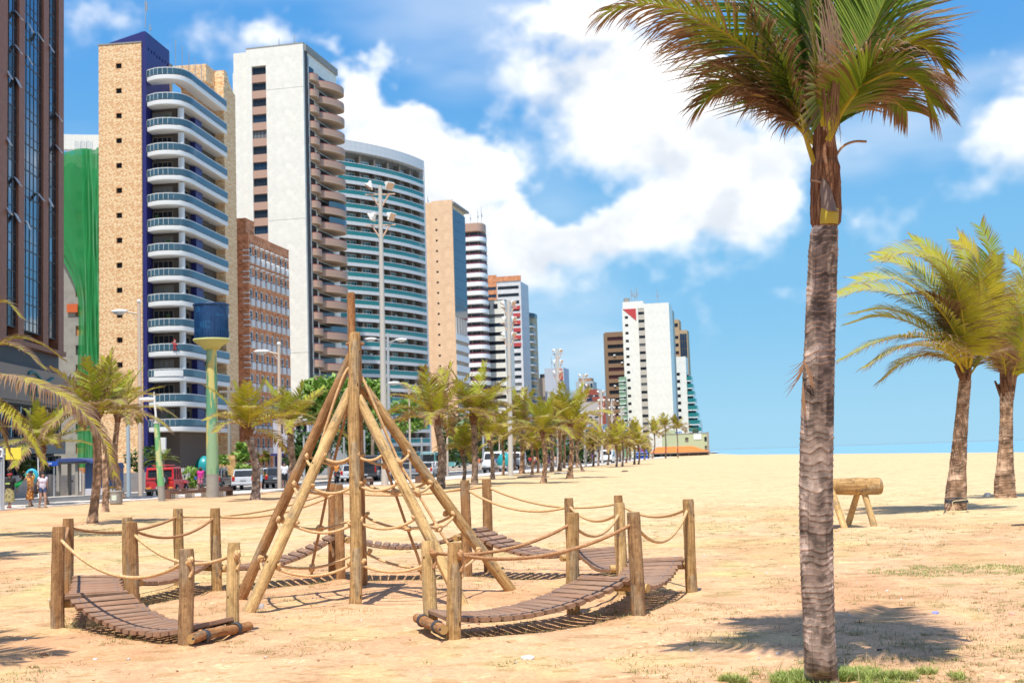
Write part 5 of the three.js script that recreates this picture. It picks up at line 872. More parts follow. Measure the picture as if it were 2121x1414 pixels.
// --- the near palm, frond by frond
{
  const D = 8.62, B0 = gp(1702, 1412), g = thing('palm_tree', 'tall near coconut palm with a ringed grey trunk and browned fronds', 'palm tree', B0), P = (px, py, d = D) => at(px, py, d).sub(B0);
  mounds.push([B0.x, B0.z, .5, .012]);
  const tp = [V(0, -.25, 0), V(0, .0, 0), P(1700, 1380), P(1697, 1300), P(1692, 1150), P(1691, 1000), P(1693, 880), P(1697, 750), P(1702, 620), P(1706.5, 500), P(1709, 468)].map((p, i) => (i > 1 ? p : p)), k = D / FOC;
  const tg = trunkGeo(tp, [[0, 47 * k], [.05, 41 * k], [.1, 34 * k], [.16, 32 * k], [.45, 34.5 * k], [.6, 34 * k], [.8, 31.5 * k], [.94, 30.5 * k], [.985, 29 * k], [1, 26 * k]], { m: 760, n: 64, step: .04, amp: .055, fine: 1, seed: 5, ur: 1 });
  const tr = mesh('trunk', tg, bark[0], g);
  // fibre sheath with its papery strip and yellow patch
  const sh = trunkGeo([P(1709, 470), P(1711, 462), P(1711, 440), P(1711, 400), P(1710, 350), P(1709, 330), P(1708, 290), P(1707, 235)], [[0, 26 * k], [.04, 31.5 * k], [.14, 33 * k], [.3, 32 * k], [.52, 30.5 * k], [.6, 27 * k], [.8, 23 * k], [1, 14 * k]], { m: 90, n: 30, step: .12, amp: .06, seed: 9 });
  mesh('fibre_sheath', sh, fibreM, g);
  const patch = (pts, rOut, m, name) => { const sp = [], rows = pts.length, q = []; for (let j = 0; j < rows; j++) for (let i = 0; i <= 6; i++) { const [y, x0, x1, lift] = pts[j], x = lerp(x0, x1, i / 6), u = (x - 1710.5) / 33.5, dz = Math.sqrt(Math.max(0, 1 - u * u)) * 33.5 * k; const c = P(x, y); c.z += dz + .003 + (lift ?? 0) * Math.sin(i / 6 * Math.PI) + (i % 2) * .002; q.push(c.x, c.y, c.z); } const id = []; for (let j = 0; j < rows - 1; j++) for (let i = 0; i < 6; i++) { const a = j * 7 + i; id.push(a, a + 7, a + 1, a + 1, a + 7, a + 8); } const f = new THREE.BufferGeometry(); f.setAttribute('position', new THREE.Float32BufferAttribute(q, 3)); f.setAttribute('uv', new THREE.Float32BufferAttribute(new Float32Array(q.length / 3 * 2), 2)); f.setIndex(id); f.computeVertexNormals(); return mesh(name, f, m, g); };
  const dm = (c, r) => mat(c, r, { side: THREE.DoubleSide });
  patch([[437, 1694, 1731, .012], [452, 1692.5, 1731, .014], [462, 1692, 1730, .01], [469, 1692, 1729, .004]], 0, dm([.44, .33, .02], .5), 'yellow_sheath');
  patch([[380, 1694, 1703, .004], [400, 1692, 1714, .008], [420, 1694, 1720, .012], [437, 1694, 1726, .02], [445, 1703, 1731, .03]], 0, dm([.19, .135, .11], .55), 'papery_strip');
  mesh('leaf_stub', ropeGeoLike([P(1681, 373, D - .1), P(1690, 374, D - .13), P(1700, 377, D - .1)], .008), mat([.33, .22, .16], .7), g);
  mesh('leaf_stub', ropeGeoLike([P(1729, 332, D), P(1735, 318, D - .02), P(1748, 302, D - .02), P(1770, 293, D), P(1795, 293, D + .02)], .009), mat([.3, .19, .12], .7), g);
  const c0 = (dx = 0, dy = 0, dz = 0) => P(1708 + dx, 300 + dy, D + dz), W = V(-.12, -.02, .05);
  const fr = (pts, o) => mesh('frond', frond(pts, { n: 120, segs: 6, wid: .018, fold: true, ribSegs: 26, rib: .019, mess: .1, seed: Math.round(pts[2].x * 999), wind: W, ...o }), leafM, g);
  // great frond in front, seen from below
  fr([c0(0, -40, -.1), P(1697, 200, D - .2), P(1689, 110, D - .3), P(1681, 20, D - .42), P(1668, -90, D - .6), P(1650, -190, D - .85)], { len: .95, from: .05, grav: .1, dry: .12, dead: .02, green: .35, roll: 1.45, lift: -.05, up: V(0, 0, 1), gaps: .01, n: 96, mess: .05, yl: .08, fwd: .12, wid: .026 });
  // its dry leaflets hanging down in front of the crown
  { const gm = []; const R = rng(5); for (let i = 0; i < 26; i++) { const x = 1690 + R() * 36, y = -20 + R() * 130, e = 190 + R() * 110; gm.push(leafStrip([P(x, y, D - .42), P(x + 8 + R() * 14, lerp(y, e, .35), D - .46), P(x + 10 + R() * 18, lerp(y, e, .7), D - .42), P(x + 6 + R() * 22, e, D - .36)], (.010 + R() * .006))); } mesh('dry_leaflets', merge(gm), mat([.2, .115, .07], .8, { side: THREE.DoubleSide }), g).userData.kind = 'stuff'; }
  // left long arching frond
  fr([c0(-10, 10, .05), P(1640, 215, D + .05), P(1580, 130, D), P(1500, 66, D - .1), P(1410, 22, D - .15), P(1325, 6, D - .2), P(1262, 22, D - .2)], { len: .6, from: .14, grav: 1.15, dry: .38, green: .65, yl: .12, dead: .22, mess: .22, lift: .1 });
  fr([c0(-14, 5, .2), P(1620, 230, D + .25), P(1555, 180, D + .35), P(1500, 180, D + .45), P(1455, 215, D + .5)], { len: .55, grav: 1.0, dry: .34, dead: .14, mess: .25, from: .18 });
  // low left frond on a yellow stalk, its leaflets brown and hanging
  fr([P(1690, 345, D - .02), P(1678, 310, D - .02), P(1664, 270, D + .02), P(1640, 232, D + .1), P(1600, 205, D + .2), P(1555, 195, D + .3)], { len: .5, grav: 1.5, dry: .66, dead: .45, from: .34, rib: .022, yellow: .95, mess: .25 });
  // upper left fans
  fr([c0(-8, -20, .1), P(1655, 190, D + .1), P(1600, 85, D + .05), P(1545, -10, D), P(1480, -90, D)], { len: .8, grav: .3, dry: .16, green: .3, roll: .7, lift: .05, fwd: .25 });
  fr([c0(-4, -20, .3), P(1672, 180, D + .4), P(1630, 60, D + .55), P(1590, -60, D + .7), P(1550, -160, D + .8)], { len: .85, grav: .3, dry: .14, green: .25, roll: 1.0, fwd: .2 });
  fr([c0(-4, -10, .35), P(1660, 215, D + .55), P(1585, 120, D + .8), P(1505, 75, D + 1.0), P(1430, 80, D + 1.1)], { len: .7, grav: .75, dry: .3, green: .25 });
  // right side
  fr([c0(6, -25, -.05), P(1745, 190, D - .1), P(1790, 100, D - .2), P(1830, 10, D - .3), P(1870, -80, D - .4)], { len: .8, grav: .25, dry: .1, green: .45, roll: -.9, dead: .03, fwd: .3 });
  fr([c0(6, -20, .15), P(1750, 190, D + .15), P(1810, 120, D + .12), P(1865, 88, D + .1), P(1920, 95, D + .08), P(1960, 140, D + .06)], { len: .6, grav: 1.1, dry: .34, green: .8, yl: .35, dead: .15 });
  fr([c0(8, -10, -.12), P(1748, 225, D - .25), P(1795, 172, D - .4), P(1850, 150, D - .5), P(1900, 168, D - .55), P(1932, 215, D - .55)], { len: .6, grav: 1.0, dry: .3, green: .6, dead: .12 });
  fr([c0(8, 0, .2), P(1745, 240, D + .35), P(1790, 205, D + .55), P(1840, 200, D + .7), P(1880, 230, D + .8)], { len: .6, grav: 1.0, dry: .3, green: .4 });
  fr([c0(2, -30, .2), P(1722, 150, D + .3), P(1745, 20, D + .4), P(1770, -100, D + .5)], { len: .85, grav: .25, dry: .15, green: .4, roll: -1.0 });
  fr([c0(-2, -30, .25), P(1700, 160, D + .5), P(1690, 10, D + .9), P(1660, -120, D + 1.2)], { len: .85, grav: .3, dry: .2, green: .25, roll: 1.2 });
  fr([c0(0, -10, .3), P(1725, 200, D + .8), P(1760, 130, D + 1.3), P(1800, 110, D + 1.7)], { len: .7, grav: .7, dry: .35, green: .25 });
  // a broken dry sprig hanging from the trunk
  { const gm = []; const R = rng(8); for (let i = 0; i < 9; i++) gm.push(leafStrip([P(1666 + R() * 6, 742 + R() * 14, D - .11), P(1655 - R() * 6, 750 + i * 5, D - .1), P(1636 - R() * 16, 752 + i * 9, D - .08)], .009)); for (let i = 0; i < 6; i++) gm.push(leafStrip([P(1664, 745, D - .125), P(1674 + R() * 8, 770 + i * 4, D - .135), P(1682 + R() * 6, 800 + R() * 10, D - .13)], .009)); for (let i = 0; i < 3; i++) gm.push(leafStrip([P(1664, 790, D - .12), P(1663 + i * 2, 830, D - .125), P(1666 + i * 3, 868, D - .12)], .008)); mesh('dry_sprig', merge(gm), mat([.3, .16, .08], .85, { side: THREE.DoubleSide }), g); }
}
function ropeGeoLike(pts, r) { return new THREE.TubeGeometry(new THREE.CatmullRomCurve3(pts), 16, r, 7); }
function leafStrip(pts, w) { const c = new THREE.CatmullRomCurve3(pts).getPoints(10), q = [], id = []; c.forEach((p, i) => { const v = i / 10, h = w * .5 * Math.sin(Math.PI * (.12 + .84 * v)); q.push(p.x - h, p.y, p.z, p.x, p.y, p.z + h * .6, p.x + h, p.y, p.z); if (i) for (let e = 0; e < 2; e++) { const a = (i - 1) * 3 + e; id.push(a, a + 1, a + 3, a + 1, a + 4, a + 3); } }); const g = new THREE.BufferGeometry(); g.setAttribute('position', new THREE.Float32BufferAttribute(q, 3)); g.setAttribute('uv', new THREE.Float32BufferAttribute(new Float32Array(q.length / 3 * 2), 2)); g.setIndex(id); g.computeVertexNormals(); return g; }

// --- the row of palms: a few sets of fronds, every palm its own thing
function frondSet(seed, o) {
  const R = rng(seed), list = [], n = o.count ?? 15;
  for (let i = 0; i < n; i++) {
    const az = i * 2.39996 + R() * .5, lev = i / n, el = lerp(1.4, .12, Math.pow(lev, .8)) + (R() - .5) * .25, L = (o.L ?? 2) * lerp(.9, 1.12, lev) * (.9 + R() * .2);
    list.push(frond(ribPath(az, el, L, lerp(.35, 1.55, lev) * (o.droop ?? 1), (o.wind ?? V(0, 0, 0)).clone()), { n: o.n ?? 42, segs: 3, len: L * .25, wid: (o.wid ?? .045) * L / 2, grav: lerp(.5, 1.3, lev), dry: clamp(lerp(.06, .36, lev) + (o.dry ?? 0) + (R() - .5) * .14, 0, .95), dead: lerp(.01, .2, lev) + (o.dry ?? 0) * .4, green: lerp(.85, .6, lev) + (R() - .5) * .3, yl: (o.yl ?? .16) + .1 + R() * .2, rib: .022 * L / 2, ribSegs: 10, mess: .3, yellow: .7, seed: seed * 77 + i, wind: (o.wind ?? V(0, 0, 0)).clone().multiplyScalar(.7), gaps: .07 }));
  }
  return list;
}
const windL = V(-.28, 0, .05), windR = V(.1, 0, 0);
const SETS = [frondSet(1, { L: 2.3, count: 22, wind: V(-.1, 0, 0) }), frondSet(2, { L: 2.3, count: 21, dry: .08, wind: V(.1, 0, 0) }), frondSet(3, { L: 2.3, count: 22, yl: .25, wind: V(-.15, 0, 0) }), frondSet(4, { L: 2.3, count: 21, dry: .12, yl: .2 })];
const SETF = [frondSet(11, { L: 2.3, count: 18, n: 18, wid: .09, dry: .1, yl: .3 }), frondSet(12, { L: 2.3, count: 17, n: 18, wid: .09, dry: .05, yl: .36 }), frondSet(13, { L: 2.3, count: 18, n: 18, wid: .09, dry: .18, yl: .3 })];
const bootG = boot(.16, .55, 3);
function palm(label, px, py, cpx, cpy, D, wBase, wTop, size, set, o = {}) {
  // foot pixel, crown pixel, distance, trunk widths in pixels, crown size
  const B0 = gp(px, py); if (D) { const q = at(px, py, D); B0.set(q.x, 0, q.z); } D = -B0.z; const k = D / FOC, top = at(cpx, cpy, D).sub(B0), g = thing('palm_tree', label, 'palm tree', B0, 0, o.group);
  if (D < 60) mounds.push([B0.x, B0.z, .6, .05]);
  const mid = top.clone().multiplyScalar(.5).add(V((o.bow ?? .12), 0, 0)), rb0 = wBase * k * .43, rt = wTop * k * .37;
  mesh('trunk', trunkGeo([V(0, -.2, 0), V(0, 0, 0), mid, top], [[0, rb0 * 1.15], [.08, rb0], [.22, lerp(rb0, rt, .75)], [1, rt]], { m: o.m ?? 46, n: o.far ? 9 : 16, step: o.far ? .2 : .11, amp: .1, seed: Math.round(px) }), bark[o.bark ?? (Math.round(px) % 3)], g);
  if (set === null) return g;
  const s = size * 1.32; mesh('crown_shaft', bootG, fibreM, g, top.clone().add(V(0, -.1 * s, 0))).scale.setScalar(clamp(rt / .16, .5, 1.1));
  const c0 = top.clone().add(V(0, .22 * s, 0)); const turn = o.turn ?? hash3(Math.round(px), 3, 1) * 6.28;
  set.forEach((f, fi) => { if (hash3(Math.round(px), fi, 9) < .14) return; const q = mesh('frond', f, leafM, g, c0); q.scale.setScalar(s * (.86 + .28 * hash3(Math.round(px), fi, 4))); q.rotation.y = turn + (hash3(Math.round(px), fi, 6) - .5) * .5; q.rotation.z = (hash3(Math.round(px), fi, 7) - .5) * .3; });
  for (const f of o.extra ?? []) mesh('frond', f, leafM, g);
  return g;
}
// --- where the palms stand: foot pixel, crown pixel, distance (or from the ground), trunk widths, size, fronds
{
  const [A, Bq, Cq, Dq] = SETS, near = 'palms along the promenade';
  palm('palm with bushy browning crown standing in the sand behind the far left posts', 190, 1087, 198, 872, 0, 27, 23, .62, Dq, { turn: .4, bow: .1 });
  { // bare trunk with a cut top
    const g = palm('bare palm trunk without a crown, cut off at the top', 217, 1062, 217, 948, 0, 22, 17, 1, null, { bow: .02 });
    mesh('cut_end', new THREE.SphereGeometry(.17, 12, 6, 0, 6.3, 0, 1.6).scale(1, .9, 1).translate(0, at(217, 950, 47).y - .02, 0), mat([.5, .3, .17], .9), g);
  }
  palm('palm leaning slightly behind the bare trunk on the paved edge', 250, 1035, 243, 868, 0, 20, 15, .92, Bq, { turn: 2, bow: -.25 });
  palm('thin leaning palm beside the woman in the white top', 97, 1047, 90, 932, 0, 12, 11, .8, A, { turn: 3.2, bow: -.2 });
  palm('palm with a drooping yellow frond right of the blue and green water tower', 528, 1036, 513, 902, 0, 26, 21, .92, Cq, { turn: 1.1, bow: .2 });
  palm('dark trunked palm just left of the climbing frame, orange strip round its neck', 606, 1018, 600, 893, 0, 20, 18, .98, A, { turn: 5.1, bow: .05 });
  palm('sturdy palm with a wide crown right of the climbing frame', 911, 1012, 906, 880, 0, 27, 22, 1.1, Dq, { turn: 3.9, bow: .2 });
  palm('short slim palm between two thicker trunks right of the climbing frame', 960, 1003, 957, 938, 0, 11, 10, .62, A, { turn: .3 });
  palm('pale thick trunked palm behind the short slim one', 983, 1004, 981, 873, 0, 18, 16, 1.08, Bq, { turn: 4.4, bow: .05 });
  palm('palm with a tangled crown left of the second flood light mast', 1020, 993, 1014, 912, 0, 14, 11, .98, Cq, { turn: 2.2 });
  palm('tall palm with a dark boot right of the second flood light mast', 1081, 981, 1078, 884, 0, 15, 12, 1.12, Dq, { turn: .9 });
  palm('nearer palm with spread yellow fronds in the open sand', 1126, 1001, 1124, 902, 0, 18, 11, .84, A, { turn: 5.6 });
  palm('palm with pale trunk and bushy crown, right of the spread one', 1180, 991, 1182, 884, 0, 18, 12, .95, Cq, { turn: 1.7 });
  const names = ['thin palm in the crowded middle of the row', 'slim palm among the crowded trunks', 'palm with a brownish crown in the crowded row', 'pale trunk in the crowded row', 'leaning palm at the right end of the crowded row'];
  [[1102, 984, 1100, 922, 9, 7, .66, 0], [1114, 980, 1112, 935, 9, 7, .6, 1], [1143, 977, 1141, 900, 13, 10, 1.0, 2], [1159, 976, 1158, 886, 12, 9, 1.05, 0], [1208, 977, 1200, 903, 9, 7, .84, 1], [1066, 972, 1064, 912, 7, 6, .95, 2], [1168, 970, 1168, 906, 9, 7, 1.0, 1], [1042, 985, 1040, 918, 8, 7, .85, 1], [1132, 970, 1131, 915, 8, 6, .95, 2], [1195, 968, 1194, 912, 8, 6, 1.0, 0]].forEach(([x, y, cx, cyy, a, b, s, k], i) =>
    palm(names[i % 5] + ', ' + ['second', 'fourth', 'tallest', 'third', 'last', 'rear', 'rearmost', 'first', 'shaded', 'outer'][i] + ' of the grove', x, y, cx, cyy, 0, a, b, s, SETF[k], { far: 1, m: 24, turn: i * 1.3, bow: i === 4 ? -.4 : .1 }));
  const far = [[1229, 966, 925], [1239, 966, 918], [1259, 963, 928], [1277, 967, 926], [1289, 966, 915], [1297, 959, 926], [1314, 962, 912], [1323, 962, 927], [1222, 960, 931], [1248, 959, 933], [1268, 957, 933], [1304, 955, 932], [1284, 957, 936], [1335, 953, 934], [1213, 958, 926]];
  far.forEach(([x, y, c], i) => palm(['small far palm of the row before the white tower, ' + ['first from the left', 'with the yellowest crown', 'hidden behind others', 'standing alone', 'with the tallest trunk', 'beside the small water tower', 'left of the blue stand', 'right next to the blue stand', 'at the left rear', 'low and bushy', 'half hidden in the rear', 'behind the billboard posts', 'farthest back', 'nearest the kiosk', 'at the left end'][i]][0], x, y, x - 1 + (i % 3), c, 0, 7, 5, .78 + (i % 4) * .08, SETF[i % 3], { far: 1, m: 14, turn: i * 2.1 }));
  palm('far tall palm left in front of the orange roofed kiosk', 1351, 946, 1356, 902, 300, 5, 3.5, 1.35, SETF[0], { far: 1, m: 14, turn: .6, bow: .3 });
  palm('far tall palm in front of the white tower base', 1379, 945, 1378, 886, 310, 4.5, 3.2, 1.3, SETF[1], { far: 1, m: 14, turn: 1.6 });
  palm('far tall palm right in front of the orange roofed kiosk', 1404, 944, 1402, 891, 310, 4, 3, 1.35, SETF[2], { far: 1, m: 14, turn: 2.6 });
  palm('short palm at the kiosk corner beside the blue stand', 1343, 946, 1342, 930, 305, 5, 4, .7, SETF[1], { far: 1, m: 12 });
  // the two palms by the beach, blown to the left
  const blown = (label, px, py, list, trunkPx, D, seed) => {
    const B0 = gp(px, py), k = -B0.z / FOC; D = -B0.z; const g = thing('palm_tree', label, 'palm tree', B0), P = (a, b, d = 0) => at(a, b, D + d).sub(B0);
    mounds.push([B0.x, B0.z, .8, .06]);
    mesh('trunk', trunkGeo([V(0, -.25, 0), ...trunkPx.map(([x, y]) => P(x, y))], trunkPx.map(([, , w], i) => [i / (trunkPx.length - 1), w * k / 2]), { m: 200, n: 26, step: .07, amp: .055, seed }), bark[1], g);
    const t = trunkPx[trunkPx.length - 1]; const bo = mesh('crown_shaft', boot(.16, .6, seed), fibreM, g, P(t[0], t[1] + 12));
    bo.scale.setScalar(seed === 53 ? 1 : .72);
    list.forEach(([pts, o], i) => mesh('frond', frond(pts.map(([a, b, d]) => P(a, b, d ?? 0)), { n: 124, segs: 4, len: .9, wid: .025, grav: .65, dry: .16, yl: .5, green: 1, yellow: .9, rib: .026, ribSegs: 18, seed: seed * 50 + i, wind: V(-.26, -.02, .05), mess: .12, fwd: .38, ...o }), leafM, g));
    return g;
  };
  blown('wind blown palm with golden fronds and a rope tied round its foot', 1979, 1061, [
    [[[2001, 778], [1985, 735, -.1], [1945, 706, -.3], [1890, 697, -.5], [1820, 708, -.7], [1742, 746, -.8]], { len: .9, grav: 1.2, dry: .3, yl: .36, wind: V(-.2, 0, 0) }],
    [[[2001, 778], [1975, 705, .1], [1920, 645, .2], [1850, 606, .3], [1790, 596, .3], [1738, 610, .3]], { len: .72, roll: .5 }],
    [[[2003, 775], [1985, 690, .2], [1940, 610, .4], [1870, 545, .6], [1810, 535, .7]], { len: .7, roll: .6 }],
    [[[2004, 775], [1998, 680, 0], [1965, 580, 0], [1925, 515, .1], [1890, 497, .2]], { len: .74, roll: .7, yl: .35 }],
    [[[2006, 775], [2016, 680, .2], [2040, 590, .3], [2052, 520, .3], [2030, 468, .3]], { len: .78, roll: 1.1, yl: .22 }],
    [[[2008, 775], [2024, 700, -.2], [2046, 640, -.3], [2062, 575, -.4], [2068, 530, -.45]], { len: .6, roll: .8, yl: .5, wind: V(-.3, 0, 0) }],
    [[[2002, 776], [1992, 700, -.3], [1965, 640, -.5], [1915, 608, -.6], [1862, 612, -.7]], { len: .55, dry: .7, dead: .5, yl: .6, grav: .8 }],
    [[[2000, 780], [1970, 745, .3], [1920, 735, .6], [1870, 752, .9], [1825, 790, 1.1]], { len: .8, grav: 1.2, dry: .3, wind: V(-.2, 0, 0) }],
    [[[2004, 776], [1995, 650, .6], [1960, 560, 1.0], [1915, 520, 1.4]], { len: .7, roll: .5, yl: .2 }],
    [[[2003, 776], [2010, 620, .7], [2005, 540, 1.1], [1985, 500, 1.3]], { len: .7, roll: .9 }],
    [[[2008, 778], [2040, 738, .2], [2075, 728, .4], [2105, 745, .5]], { len: .5, grav: 1, dry: .5 }],
    [[[2001, 779], [1975, 738, -.5], [1925, 716, -.8], [1860, 722, -1], [1795, 760, -1.1]], { len: .8, grav: 1.2, dry: .35 }],
    [[[2001, 778], [1965, 712, .5], [1905, 664, .8], [1835, 640, 1], [1765, 650, 1.1]], { grav: .9 }],
    [[[2003, 777], [2000, 700, -.5], [1985, 610, -.8], [1955, 545, -.9], [1915, 520, -.9]], { roll: .6 }],
    [[[2006, 777], [2022, 690, -.6], [2032, 600, -.8], [2020, 530, -.9], [1990, 500, -.9]], { roll: .9, yl: .7 }],
    [[[2002, 776], [1980, 690, -.4], [1925, 620, -.6], [1850, 575, -.8], [1775, 580, -.8]], { roll: .5 }],
    [[[2001, 778], [1960, 720, .2], [1895, 672, .3], [1820, 655, .4], [1755, 672, .4]], { len: .8 }],
    [[[2004, 776], [1990, 660, -.3], [1945, 560, -.5], [1880, 520, -.6], [1830, 528, -.6]], { roll: .6 }],
  ], [[1980, 1061, 46], [1980, 1040, 43], [1984, 980, 34], [1990, 900, 29], [1996, 830, 26], [2000, 788, 25]], 28, 41);
  { const P = at(1982, 1040, 28.6), g = thing('tie_rope', 'dark and pale cord tied round the foot of the blown palm', 'rope', P); mesh('coil', merge([0, .03, .06].map((y, i) => new THREE.TorusGeometry(.25 - i * .004, .014, 6, 26).rotateX(Math.PI / 2 + .06 * i).translate(0, y, 0))), M.darkGrey, g); mesh('loose_end', ropeGeoLike([V(-.2, .04, .15), V(-.3, -.1, .2), V(-.38, -.24, .22)], .012), M.darkGrey, g); mesh('pale_cord', ropeGeoLike([V(.2, .06, .17), V(.0, .05, .27), V(-.16, .02, .22), V(-.14, -.18, .24)], .011), mat([.6, .5, .3], .8), g); }
  blown('palm at the right edge with a shaggy dark crown boot', 2083, 1034, [
    [[[2085, 800], [2065, 745, 0], [2030, 715, -.1], [1985, 715, -.2], [1955, 735, -.2]], { len: .6, grav: .9, dry: .45, dead: .3 }],
    [[[2086, 795], [2070, 720, .3], [2040, 660, .5], [2005, 640, .7]], { len: .65, roll: .4 }],
    [[[2087, 795], [2085, 700, .2], [2072, 620, .4], [2050, 580, .5]], { len: .65, roll: .8 }],
    [[[2090, 795], [2100, 700, 0], [2115, 610, -.1], [2118, 555, -.1], [2100, 530, 0]], { len: .7, roll: .8 }],
    [[[2092, 795], [2115, 735, .1], [2150, 690, .1], [2190, 680, .1]], { len: .65 }],
    [[[2090, 797], [2108, 750, -.4], [2122, 700, -.7], [2118, 650, -.9]], { len: .6, roll: .5, yl: .4 }],
    [[[2088, 798], [2078, 740, -.4], [2055, 705, -.7], [2020, 700, -.9]], { len: .5, dry: .6, dead: .4, grav: .9 }],
    [[[2092, 796], [2130, 760, .2], [2170, 760, .3], [2205, 790, .3]], { len: .6, grav: .9 }],
    [[[2090, 795], [2105, 690, .5], [2130, 600, .8], [2160, 560, .9]], { len: .7, roll: -.6 }],
  ], [[2084, 1034, 48], [2082, 1015, 42], [2083, 960, 33], [2085, 890, 28], [2086, 830, 26], [2087, 812, 28]], 34, 53);
  // two palms left of the frame whose fronds and shade reach into it
  {
    const D = 31, B0 = at(-95, 1100, D).setY(0), g = thing('palm_tree', 'palm beyond the left edge, its long pale frond arching into the picture', 'palm tree', B0), P = (a, b, d = 0) => at(a, b, D + d).sub(B0);
    mesh('trunk', trunkGeo([V(0, -.2, 0), P(-90, 950), P(-80, 830)], [[0, .22], [.2, .17], [1, .14]], { m: 60, n: 16, step: .1, amp: .08, seed: 3 }), bark[0], g);
    mesh('crown_shaft', boot(.15, .55, 21), fibreM, g, P(-80, 830));
    [[[[-78, 810], [-40, 786, -.3], [20, 778, -.6], [90, 802, -.9], [160, 842, -1.1], [212, 905, -1.2], [236, 985, -1.3]], { len: .85, grav: 1.7, dry: .42, dead: .45, yl: .7, n: 110, mess: .16, wid: .05 }],
    [[[-78, 800], [-50, 740, 0], [0, 712, 0], [50, 728, 0], [90, 762, 0]], { len: .55, dry: .5, yl: .25, grav: .8 }],
    [[[-75, 800], [-30, 735, .5], [30, 700, .8], [90, 715, 1], [130, 745, 1.2]], { len: .5, dry: .45, yl: .2, grav: .8 }],
    [[[-78, 795], [-60, 700, .2], [-30, 640, .3], [10, 625, .3], [40, 655, .3]], { len: .55, dry: .4, yl: .4, grav: .6 }],
    [[[-78, 815], [-40, 820, -.5], [10, 850, -.9], [60, 905, -1.1], [90, 960, -1.2]], { len: .5, dry: .3, yl: .5, grav: 1.2 }],
    [[[-80, 800], [-120, 700, 0], [-170, 640, 0], [-230, 650, 0]], { len: .6 }], [[[-82, 805], [-150, 770, 0], [-220, 790, 0], [-270, 850, 0]], { len: .6, grav: 1 }], [[[-80, 800], [-85, 690, .4], [-100, 600, .6]], { len: .7 }], [[[-78, 815], [-60, 830, .6], [-10, 870, 1], [20, 940, 1.2]], { len: .5, dry: .6, dead: .4, grav: 1.3 }]].forEach(([pts, o], i) => mesh('frond', frond(pts.map(([a, b, d]) => P(a, b, d ?? 0)), { n: 74, segs: 4, wid: .044, dry: .3, yl: .24, green: .8, yellow: .9, rib: .024, ribSegs: 18, seed: 900 + i, mess: .2, ...o }), leafM, g));
    for (const [x, z, h, t, lab] of [[-6.5, -8.9, 4.4, .5, 'palm outside the left edge that shades the front corner of the sand'], [-11.5, -22, 5, 2, 'palm outside the left edge that shades the sand behind the posts']]) {
      const q = thing('palm_tree', lab, 'palm tree', V(x, 0, z)); mesh('trunk', trunkGeo([V(0, -.2, 0), V(.1, h * .5, 0), V(0, h, 0)], [[0, .2], [.2, .15], [1, .12]], { m: 60, n: 14, seed: 8, step: .09, amp: .08 }), bark[0], q); mesh('crown_shaft', bootG, fibreM, q, V(0, h - .1, 0));
      SETS[1].forEach((f) => { const w = mesh('frond', f, leafM, q, V(0, h + .3, 0)); w.scale.setScalar(.8); w.rotation.y = t; });
    }
  }
}
// ---------------------------------------------------------------- street furniture
const Rs = rng(31);
const poleM = mat([.52, .5, .46], .7), creamM = mat([.62, .5, .4], .7), greyM = mat([.4, .42, .44], .7), steelM = mat([.5, .52, .55], .4, { metalness: .5 }), lensM = mat([.6, .42, .3], .25);
const floodHead = merge([rb(.95, .75, .16, .05, 0, 0, 0), new THREE.SphereGeometry(.42, 14, 8, 0, 6.3, 0, 1.57).scale(1, .8, .8).rotateX(-Math.PI / 2).translate(0, 0, -.06), cy(.14, .14, .5, 10).rotateZ(Math.PI / 2).translate(0, .12, -.4)]), floodLens = bx(.86, .66, .03, 0, 0, .09);
const bracket = (w) => merge([bx(w, .07, .12, 0, 0, 0), rod(V(-w * .3, 0, 0), V(0, -1, 0), .06, .06, 6), rod(V(w * .3, 0, 0), V(0, -1, 0), .06, .06, 6)]);
function floodMast(label, px, py, tpx, tpy, D, wb, wt, tiers, big = 1) {
  const B0 = at(px, py, D).setY(0), k = D / FOC, top = at(tpx, tpy, D).sub(B0), g = thing('flood_light_mast', label, 'light mast', B0);
  mesh('pole', rod(V(0, -.2, 0), top, wb * k / 2, wt * k / 2, 14), poleM, g);
  for (let t = 0; t < tiers; t++) { const y = top.y - .6 - t * (big ? 2.1 : 1.3), c = top.clone().multiplyScalar(y / top.y); mesh('bracket', bracket(big ? 2.0 : 1.4), mat([.6, .42, .32], .7), g, c);
    for (const [dx, az, el] of t % 2 ? [[.75, 1.1, .5], [-.6, -1.9, .5]] : [[.65, .9, .55], [-.75, -1.5, 1.0]]) { const h = mesh('flood_light', floodHead, M.plainWhite, g, c.clone().add(V(dx * (big ? 1 : .65), big ? .55 : .35, 0))); h.rotation.order = 'YXZ'; h.scale.setScalar(big ? .72 : .55); h.rotation.y = az; h.rotation.x = el; mesh('lens', floodLens, lensM, h); } }
  return g;
}
floodMast('tall flood light mast with two tiers, behind the climbing frame', 797, 1004, 787, 384, 83, 15, 8, 2);
floodMast('second flood light mast with three tiers, in front of the banded white block', 1058, 985, 1053, 622, 103, 11, 7, 3, 0);
floodMast('third flood light mast, before the block with the red arch', 1157, 968, 1155, 722, 150, 7, 5, 3, 0);
floodMast('fourth flood light mast, before the grey block with brown penthouse', 1213, 966, 1208, 774, 165, 6, 4, 3, 0);
floodMast('fifth flood light mast, before the red walled block', 1248, 966, 1245, 808, 190, 5, 3.5, 3, 0);
floodMast('sixth flood light mast, before the brown tower', 1269, 960, 1267, 826, 220, 4.5, 3, 3, 0);
floodMast('seventh flood light mast, before the narrow green building', 1289, 958, 1287, 842, 255, 3.6, 2.6, 3, 0);
floodMast('last flood light mast, before the white tower windows', 1308, 955, 1306, 866, 290, 3.2, 2.4, 2, 0);
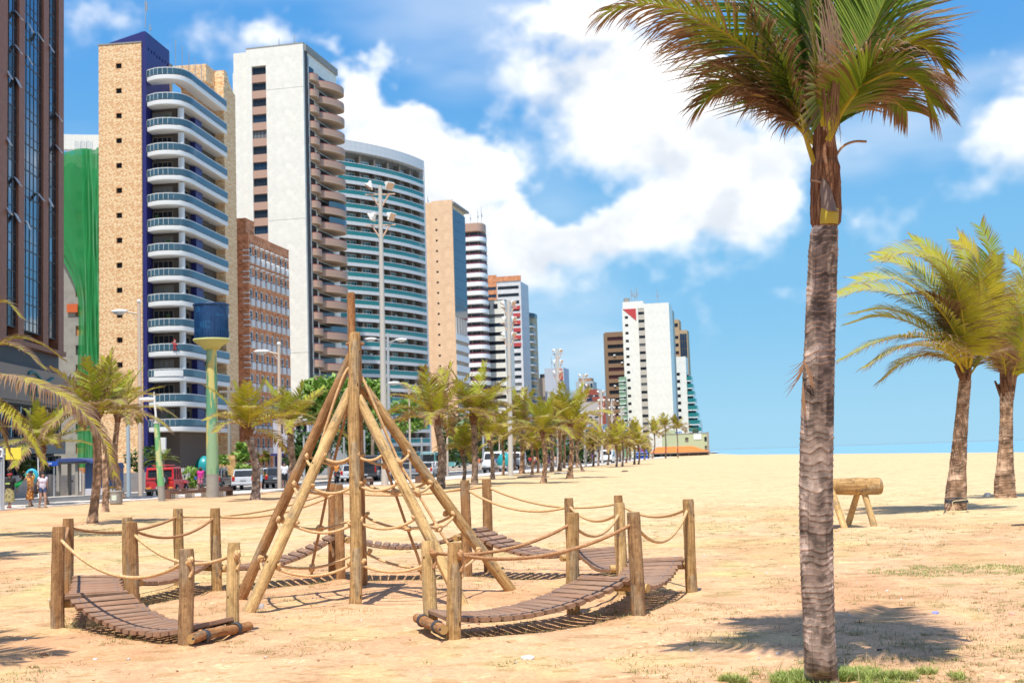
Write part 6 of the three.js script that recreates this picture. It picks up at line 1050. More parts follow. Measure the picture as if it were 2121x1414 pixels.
function streetLamp(label, px, py, tpx, tpy, D, w, m, arms, o = {}) {
  const B0 = at(px, py, D).setY(0), k = D / FOC, top = at(tpx, tpy, D).sub(B0), g = thing('street_lamp', label, 'street lamp', B0); mesh('pole', rod(V(0, -.2, 0), top, w * k / 2, w * k * .28, 12), m, g);
  if (o.ball) mesh('finial', new THREE.SphereGeometry(.14, 10, 8).translate(top.x, top.y, top.z), M.plainWhite, g);
  for (const [ax, ay] of arms) { const e = at(ax, ay, D).sub(B0), s = V(top.x, e.y - .2, top.z), d = Math.sign(e.x - s.x); mesh('arm', merge([rod(s, e, .06, .05, 8), rod(V(s.x, s.y - .5, s.z), e.clone().lerp(s, .5), .03, .03, 6)]), m, g); const h = mesh('lamp_head', new THREE.SphereGeometry(.5, 14, 8).scale(1.1, .26, .5).translate(e.x + d * .35, e.y + .02, e.z), M.plainWhite, g); mesh('lens', new THREE.SphereGeometry(.36, 12, 6, 0, 6.3, 1.57, 1.57).scale(1, .4, .6).translate(e.x + d * .35, e.y - .06, e.z), mat([.6, .62, .6], .2), h); }
  return g;
}
streetLamp('tall cream street lamp with a single arm in front of the brick tower', 291, 1023, 287, 624, 78, 11, creamM, [[258, 645]], { ball: 1 });
streetLamp('cream street lamp with a single arm in front of the brick hotel', 579, 1011, 577, 712, 83, 10, creamM, [[552, 728]], { ball: 1 });
streetLamp('grey double armed street lamp behind the tall flood light mast', 807, 992, 803, 690, 110, 9, greyM, [[776, 702], [822, 704]]);
streetLamp('cream street lamp left of the sturdy palm', 850, 990, 847, 795, 108, 5, creamM, [[824, 793]]);
streetLamp('cream street lamp post between the palms and the buses', 927, 986, 925, 800, 118, 5, creamM, [[905, 798]]);
streetLamp('slim lamp post behind the second flood light mast', 1035, 970, 1033, 850, 150, 3.5, creamM, [[1022, 850]]);
function plainPole(name, label, cat, px, py, tpx, tpy, D, w, m) { const B0 = at(px, py, D).setY(0), k = D / FOC, top = at(tpx, tpy, D).sub(B0), g = thing(name, label, cat, B0); mesh('shaft', rod(V(0, -.2, 0), top, w * k / 2, w * k * .42, 12), m, g); return [g, top, k]; }
{
  const [g, top] = plainPole('utility_pole', 'pale blue grey pole left of the cream street lamp', 'pole', 266, 1026, 264, 868, 77, 9, mat([.42, .5, .54], .7)); mesh('cap', new THREE.SphereGeometry(.14, 10, 8).translate(top.x, top.y, top.z), greyM, g);
  const D = 61, B0 = at(335, 1036, D).setY(0), t = at(323, 872, D).sub(B0), t2 = at(318, 812, D).sub(B0), s1 = t.clone().multiplyScalar(.19), s2 = t.clone().multiplyScalar(.97), q = thing('street_lamp', 'leaning green painted lamp post with a thin white top', 'street lamp', B0);
  const gp1 = new THREE.MeshStandardMaterial({ roughness: .7, map: tex(128, 256, (u, v, x, y) => { const c = wfbm(u, v, 6, 4, 4) > .56, n = (hash3(x, y, 3) - .5) * 14; return c ? [190 + n, 196 + n, 140 + n] : [116 + n, 176 + n, 118 + n]; }) });
  mesh('lower_pole', rod(V(0, -.2, 0), s1, .17, .165, 14), M.concrete, q); mesh('pole', rod(s1, s2, .165, .13, 14), gp1, q); mesh('collar', rod(s2, t, .15, .13, 12), poleM, q); mesh('top_tube', rod(t, t2, .055, .04, 8), M.plainWhite, q);
  const e = at(303, 827, D).sub(B0); mesh('lamp_head', new THREE.SphereGeometry(.3, 12, 8).scale(1.3, .35, .6).translate(e.x, e.y, e.z), M.plainWhite, q); mesh('arm', rod(V(t.x - .06, e.y - .1, t.z), e, .03, .03, 6), M.plainWhite, q);
  const [u, tp] = plainPole('utility_pole', 'grey concrete utility pole with a crossarm behind the water tower', 'utility pole', 476, 1005, 473, 808, 100, 8, M.concrete); mesh('crossarm', bx(1.5, .14, .14, tp.x, tp.y - .1, tp.z), M.concrete, u); mesh('insulator', merge([-.6, -.2, .2, .6].map((x) => cy(.05, .05, .2, 6, tp.x + x, tp.y + .05, tp.z))), M.darkGrey, u);
  for (const [a, b, c, d, D2, lab] of [[874, 985, 873, 905, 122, 'bare grey post by the parked cars'], [1001, 975, 1001, 900, 140, 'thin green post among the palms'], [630, 998, 629, 900, 120, 'grey post behind the climbing frame legs'], [713, 990, 712, 905, 125, 'grey post by the motor scooter'], [755, 985, 754, 890, 130, 'grey post behind the dark van']]) plainPole('utility_pole', lab, 'pole', a, b, c, d, D2, 5, greyM);
}
// painted water tower
{
  const B0 = gp(440, 1030), D = -B0.z, k = D / FOC, g = thing('water_tower', 'blue tank on a yellow saucer and a green and yellow painted column', 'water tower', B0), Y = (py) => at(437, py, D).y;
  const paint = new THREE.MeshStandardMaterial({ roughness: .7, map: tex(256, 512, (u, v, x, y) => { const a = wfbm(u * 1, v * .6, 6, 5, 4), b = wfbm(u, v, 3, 3, 9), n = (hash3(x, y, 3) - .5) * 16; const c = a > .585 + (u > .25 && u < .6 ? -.06 : .04) ? [196, 184, 112] : b > .62 ? [140, 172, 132] : [98, 152, 116]; return c.map((q) => q + n); }) });
  const tankM = new THREE.MeshStandardMaterial({ roughness: .45, map: tex(256, 128, (u, v, x, y) => { const n = (hash3(x, y, 3) - .5) * 12 + (wnoise(u, v * .2, 50, 4) - .5) * 22, s = x % 16 < 1 ? -16 : 0, p = wfbm(u, v, 9, 4, 22) > .66 ? 26 : 0; return [20 + n * .4 + s + p * .4, 62 + n + s + p, 108 + n + s + p]; }) });
  const wt = 72 * k, r = wt / 2; const tank = []; tank.push(new THREE.CylinderGeometry(r, r * .9, Y(632) - Y(702), 40, 6, false).translate(0, (Y(632) + Y(702)) / 2, 0));
  const lean = at(437, 665, D).x - B0.x; const tk = mesh('tank', merge(tank), tankM, g, V(lean, 0, 0));
  mesh('stave', merge(Array.from({ length: 36 }, (_, i) => { const a = i / 36 * 6.283; return bx(.04, Y(632) - Y(702), .03).translate(0, 0, 0).rotateX(.001).translate(0, (Y(632) + Y(702)) / 2, r * .955).rotateY(a); })), tankM, tk).userData.kind = 'stuff';
  mesh('rim', new THREE.TorusGeometry(r, .05, 8, 40).rotateX(Math.PI / 2).translate(0, Y(632), 0), tankM, tk);
  mesh('saucer', new THREE.LatheGeometry([[.05, Y(722)], [16 * k, Y(724)], [20 * k, Y(718)], [34 * k, Y(709)], [37.5 * k, Y(706)], [37.5 * k, Y(702)], [.05, Y(702)]].map(([a, b]) => new THREE.Vector2(a, b)), 40), mat([.42, .42, .15], .7), g, V(lean * .9, 0, 0));
  mesh('column', rod(V(0, 1.2, 0), V(lean * .85, Y(722), 0), 12.8 * k, 10.6 * k, 28), paint, g);
  mesh('column_base', rod(V(0, -.2, 0), V(0, 1.2, 0), 13.4 * k, 12.8 * k, 28), M.concrete, g);
}
// benches
function bench(label, a, b, h, n) {
  const m = a.clone().add(b).multiplyScalar(.5), L = a.distanceTo(b), g = thing('bench', label, 'bench', m, Math.atan2(-(b.z - a.z), b.x - a.x)), wd = mat([.17, .09, .065], .75);
  for (let i = 0; i < 4; i++) mesh('slat', rb(L, .06, .115, .012, 0, h - .03, -.2 + i * .135), wd, g); mesh('front_board', rb(L, .16, .05, .012, 0, h - .16, .285), wd, g); for (let i = 0; i < n; i++) mesh('support', rb(.22, h - .08, .5, .02, -L / 2 + L * (i + .5) / n, (h - .08) / 2, -.02), M.plainWhite, g);
  mesh('end_board', rb(.06, h - .02, .6, .01, -L / 2 + .03, (h - .02) / 2, 0), wd, g); mesh('end_board', rb(.06, h - .02, .6, .01, L / 2 - .03, (h - .02) / 2, 0), wd, g); return g;
}
bench('long brown bench on white blocks beside the painted water tower', gp(342, 1034), gp(474, 1026), .5, 4);
bench('low brown bench behind the back posts of the playground', at(735, 1004, 82).setY(0), at(765, 1001, 84).setY(0), .5, 2);
bench('small brown bench left of the sturdy palm', at(868, 1000, 87).setY(0), at(890, 998, 89).setY(0), .5, 2);
{ // litter bin
  const B0 = gp(240, 1045), g = thing('litter_bin', 'round grey concrete litter bin beside the bare palm trunk', 'litter bin', B0); mesh('drum', new THREE.LatheGeometry([[.05, 0], [.26, 0], [.28, .1], [.28, .56], [.3, .58], [.3, .64], [.24, .64], [.23, .4], [.02, .4]].map(([a, b]) => new THREE.Vector2(a, b)), 24), M.concrete, g); mesh('sticker', b0(-.12, .1, .2, .44, .27, .285), mat([.6, .66, .55], .6), g);
  const p = at(236, 1022, 70).setY(0), y = thing('barrier', 'small yellow slatted barrier at the road by the bus shelter', 'barrier', p), ym = mat([.6, .33, .02], .6); for (const h of [.18, .62]) mesh('rail', rb(.62, .1, .05, .01, 0, h, 0), ym, y); for (let i = 0; i < 4; i++) mesh('bar', rb(.07, .42, .04, .01, -.27 + i * .18, .4, .003), ym, y); for (const s of [-1, 1]) mesh('leg', rb(.06, .7, .06, .01, s * .3, .35, -.04), ym, y);
}
{ // bus shelter
  const D = 79, X = (px) => at(px, 1000, D).x, c = V(X(165), .05, -D), g = thing('bus_shelter', 'bus shelter with a curved blue roof on concrete posts', 'bus shelter', c), h = at(165, 950, D).y - .05, x0 = X(121) - c.x, x1 = X(240) - c.x, bl = mat([.05, .08, .24], .5), bl2 = mat([.07, .13, .27], .6);
  const prof = new THREE.Shape(); prof.moveTo(x0, h); prof.quadraticCurveTo(x0 + 1.2, h + .12, x0 + 2.0, h - .08); prof.quadraticCurveTo(x0 + 2.6, h - .25, x1, h - .5); prof.lineTo(x1, h - .62); prof.quadraticCurveTo(x0 + 2.6, h - .4, x0 + 1.9, h - .22); prof.lineTo(x0, h - .14);
  mesh('roof', new THREE.ExtrudeGeometry(prof, { depth: 2.0, bevelEnabled: true, bevelSize: .02, bevelThickness: .02, bevelSegments: 1 }).translate(0, 0, -1.6), bl, g); mesh('gutter', b0(x0, x0 + 1.9, h - .3, h - .16, .42, -1.5), M.darkGrey, g);
  for (const px of [121, 129, 160]) mesh('post', rb(.2, h - .2, .2, .02, X(px) - c.x, (h - .2) / 2, px === 129 ? -1.2 : .1), M.concrete, g);
  mesh('kiosk_wall', rb(X(240) - X(172), 1.75, 1.2, .03, (X(172) + X(240)) / 2 - c.x, 1.1, -.9), bl2, g); mesh('kiosk_base', rb(X(241) - X(171), .4, 1.3, .03, (X(172) + X(240)) / 2 - c.x, .2, -.9), mat([.5, .5, .55], .7), g); mesh('kiosk_window', b0(X(206) - c.x, X(236) - c.x, .9, 1.7, -.32, -.2), M.glassBlue, g); mesh('side_panel', b0(X(158) - c.x + .25, X(169) - c.x, .25, 1.6, .1, .2), mat([.6, .56, .5], .7), g);
}
{ // signs
  const yM = mat([.75, .6, .06], .6), sign = (label, px0, px1, py0, py1, ppx, pb, D, m, extra) => { const a = at(px0, py1, D), b = at(px1, py0, D), p = at(ppx, pb, D).setY(0), g = thing('street_sign', label, 'sign', p); mesh('board', rb(b.x - a.x, b.y - a.y, .04, .015, (a.x + b.x) / 2 - p.x, (a.y + b.y) / 2, .06), m, g); mesh('post', cy(.04, .05, b.y - .05, 10, 0, (b.y - .05) / 2, 0), steelM, g); if (extra) extra(g, a, b, p); return g; };
  sign('plain bright yellow board on a grey post at the left edge', 12, 44, 927, 952, 6, 1053, 54, yM, (g, a, b, p) => mesh('bracket', bx(.2, .05, .04, (a.x - p.x) - .05, (a.y + b.y) / 2, .05), steelM, g));
  sign('white and blue sign cut by the left edge with a dark figure', -14, 6, 924, 951, 1, 1053, 55, M.plainWhite, (g, a, b, p) => { const w = b.x - a.x; mesh('blue_band', merge([b0(a.x - p.x, b.x - p.x, a.y, a.y + .08, .081, .09), b0(a.x - p.x, b.x - p.x, b.y - .06, b.y, .081, .09)]), M.blue, g); mesh('figure', merge([b0(b.x - p.x - .17, b.x - p.x - .05, a.y + .32, a.y + .38, .081, .09), rod(V(b.x - p.x - .06, a.y + .33, .085), V(b.x - p.x - .12, a.y + .14, .085), .02, .02, 6)]), M.darkGrey, g); });
  sign('blue street name plate with small white letters before the bus shelter', 97, 120, 955, 965, 111, 1028, 78, mat([.015, .09, .45], .5), (g, a, b, p) => { const f = []; [['.', 0], ['A', .07], ['R', .15], ['u', .22]].forEach(([, x], i) => f.push(b0(a.x - p.x + .05 + i * .07, a.x - p.x + .09 + i * .07, a.y + .1, a.y + .2, .081, .088))); mesh('lettering', merge(f), M.plainWhite, g); });
  plainPole('utility_pole', 'thin white post behind the woman with the parasol', 'pole', 79, 1032, 78, 946, 76, 3, M.plainWhite);
  { const D = 96, a = at(328, 945, D), b = at(343, 906, D), g = thing('totem_sign', 'upright plain white sign box in front of the brick tower entrance', 'sign', V((a.x + b.x) / 2, 0, -D)); mesh('box', rb(b.x - a.x, b.y - a.y, .3, .03, 0, (a.y + b.y) / 2, 0), M.plainWhite, g); mesh('stem', rb(.25, a.y, .2, .02, 0, a.y / 2, 0), M.concrete, g); }
}
{ // teal phone hoods
  const hoodM = mat([.02, .3, .32], .35, { side: THREE.DoubleSide }); const mk = (label, px, py, D, s, turn) => { const c = at(px, py, D), g = thing('phone_hood', label, 'phone booth', V(c.x, 0, c.z), turn); mesh('hood', new THREE.SphereGeometry(.5 * s, 20, 14, .5, 5.3, 0, 1.9).scale(1, 1.15, 1).translate(0, c.y, 0), hoodM, g); mesh('post', cy(.05, .06, c.y - .2, 10, 0, (c.y - .2) / 2, -.25), steelM, g); mesh('telephone', rb(.26, .4, .18, .03, 0, c.y - .2, -.2), M.darkGrey, g); };
  mk('teal domed phone hood behind the painted water tower', 423, 966, 92, 1.35, .6); mk('teal and yellow phone hood among the far palms', 1046, 957, 130, 1.7, -1.2);
}
// walls, fences, planting across the road
{
  const wallM = new THREE.MeshStandardMaterial({ map: plaster(186, 176, 166, 71, 64, -22), roughness: .9 });
  const run = (label, pts, h, m, name, cat) => { const g = thing(name, label, cat, V(0, 0, 0)); for (let i = 0; i < pts.length - 1; i++) { const a = pts[i], b = pts[i + 1], L = a.distanceTo(b), q = bx(L, h, .25); const gg = boxUV(q, .5).rotateY(Math.atan2(-(b.z - a.z), b.x - a.x)).translate((a.x + b.x) / 2, h / 2, (a.z + b.z) / 2); mesh('wall_panel', gg, m, g); const pr = boxUV(bx(.36, h + .08, .36), .5).translate(b.x, (h + .08) / 2, b.z); mesh('wall_pier', pr, m, g); } return g; };
  const X = (px, D) => at(px, 1005, D).setY(0);
  const w = run('long grey garden wall behind the road at the left', [X(-60, 74), X(30, 77), X(100, 80), X(170, 82.5), X(240, 85), X(312, 88)], 1.35, wallM, 'garden_wall', 'wall');
  mesh('wall_hole', merge([110, 145, 262, 285].map((px, i) => cy(.07, .07, .03, 10).rotateX(Math.PI / 2).translate(X(px, 79 + i * 1.6).x, .95, -(80.1 + [.0, 1.4, 5.6, 6.4][i]) + .13 + .5))), M.darkGrey, w);
  const fence = (label, a, b, n, h) => { const g = thing('picket_fence', label, 'fence', a.clone(), Math.atan2(-(b.z - a.z), b.x - a.x)), L = a.distanceTo(b); const pk = rb(.06, h, .05, .01, 0, h / 2, 0, 1); for (let i = 0; i <= n; i++) mesh('picket', pk, M.plainWhite, g, V(L * i / n, .05, 0)); for (const y of [.3, h - .15]) mesh('rail', rb(L, .07, .04, .01, L / 2, y, -.045), M.plainWhite, g); };
  fence('white picket railing behind the red jeep', X(340, 95), X(418, 98), 26, 1.5); fence('white railing right of the painted water tower', X(452, 97), X(470, 98), 8, 1.5);
  { const D = 99, g = thing('gate_pillar', 'yellow stone clad wall end with climbing plants', 'wall', V(at(467, 990, D).x, 0, -D)), w2 = (487 - 447) * D / FOC, h = at(467, 943, D).y; mesh('wall', boxUV(b0(-w2 / 2, w2 / 2, 0, h, 0, -4), .5), M.stone, g); mesh('letter_slot', b0(-.5, .2, 1.9, 2.15, .01, .06), M.darkGrey, g); }
}
// broad-leaved trees and shrubs
function leafCloud(n, R, rx, ry, rz, size, holes, sd) {
  const P = [], U = [], I = [], C = []; let k = 0;
  const cl = Array.from({ length: holes }, () => [(R() - .5) * 1.5, (R() - .5) * 1.5, (R() - .5) * 1.5, .3 + R() * .3]);
  for (let i = 0; i < n; i++) { const c = cl[Math.floor(R() * cl.length)], a = R() * 6.283, z = R() * 2 - 1, q = Math.sqrt(1 - z * z), rr = Math.pow(R(), .4) * c[3]; let x = c[0] + q * Math.cos(a) * rr, y = c[1] + z * rr * .8, w = c[2] + q * Math.sin(a) * rr; const d = Math.hypot(x, y, w); if (d > 1) { x /= d; y /= d; w /= d; }
    const p = V(x * rx, y * ry, w * rz), n1 = V(R() - .5, R() * .8, R() - .5).normalize(), t = n1.clone().cross(V(R() - .5, R() - .5, R() - .5)).normalize(), b = n1.clone().cross(t), s = size * (.6 + R() * .8); for (const [u, v] of [[0, -1], [.5, 0], [0, 1], [-.5, 0]]) { const e = p.clone().addScaledVector(t, u * s).addScaledVector(b, v * s); P.push(e.x, e.y, e.z); U.push(0, 0); const g = .7 + R() * .6; C.push(g, g, g); } I.push(k, k + 1, k + 2, k, k + 2, k + 3); k += 4; }
  const g = new THREE.BufferGeometry(); g.setAttribute('position', new THREE.Float32BufferAttribute(P, 3)); g.setAttribute('uv', new THREE.Float32BufferAttribute(U, 2)); g.setAttribute('color', new THREE.Float32BufferAttribute(C, 3)); g.setIndex(I); const o = g.toNonIndexed(); o.computeVertexNormals(); return o;
}
const leafMat = (r, g, b) => new THREE.MeshPhysicalMaterial({ color: new THREE.Color(r, g, b), vertexColors: true, roughness: .5, transmission: .3, thickness: 0, side: THREE.DoubleSide });
const lm1 = leafMat(.27, .43, .07), lm2 = leafMat(.07, .15, .025), lm3 = leafMat(.2, .2, .025), lm4 = leafMat(.24, .22, .02);
function tree(label, px, D, cyPx, rx, ry, m, n = 2600, size = .3) {
  const B0 = at(px, 990, D).setY(0), h = at(px, cyPx, D).y, R = rng(px), g = thing('broadleaf_tree', label, 'tree', B0); mesh('crown', leafCloud(n, R, rx, ry, rx * .8, size, 26, px), m, g, V(0, h, 0)); const t = []; t.push(rod(V(0, -.2, 0), V(.1, h - ry * .6, 0), .2, .14, 10)); for (let i = 0; i < 6; i++) { const a = R() * 6.28; t.push(rod(V(.1, h - ry * .65, 0), V(Math.cos(a) * rx * .6, h + (R() - .3) * ry * .7, Math.sin(a) * rx * .5), .09, .03, 7)); } mesh('trunk', merge(t), barkWood, g); return g;
}
tree('round light green almond tree behind the left legs of the climbing frame', 682, 118, 826, 2.9, 2.3, lm1);
tree('light green tree crown right of the climbing frame top', 772, 122, 826, 1.9, 2.1, lm1, 1500);
tree('loose bright green tree between the flood light mast and the sturdy palm', 835, 118, 862, 2.9, 1.6, lm1, 1500, .26);
tree('dark green tree behind the white shirted man', 640, 125, 935, 2.6, 2.6, lm2, 1600);
tree('dark tree behind the cars in the middle of the street', 735, 140, 905, 3.5, 3, lm2, 1600);
tree('dark green tree behind the buses', 985, 170, 905, 5, 4, lm2, 1800, .4); tree('mid green tree at the far end of the avenue', 1100, 210, 915, 6, 4.5, lm2, 1800, .45); tree('low green tree by the far billboard', 1175, 250, 925, 7, 4, lm2, 1500, .5);
function shrub(label, px, py, D, rx, ry, m, n = 260, size = .16) { const c = at(px, py, D), g = thing('shrub', label, 'shrub', V(c.x, 0, c.z)); mesh('foliage', leafCloud(n, rng(px * 3), rx, ry, rx, size, 9, px), m, g, V(0, c.y, 0)); mesh('stem', merge([0, 1, 2].map((i) => rod(V(0, -.1, 0), V((i - 1) * rx * .5, c.y, (i % 2) * rx * .3), .03, .02, 5))), barkWood, g); }
shrub('yellow green shrub behind the garden wall, left one', 52, 968, 84, .75, .55, lm4); shrub('yellow green shrub behind the garden wall beside the thin palm', 84, 970, 84, .65, .5, lm4); shrub('clipped round green bush beside the red jeep', 313, 977, 92, .6, .45, lm1); shrub('green planting behind the woman in pink', 400, 990, 92, .8, .9, lm1, 420); shrub('low dark bush right of the painted water tower', 458, 988, 93, .8, .6, lm2, 300); shrub('broad leaved plant against the hotel wall', 505, 972, 98, .7, .6, lm1); shrub('small palm-like plant on the pillar by the hotel', 500, 935, 100, .8, .8, lm1, 260, .3); shrub('dark hedge behind the wall under the brick tower', 300, 945, 100, 1.6, 1.3, lm2, 700); shrub('small pale bush at the kerb behind the man in the grey top', 548, 990, 95, .5, .45, lm3); shrub('yellow flowered shrub by the shop front', 543, 945, 100, .6, .5, lm4);
shrub('climbing plant on the stone pillar', 460, 952, 97, .7, .5, lm1, 200);
{ // cycad on a pot, its stiff fronds all round
  const D = 93, c = at(336, 952, D), g = thing('cycad', 'spiky cycad with grey green fronds in front of the brick tower', 'plant', V(c.x, 0, c.z)); mesh('stem', cy(.16, .22, c.y, 10, 0, c.y / 2, 0), barkWood, g); for (let i = 0; i < 16; i++) mesh('frond', frond(ribPath(i * 2.4, .9 - (i % 4) * .25, 1.35, 1.0), { n: 18, len: .3, wid: .04, grav: .1, dry: .05, green: .2, rib: .014, seed: 600 + i, segs: 2, ribSegs: 6 }), leafM, g, V(0, c.y, 0));
}
// ---------------------------------------------------------------- vehicles
const tyreM = mat([.02, .02, .022], .85), rimM = mat([.45, .46, .48], .35, { metalness: .7 }), carGlass = new THREE.MeshStandardMaterial({ color: new THREE.Color(.02, .025, .03), roughness: .06 }), tailM = mat([.5, .02, .015], .25), amberM = mat([.75, .25, .02], .3), headM = mat([.7, .72, .72], .15), plateM = mat([.5, .5, .5], .5), bumperM = mat([.05, .05, .055], .7);
const paintM = (r, g, b) => new THREE.MeshPhysicalMaterial({ color: new THREE.Color(r, g, b), roughness: .35, clearcoat: .8, clearcoatRoughness: .12 });
function wheel(g, x, y, z, r, w) { const t = mesh('wheel', shared('tyre' + r + w, () => new THREE.LatheGeometry([[r * .6, -w / 2], [r * .93, -w / 2], [r, -w * .36], [r, w * .36], [r * .93, w / 2], [r * .6, w / 2]].map(([a, b]) => new THREE.Vector2(a, b)), 24).rotateZ(Math.PI / 2)), tyreM, g, V(x, y, z)); mesh('rim', shared('rim' + r + w, () => merge([cy(r * .62, r * .62, w * .8, 20).rotateZ(Math.PI / 2), ...[0, 1, 2, 3, 4].map((i) => bx(w * .96, r * 1.1, r * .16).rotateX(i * 1.2566))])), rimM, t); return t; }
// x = to the car's right, -z = forward; profile points (forward distance from the tail, height)
const extr = (pts, w, bev, r = .1) => { const s = new THREE.Shape(); pts.forEach(([a, b], i) => (i ? s.lineTo(a, b) : s.moveTo(a, b))); return new THREE.ExtrudeGeometry(s, { depth: w - 2 * bev, bevelEnabled: true, bevelThickness: bev, bevelSize: bev, bevelOffset: -bev, bevelSegments: 3 }).translate(0, 0, -w / 2 + bev).rotateY(Math.PI / 2); };
function car(label, pos, turn, paint, o = {}) {
  const L = o.L ?? 3.9, W = o.W ?? 1.65, H = o.H ?? 1.45, r = .3, g = thing('parked_car', label, 'car', pos, turn), belt = .88; g.name = numbered('car');
  const arch = (c) => [[c - .38, .3], [c - .3, .52], [c, .66], [c + .3, .52], [c + .38, .3]];
  mesh('body', extr([[0, .32], [0, .62], [.06, .84], [.16, belt + .04], [L * .72, belt], [L - .2, .74], [L, .58], [L, .3], ...arch(L - .75).reverse(), ...arch(.7).reverse()], W, .09), paint, g, V(0, 0, 0));
  const hatch = o.sedan ? [[.62, belt - .03], [.98, H - .1], [1.2, H - .04], [L * .52, H - .03], [L * .72, belt - .03]] : [[.1, belt - .03], [.38, H - .12], [.55, H - .05], [L * .52, H - .03], [L * .74, belt - .03]];
  mesh('window', extr(hatch, W - .16, .1), carGlass, g); const rf = hatch.slice(1, 4);
  mesh('roof', extr([[rf[0][0] + .02, H - .1], [rf[1][0], H - .02], [rf[2][0], H], [rf[2][0] + .1, H - .09]], W - .2, .03), paint, g);
  const pl = []; for (const s of [-1, 1]) { const x = s * (W / 2 - .14); pl.push(rod(V(x, belt, -hatch[0][0] - .02), V(x * .93, H - .08, -rf[0][0]), .055, .045, 6), rod(V(x, belt, -hatch[4][0] + .05), V(x * .93, H - .06, -rf[2][0]), .04, .035, 6), rod(V(x + s * .05, belt, -L * .42), V(x * .93 + s * .02, H - .06, -L * .42), .035, .035, 6)); } mesh('pillar', merge(pl), paint, g);
  for (const s of [-1, 1]) { mesh('tail_light', rb(.2, .3, .1, .03, s * (W / 2 - .16), .76, -.03), tailM, g); mesh('indicator', rb(.16, .09, .1, .02, s * (W / 2 - .17), .93, -.05), amberM, g); mesh('head_light', rb(.3, .16, .14, .04, s * (W / 2 - .24), .66, -L + .12), headM, g); mesh('mirror', rb(.16, .13, .1, .03, s * (W / 2 + .05), belt + .06, -L * .66), paint, g); for (const c of [.7, L - .75]) wheel(g, s * (W / 2 - .1), r, -c, r, .19); }
  mesh('bumper', merge([rb(W - .04, .2, .14, .05, 0, .42, .0), rb(W - .04, .2, .14, .05, 0, .42, -L)]), o.bumper ?? paint, g); mesh('number_plate', rb(.4, .13, .03, .01, 0, .68, .02), plateM, g); mesh('rear_wiper', rod(V(.1, belt + .06, -.1), V(-.3, belt + .24, -.2), .01, .01, 5), M.darkGrey, g);
  return g;
}
function onRoad(px, py, D, off) { const q = at(px, py, D).setY(-.07), e = nearEdge(q); return { p: q, turn: Math.atan2(-e.t.x, -e.t.z) * sstep(85, 150, D) + .02 * (1 - sstep(85, 150, D)), t: e.t }; }
const silver = paintM(.52, .53, .55), whiteP = paintM(.68, .68, .67), darkP = paintM(.05, .055, .065), blueP = paintM(.3, .36, .45), greyP = paintM(.2, .21, .23);
{ // red jeep
  const q = onRoad(330, 1026, 72), g = thing('car', 'red boxy off-road car with a spare wheel on its back door', 'car', q.p, q.turn), rd = paintM(.56, .012, .018), W = 1.62, L = 3.5;
  mesh('body', extr([[0, .42], [0, 1.0], [2.05, 1.0], [2.1, .98], [L - .1, .95], [L, .85], [L, .45], [L - .38, .45], [L - .5, .72], [L - .95, .72], [L - 1.12, .42], [1.1, .42], [.98, .7], [.5, .7], [.4, .42]], W, .05), rd, g);
  mesh('window', extr([[.02, .98], [.16, 1.62], [1.75, 1.64], [2.08, .98]], W - .1, .04), carGlass, g); mesh('roof', extr([[.1, 1.58], [.12, 1.7], [1.7, 1.72], [1.84, 1.6]], W - .06, .04), rd, g);
  const pl = []; for (const s of [-1, 1]) { const x = s * (W / 2 - .07); for (const [a, b] of [[.06, .16], [.75, .78], [1.3, 1.32], [2.04, 1.76]]) pl.push(rod(V(x, .98, -a), V(x * .97, 1.62, -b), .075, .065, 6)); } pl.push(rb(W - .06, .12, .08, .02, 0, 1.06, .0), rb(W - .1, .1, .08, .02, 0, 1.6, -.12)); mesh('pillar', merge(pl), rd, g);
  mesh('roof_rack', merge([rb(1.0, .05, 1.3, .02, 0, 1.82, -.95), rod(V(-.45, 1.7, -.5), V(-.45, 1.82, -.5), .02), rod(V(.45, 1.7, -.5), V(.45, 1.82, -.5), .02), rod(V(-.45, 1.7, -1.4), V(-.45, 1.82, -1.4), .02), rod(V(.45, 1.7, -1.4), V(.45, 1.82, -1.4), .02)]), rd, g);
  for (const s of [-1, 1]) { for (const c of [.72, L - .74]) wheel(g, s * (W / 2 - .06), .36, -c, .36, .24); mesh('tail_light', rb(.14, .2, .06, .02, s * (W / 2 - .12), .78, .02), tailM, g); mesh('fender', rb(.26, .1, .85, .04, s * (W / 2 + .02), .78, -L + .74), rd, g); mesh('mirror', rb(.08, .2, .14, .03, s * (W / 2 + .12), 1.12, -2.0), bumperM, g); mesh('head_light', cy(.1, .1, .08, 14).rotateX(Math.PI / 2).translate(s * .52, .76, -L - .02), headM, g); mesh('indicator', rb(.3, .13, .08, .02, s * (W / 2 - .2), .52, .06), amberM, g); }
  mesh('bumper', merge([rb(W, .16, .12, .03, 0, .42, .06), rb(W, .16, .14, .03, 0, .48, -L - .06)]), bumperM, g); mesh('number_plate', rb(.38, .13, .03, .01, 0, .56, .1), plateM, g);
  const sp = wheel(g, .18, .98, .17, .36, .2); sp.rotation.y = Math.PI / 2; sp.name = 'spare_wheel'; mesh('wheel_cover', new THREE.SphereGeometry(.24, 18, 8, 0, 6.3, 0, 1.2).scale(1, .35, 1).rotateX(Math.PI / 2).translate(.18, .98, .24), rimM, g);
}
const put = (px, py, D, label, m, o = {}) => { const q = onRoad(px, py, D); return car(label, q.p, q.turn + (o.flip ? Math.PI : 0), m, o); };
put(503, 1011, 86, 'silver white hatchback seen from behind, left of the leaning palm', silver, { H: 1.42 });
put(571, 1008, 89, 'dark grey hatchback parked beside the man in the white shirt', darkP, { bumper: bumperM });
put(561, 1003, 95, 'silver estate car ahead of the dark grey hatchback', silver, { L: 4.2 });
put(433, 1013, 87, 'dark car half hidden behind the painted water tower column', darkP, { sedan: 1, L: 4.2 });
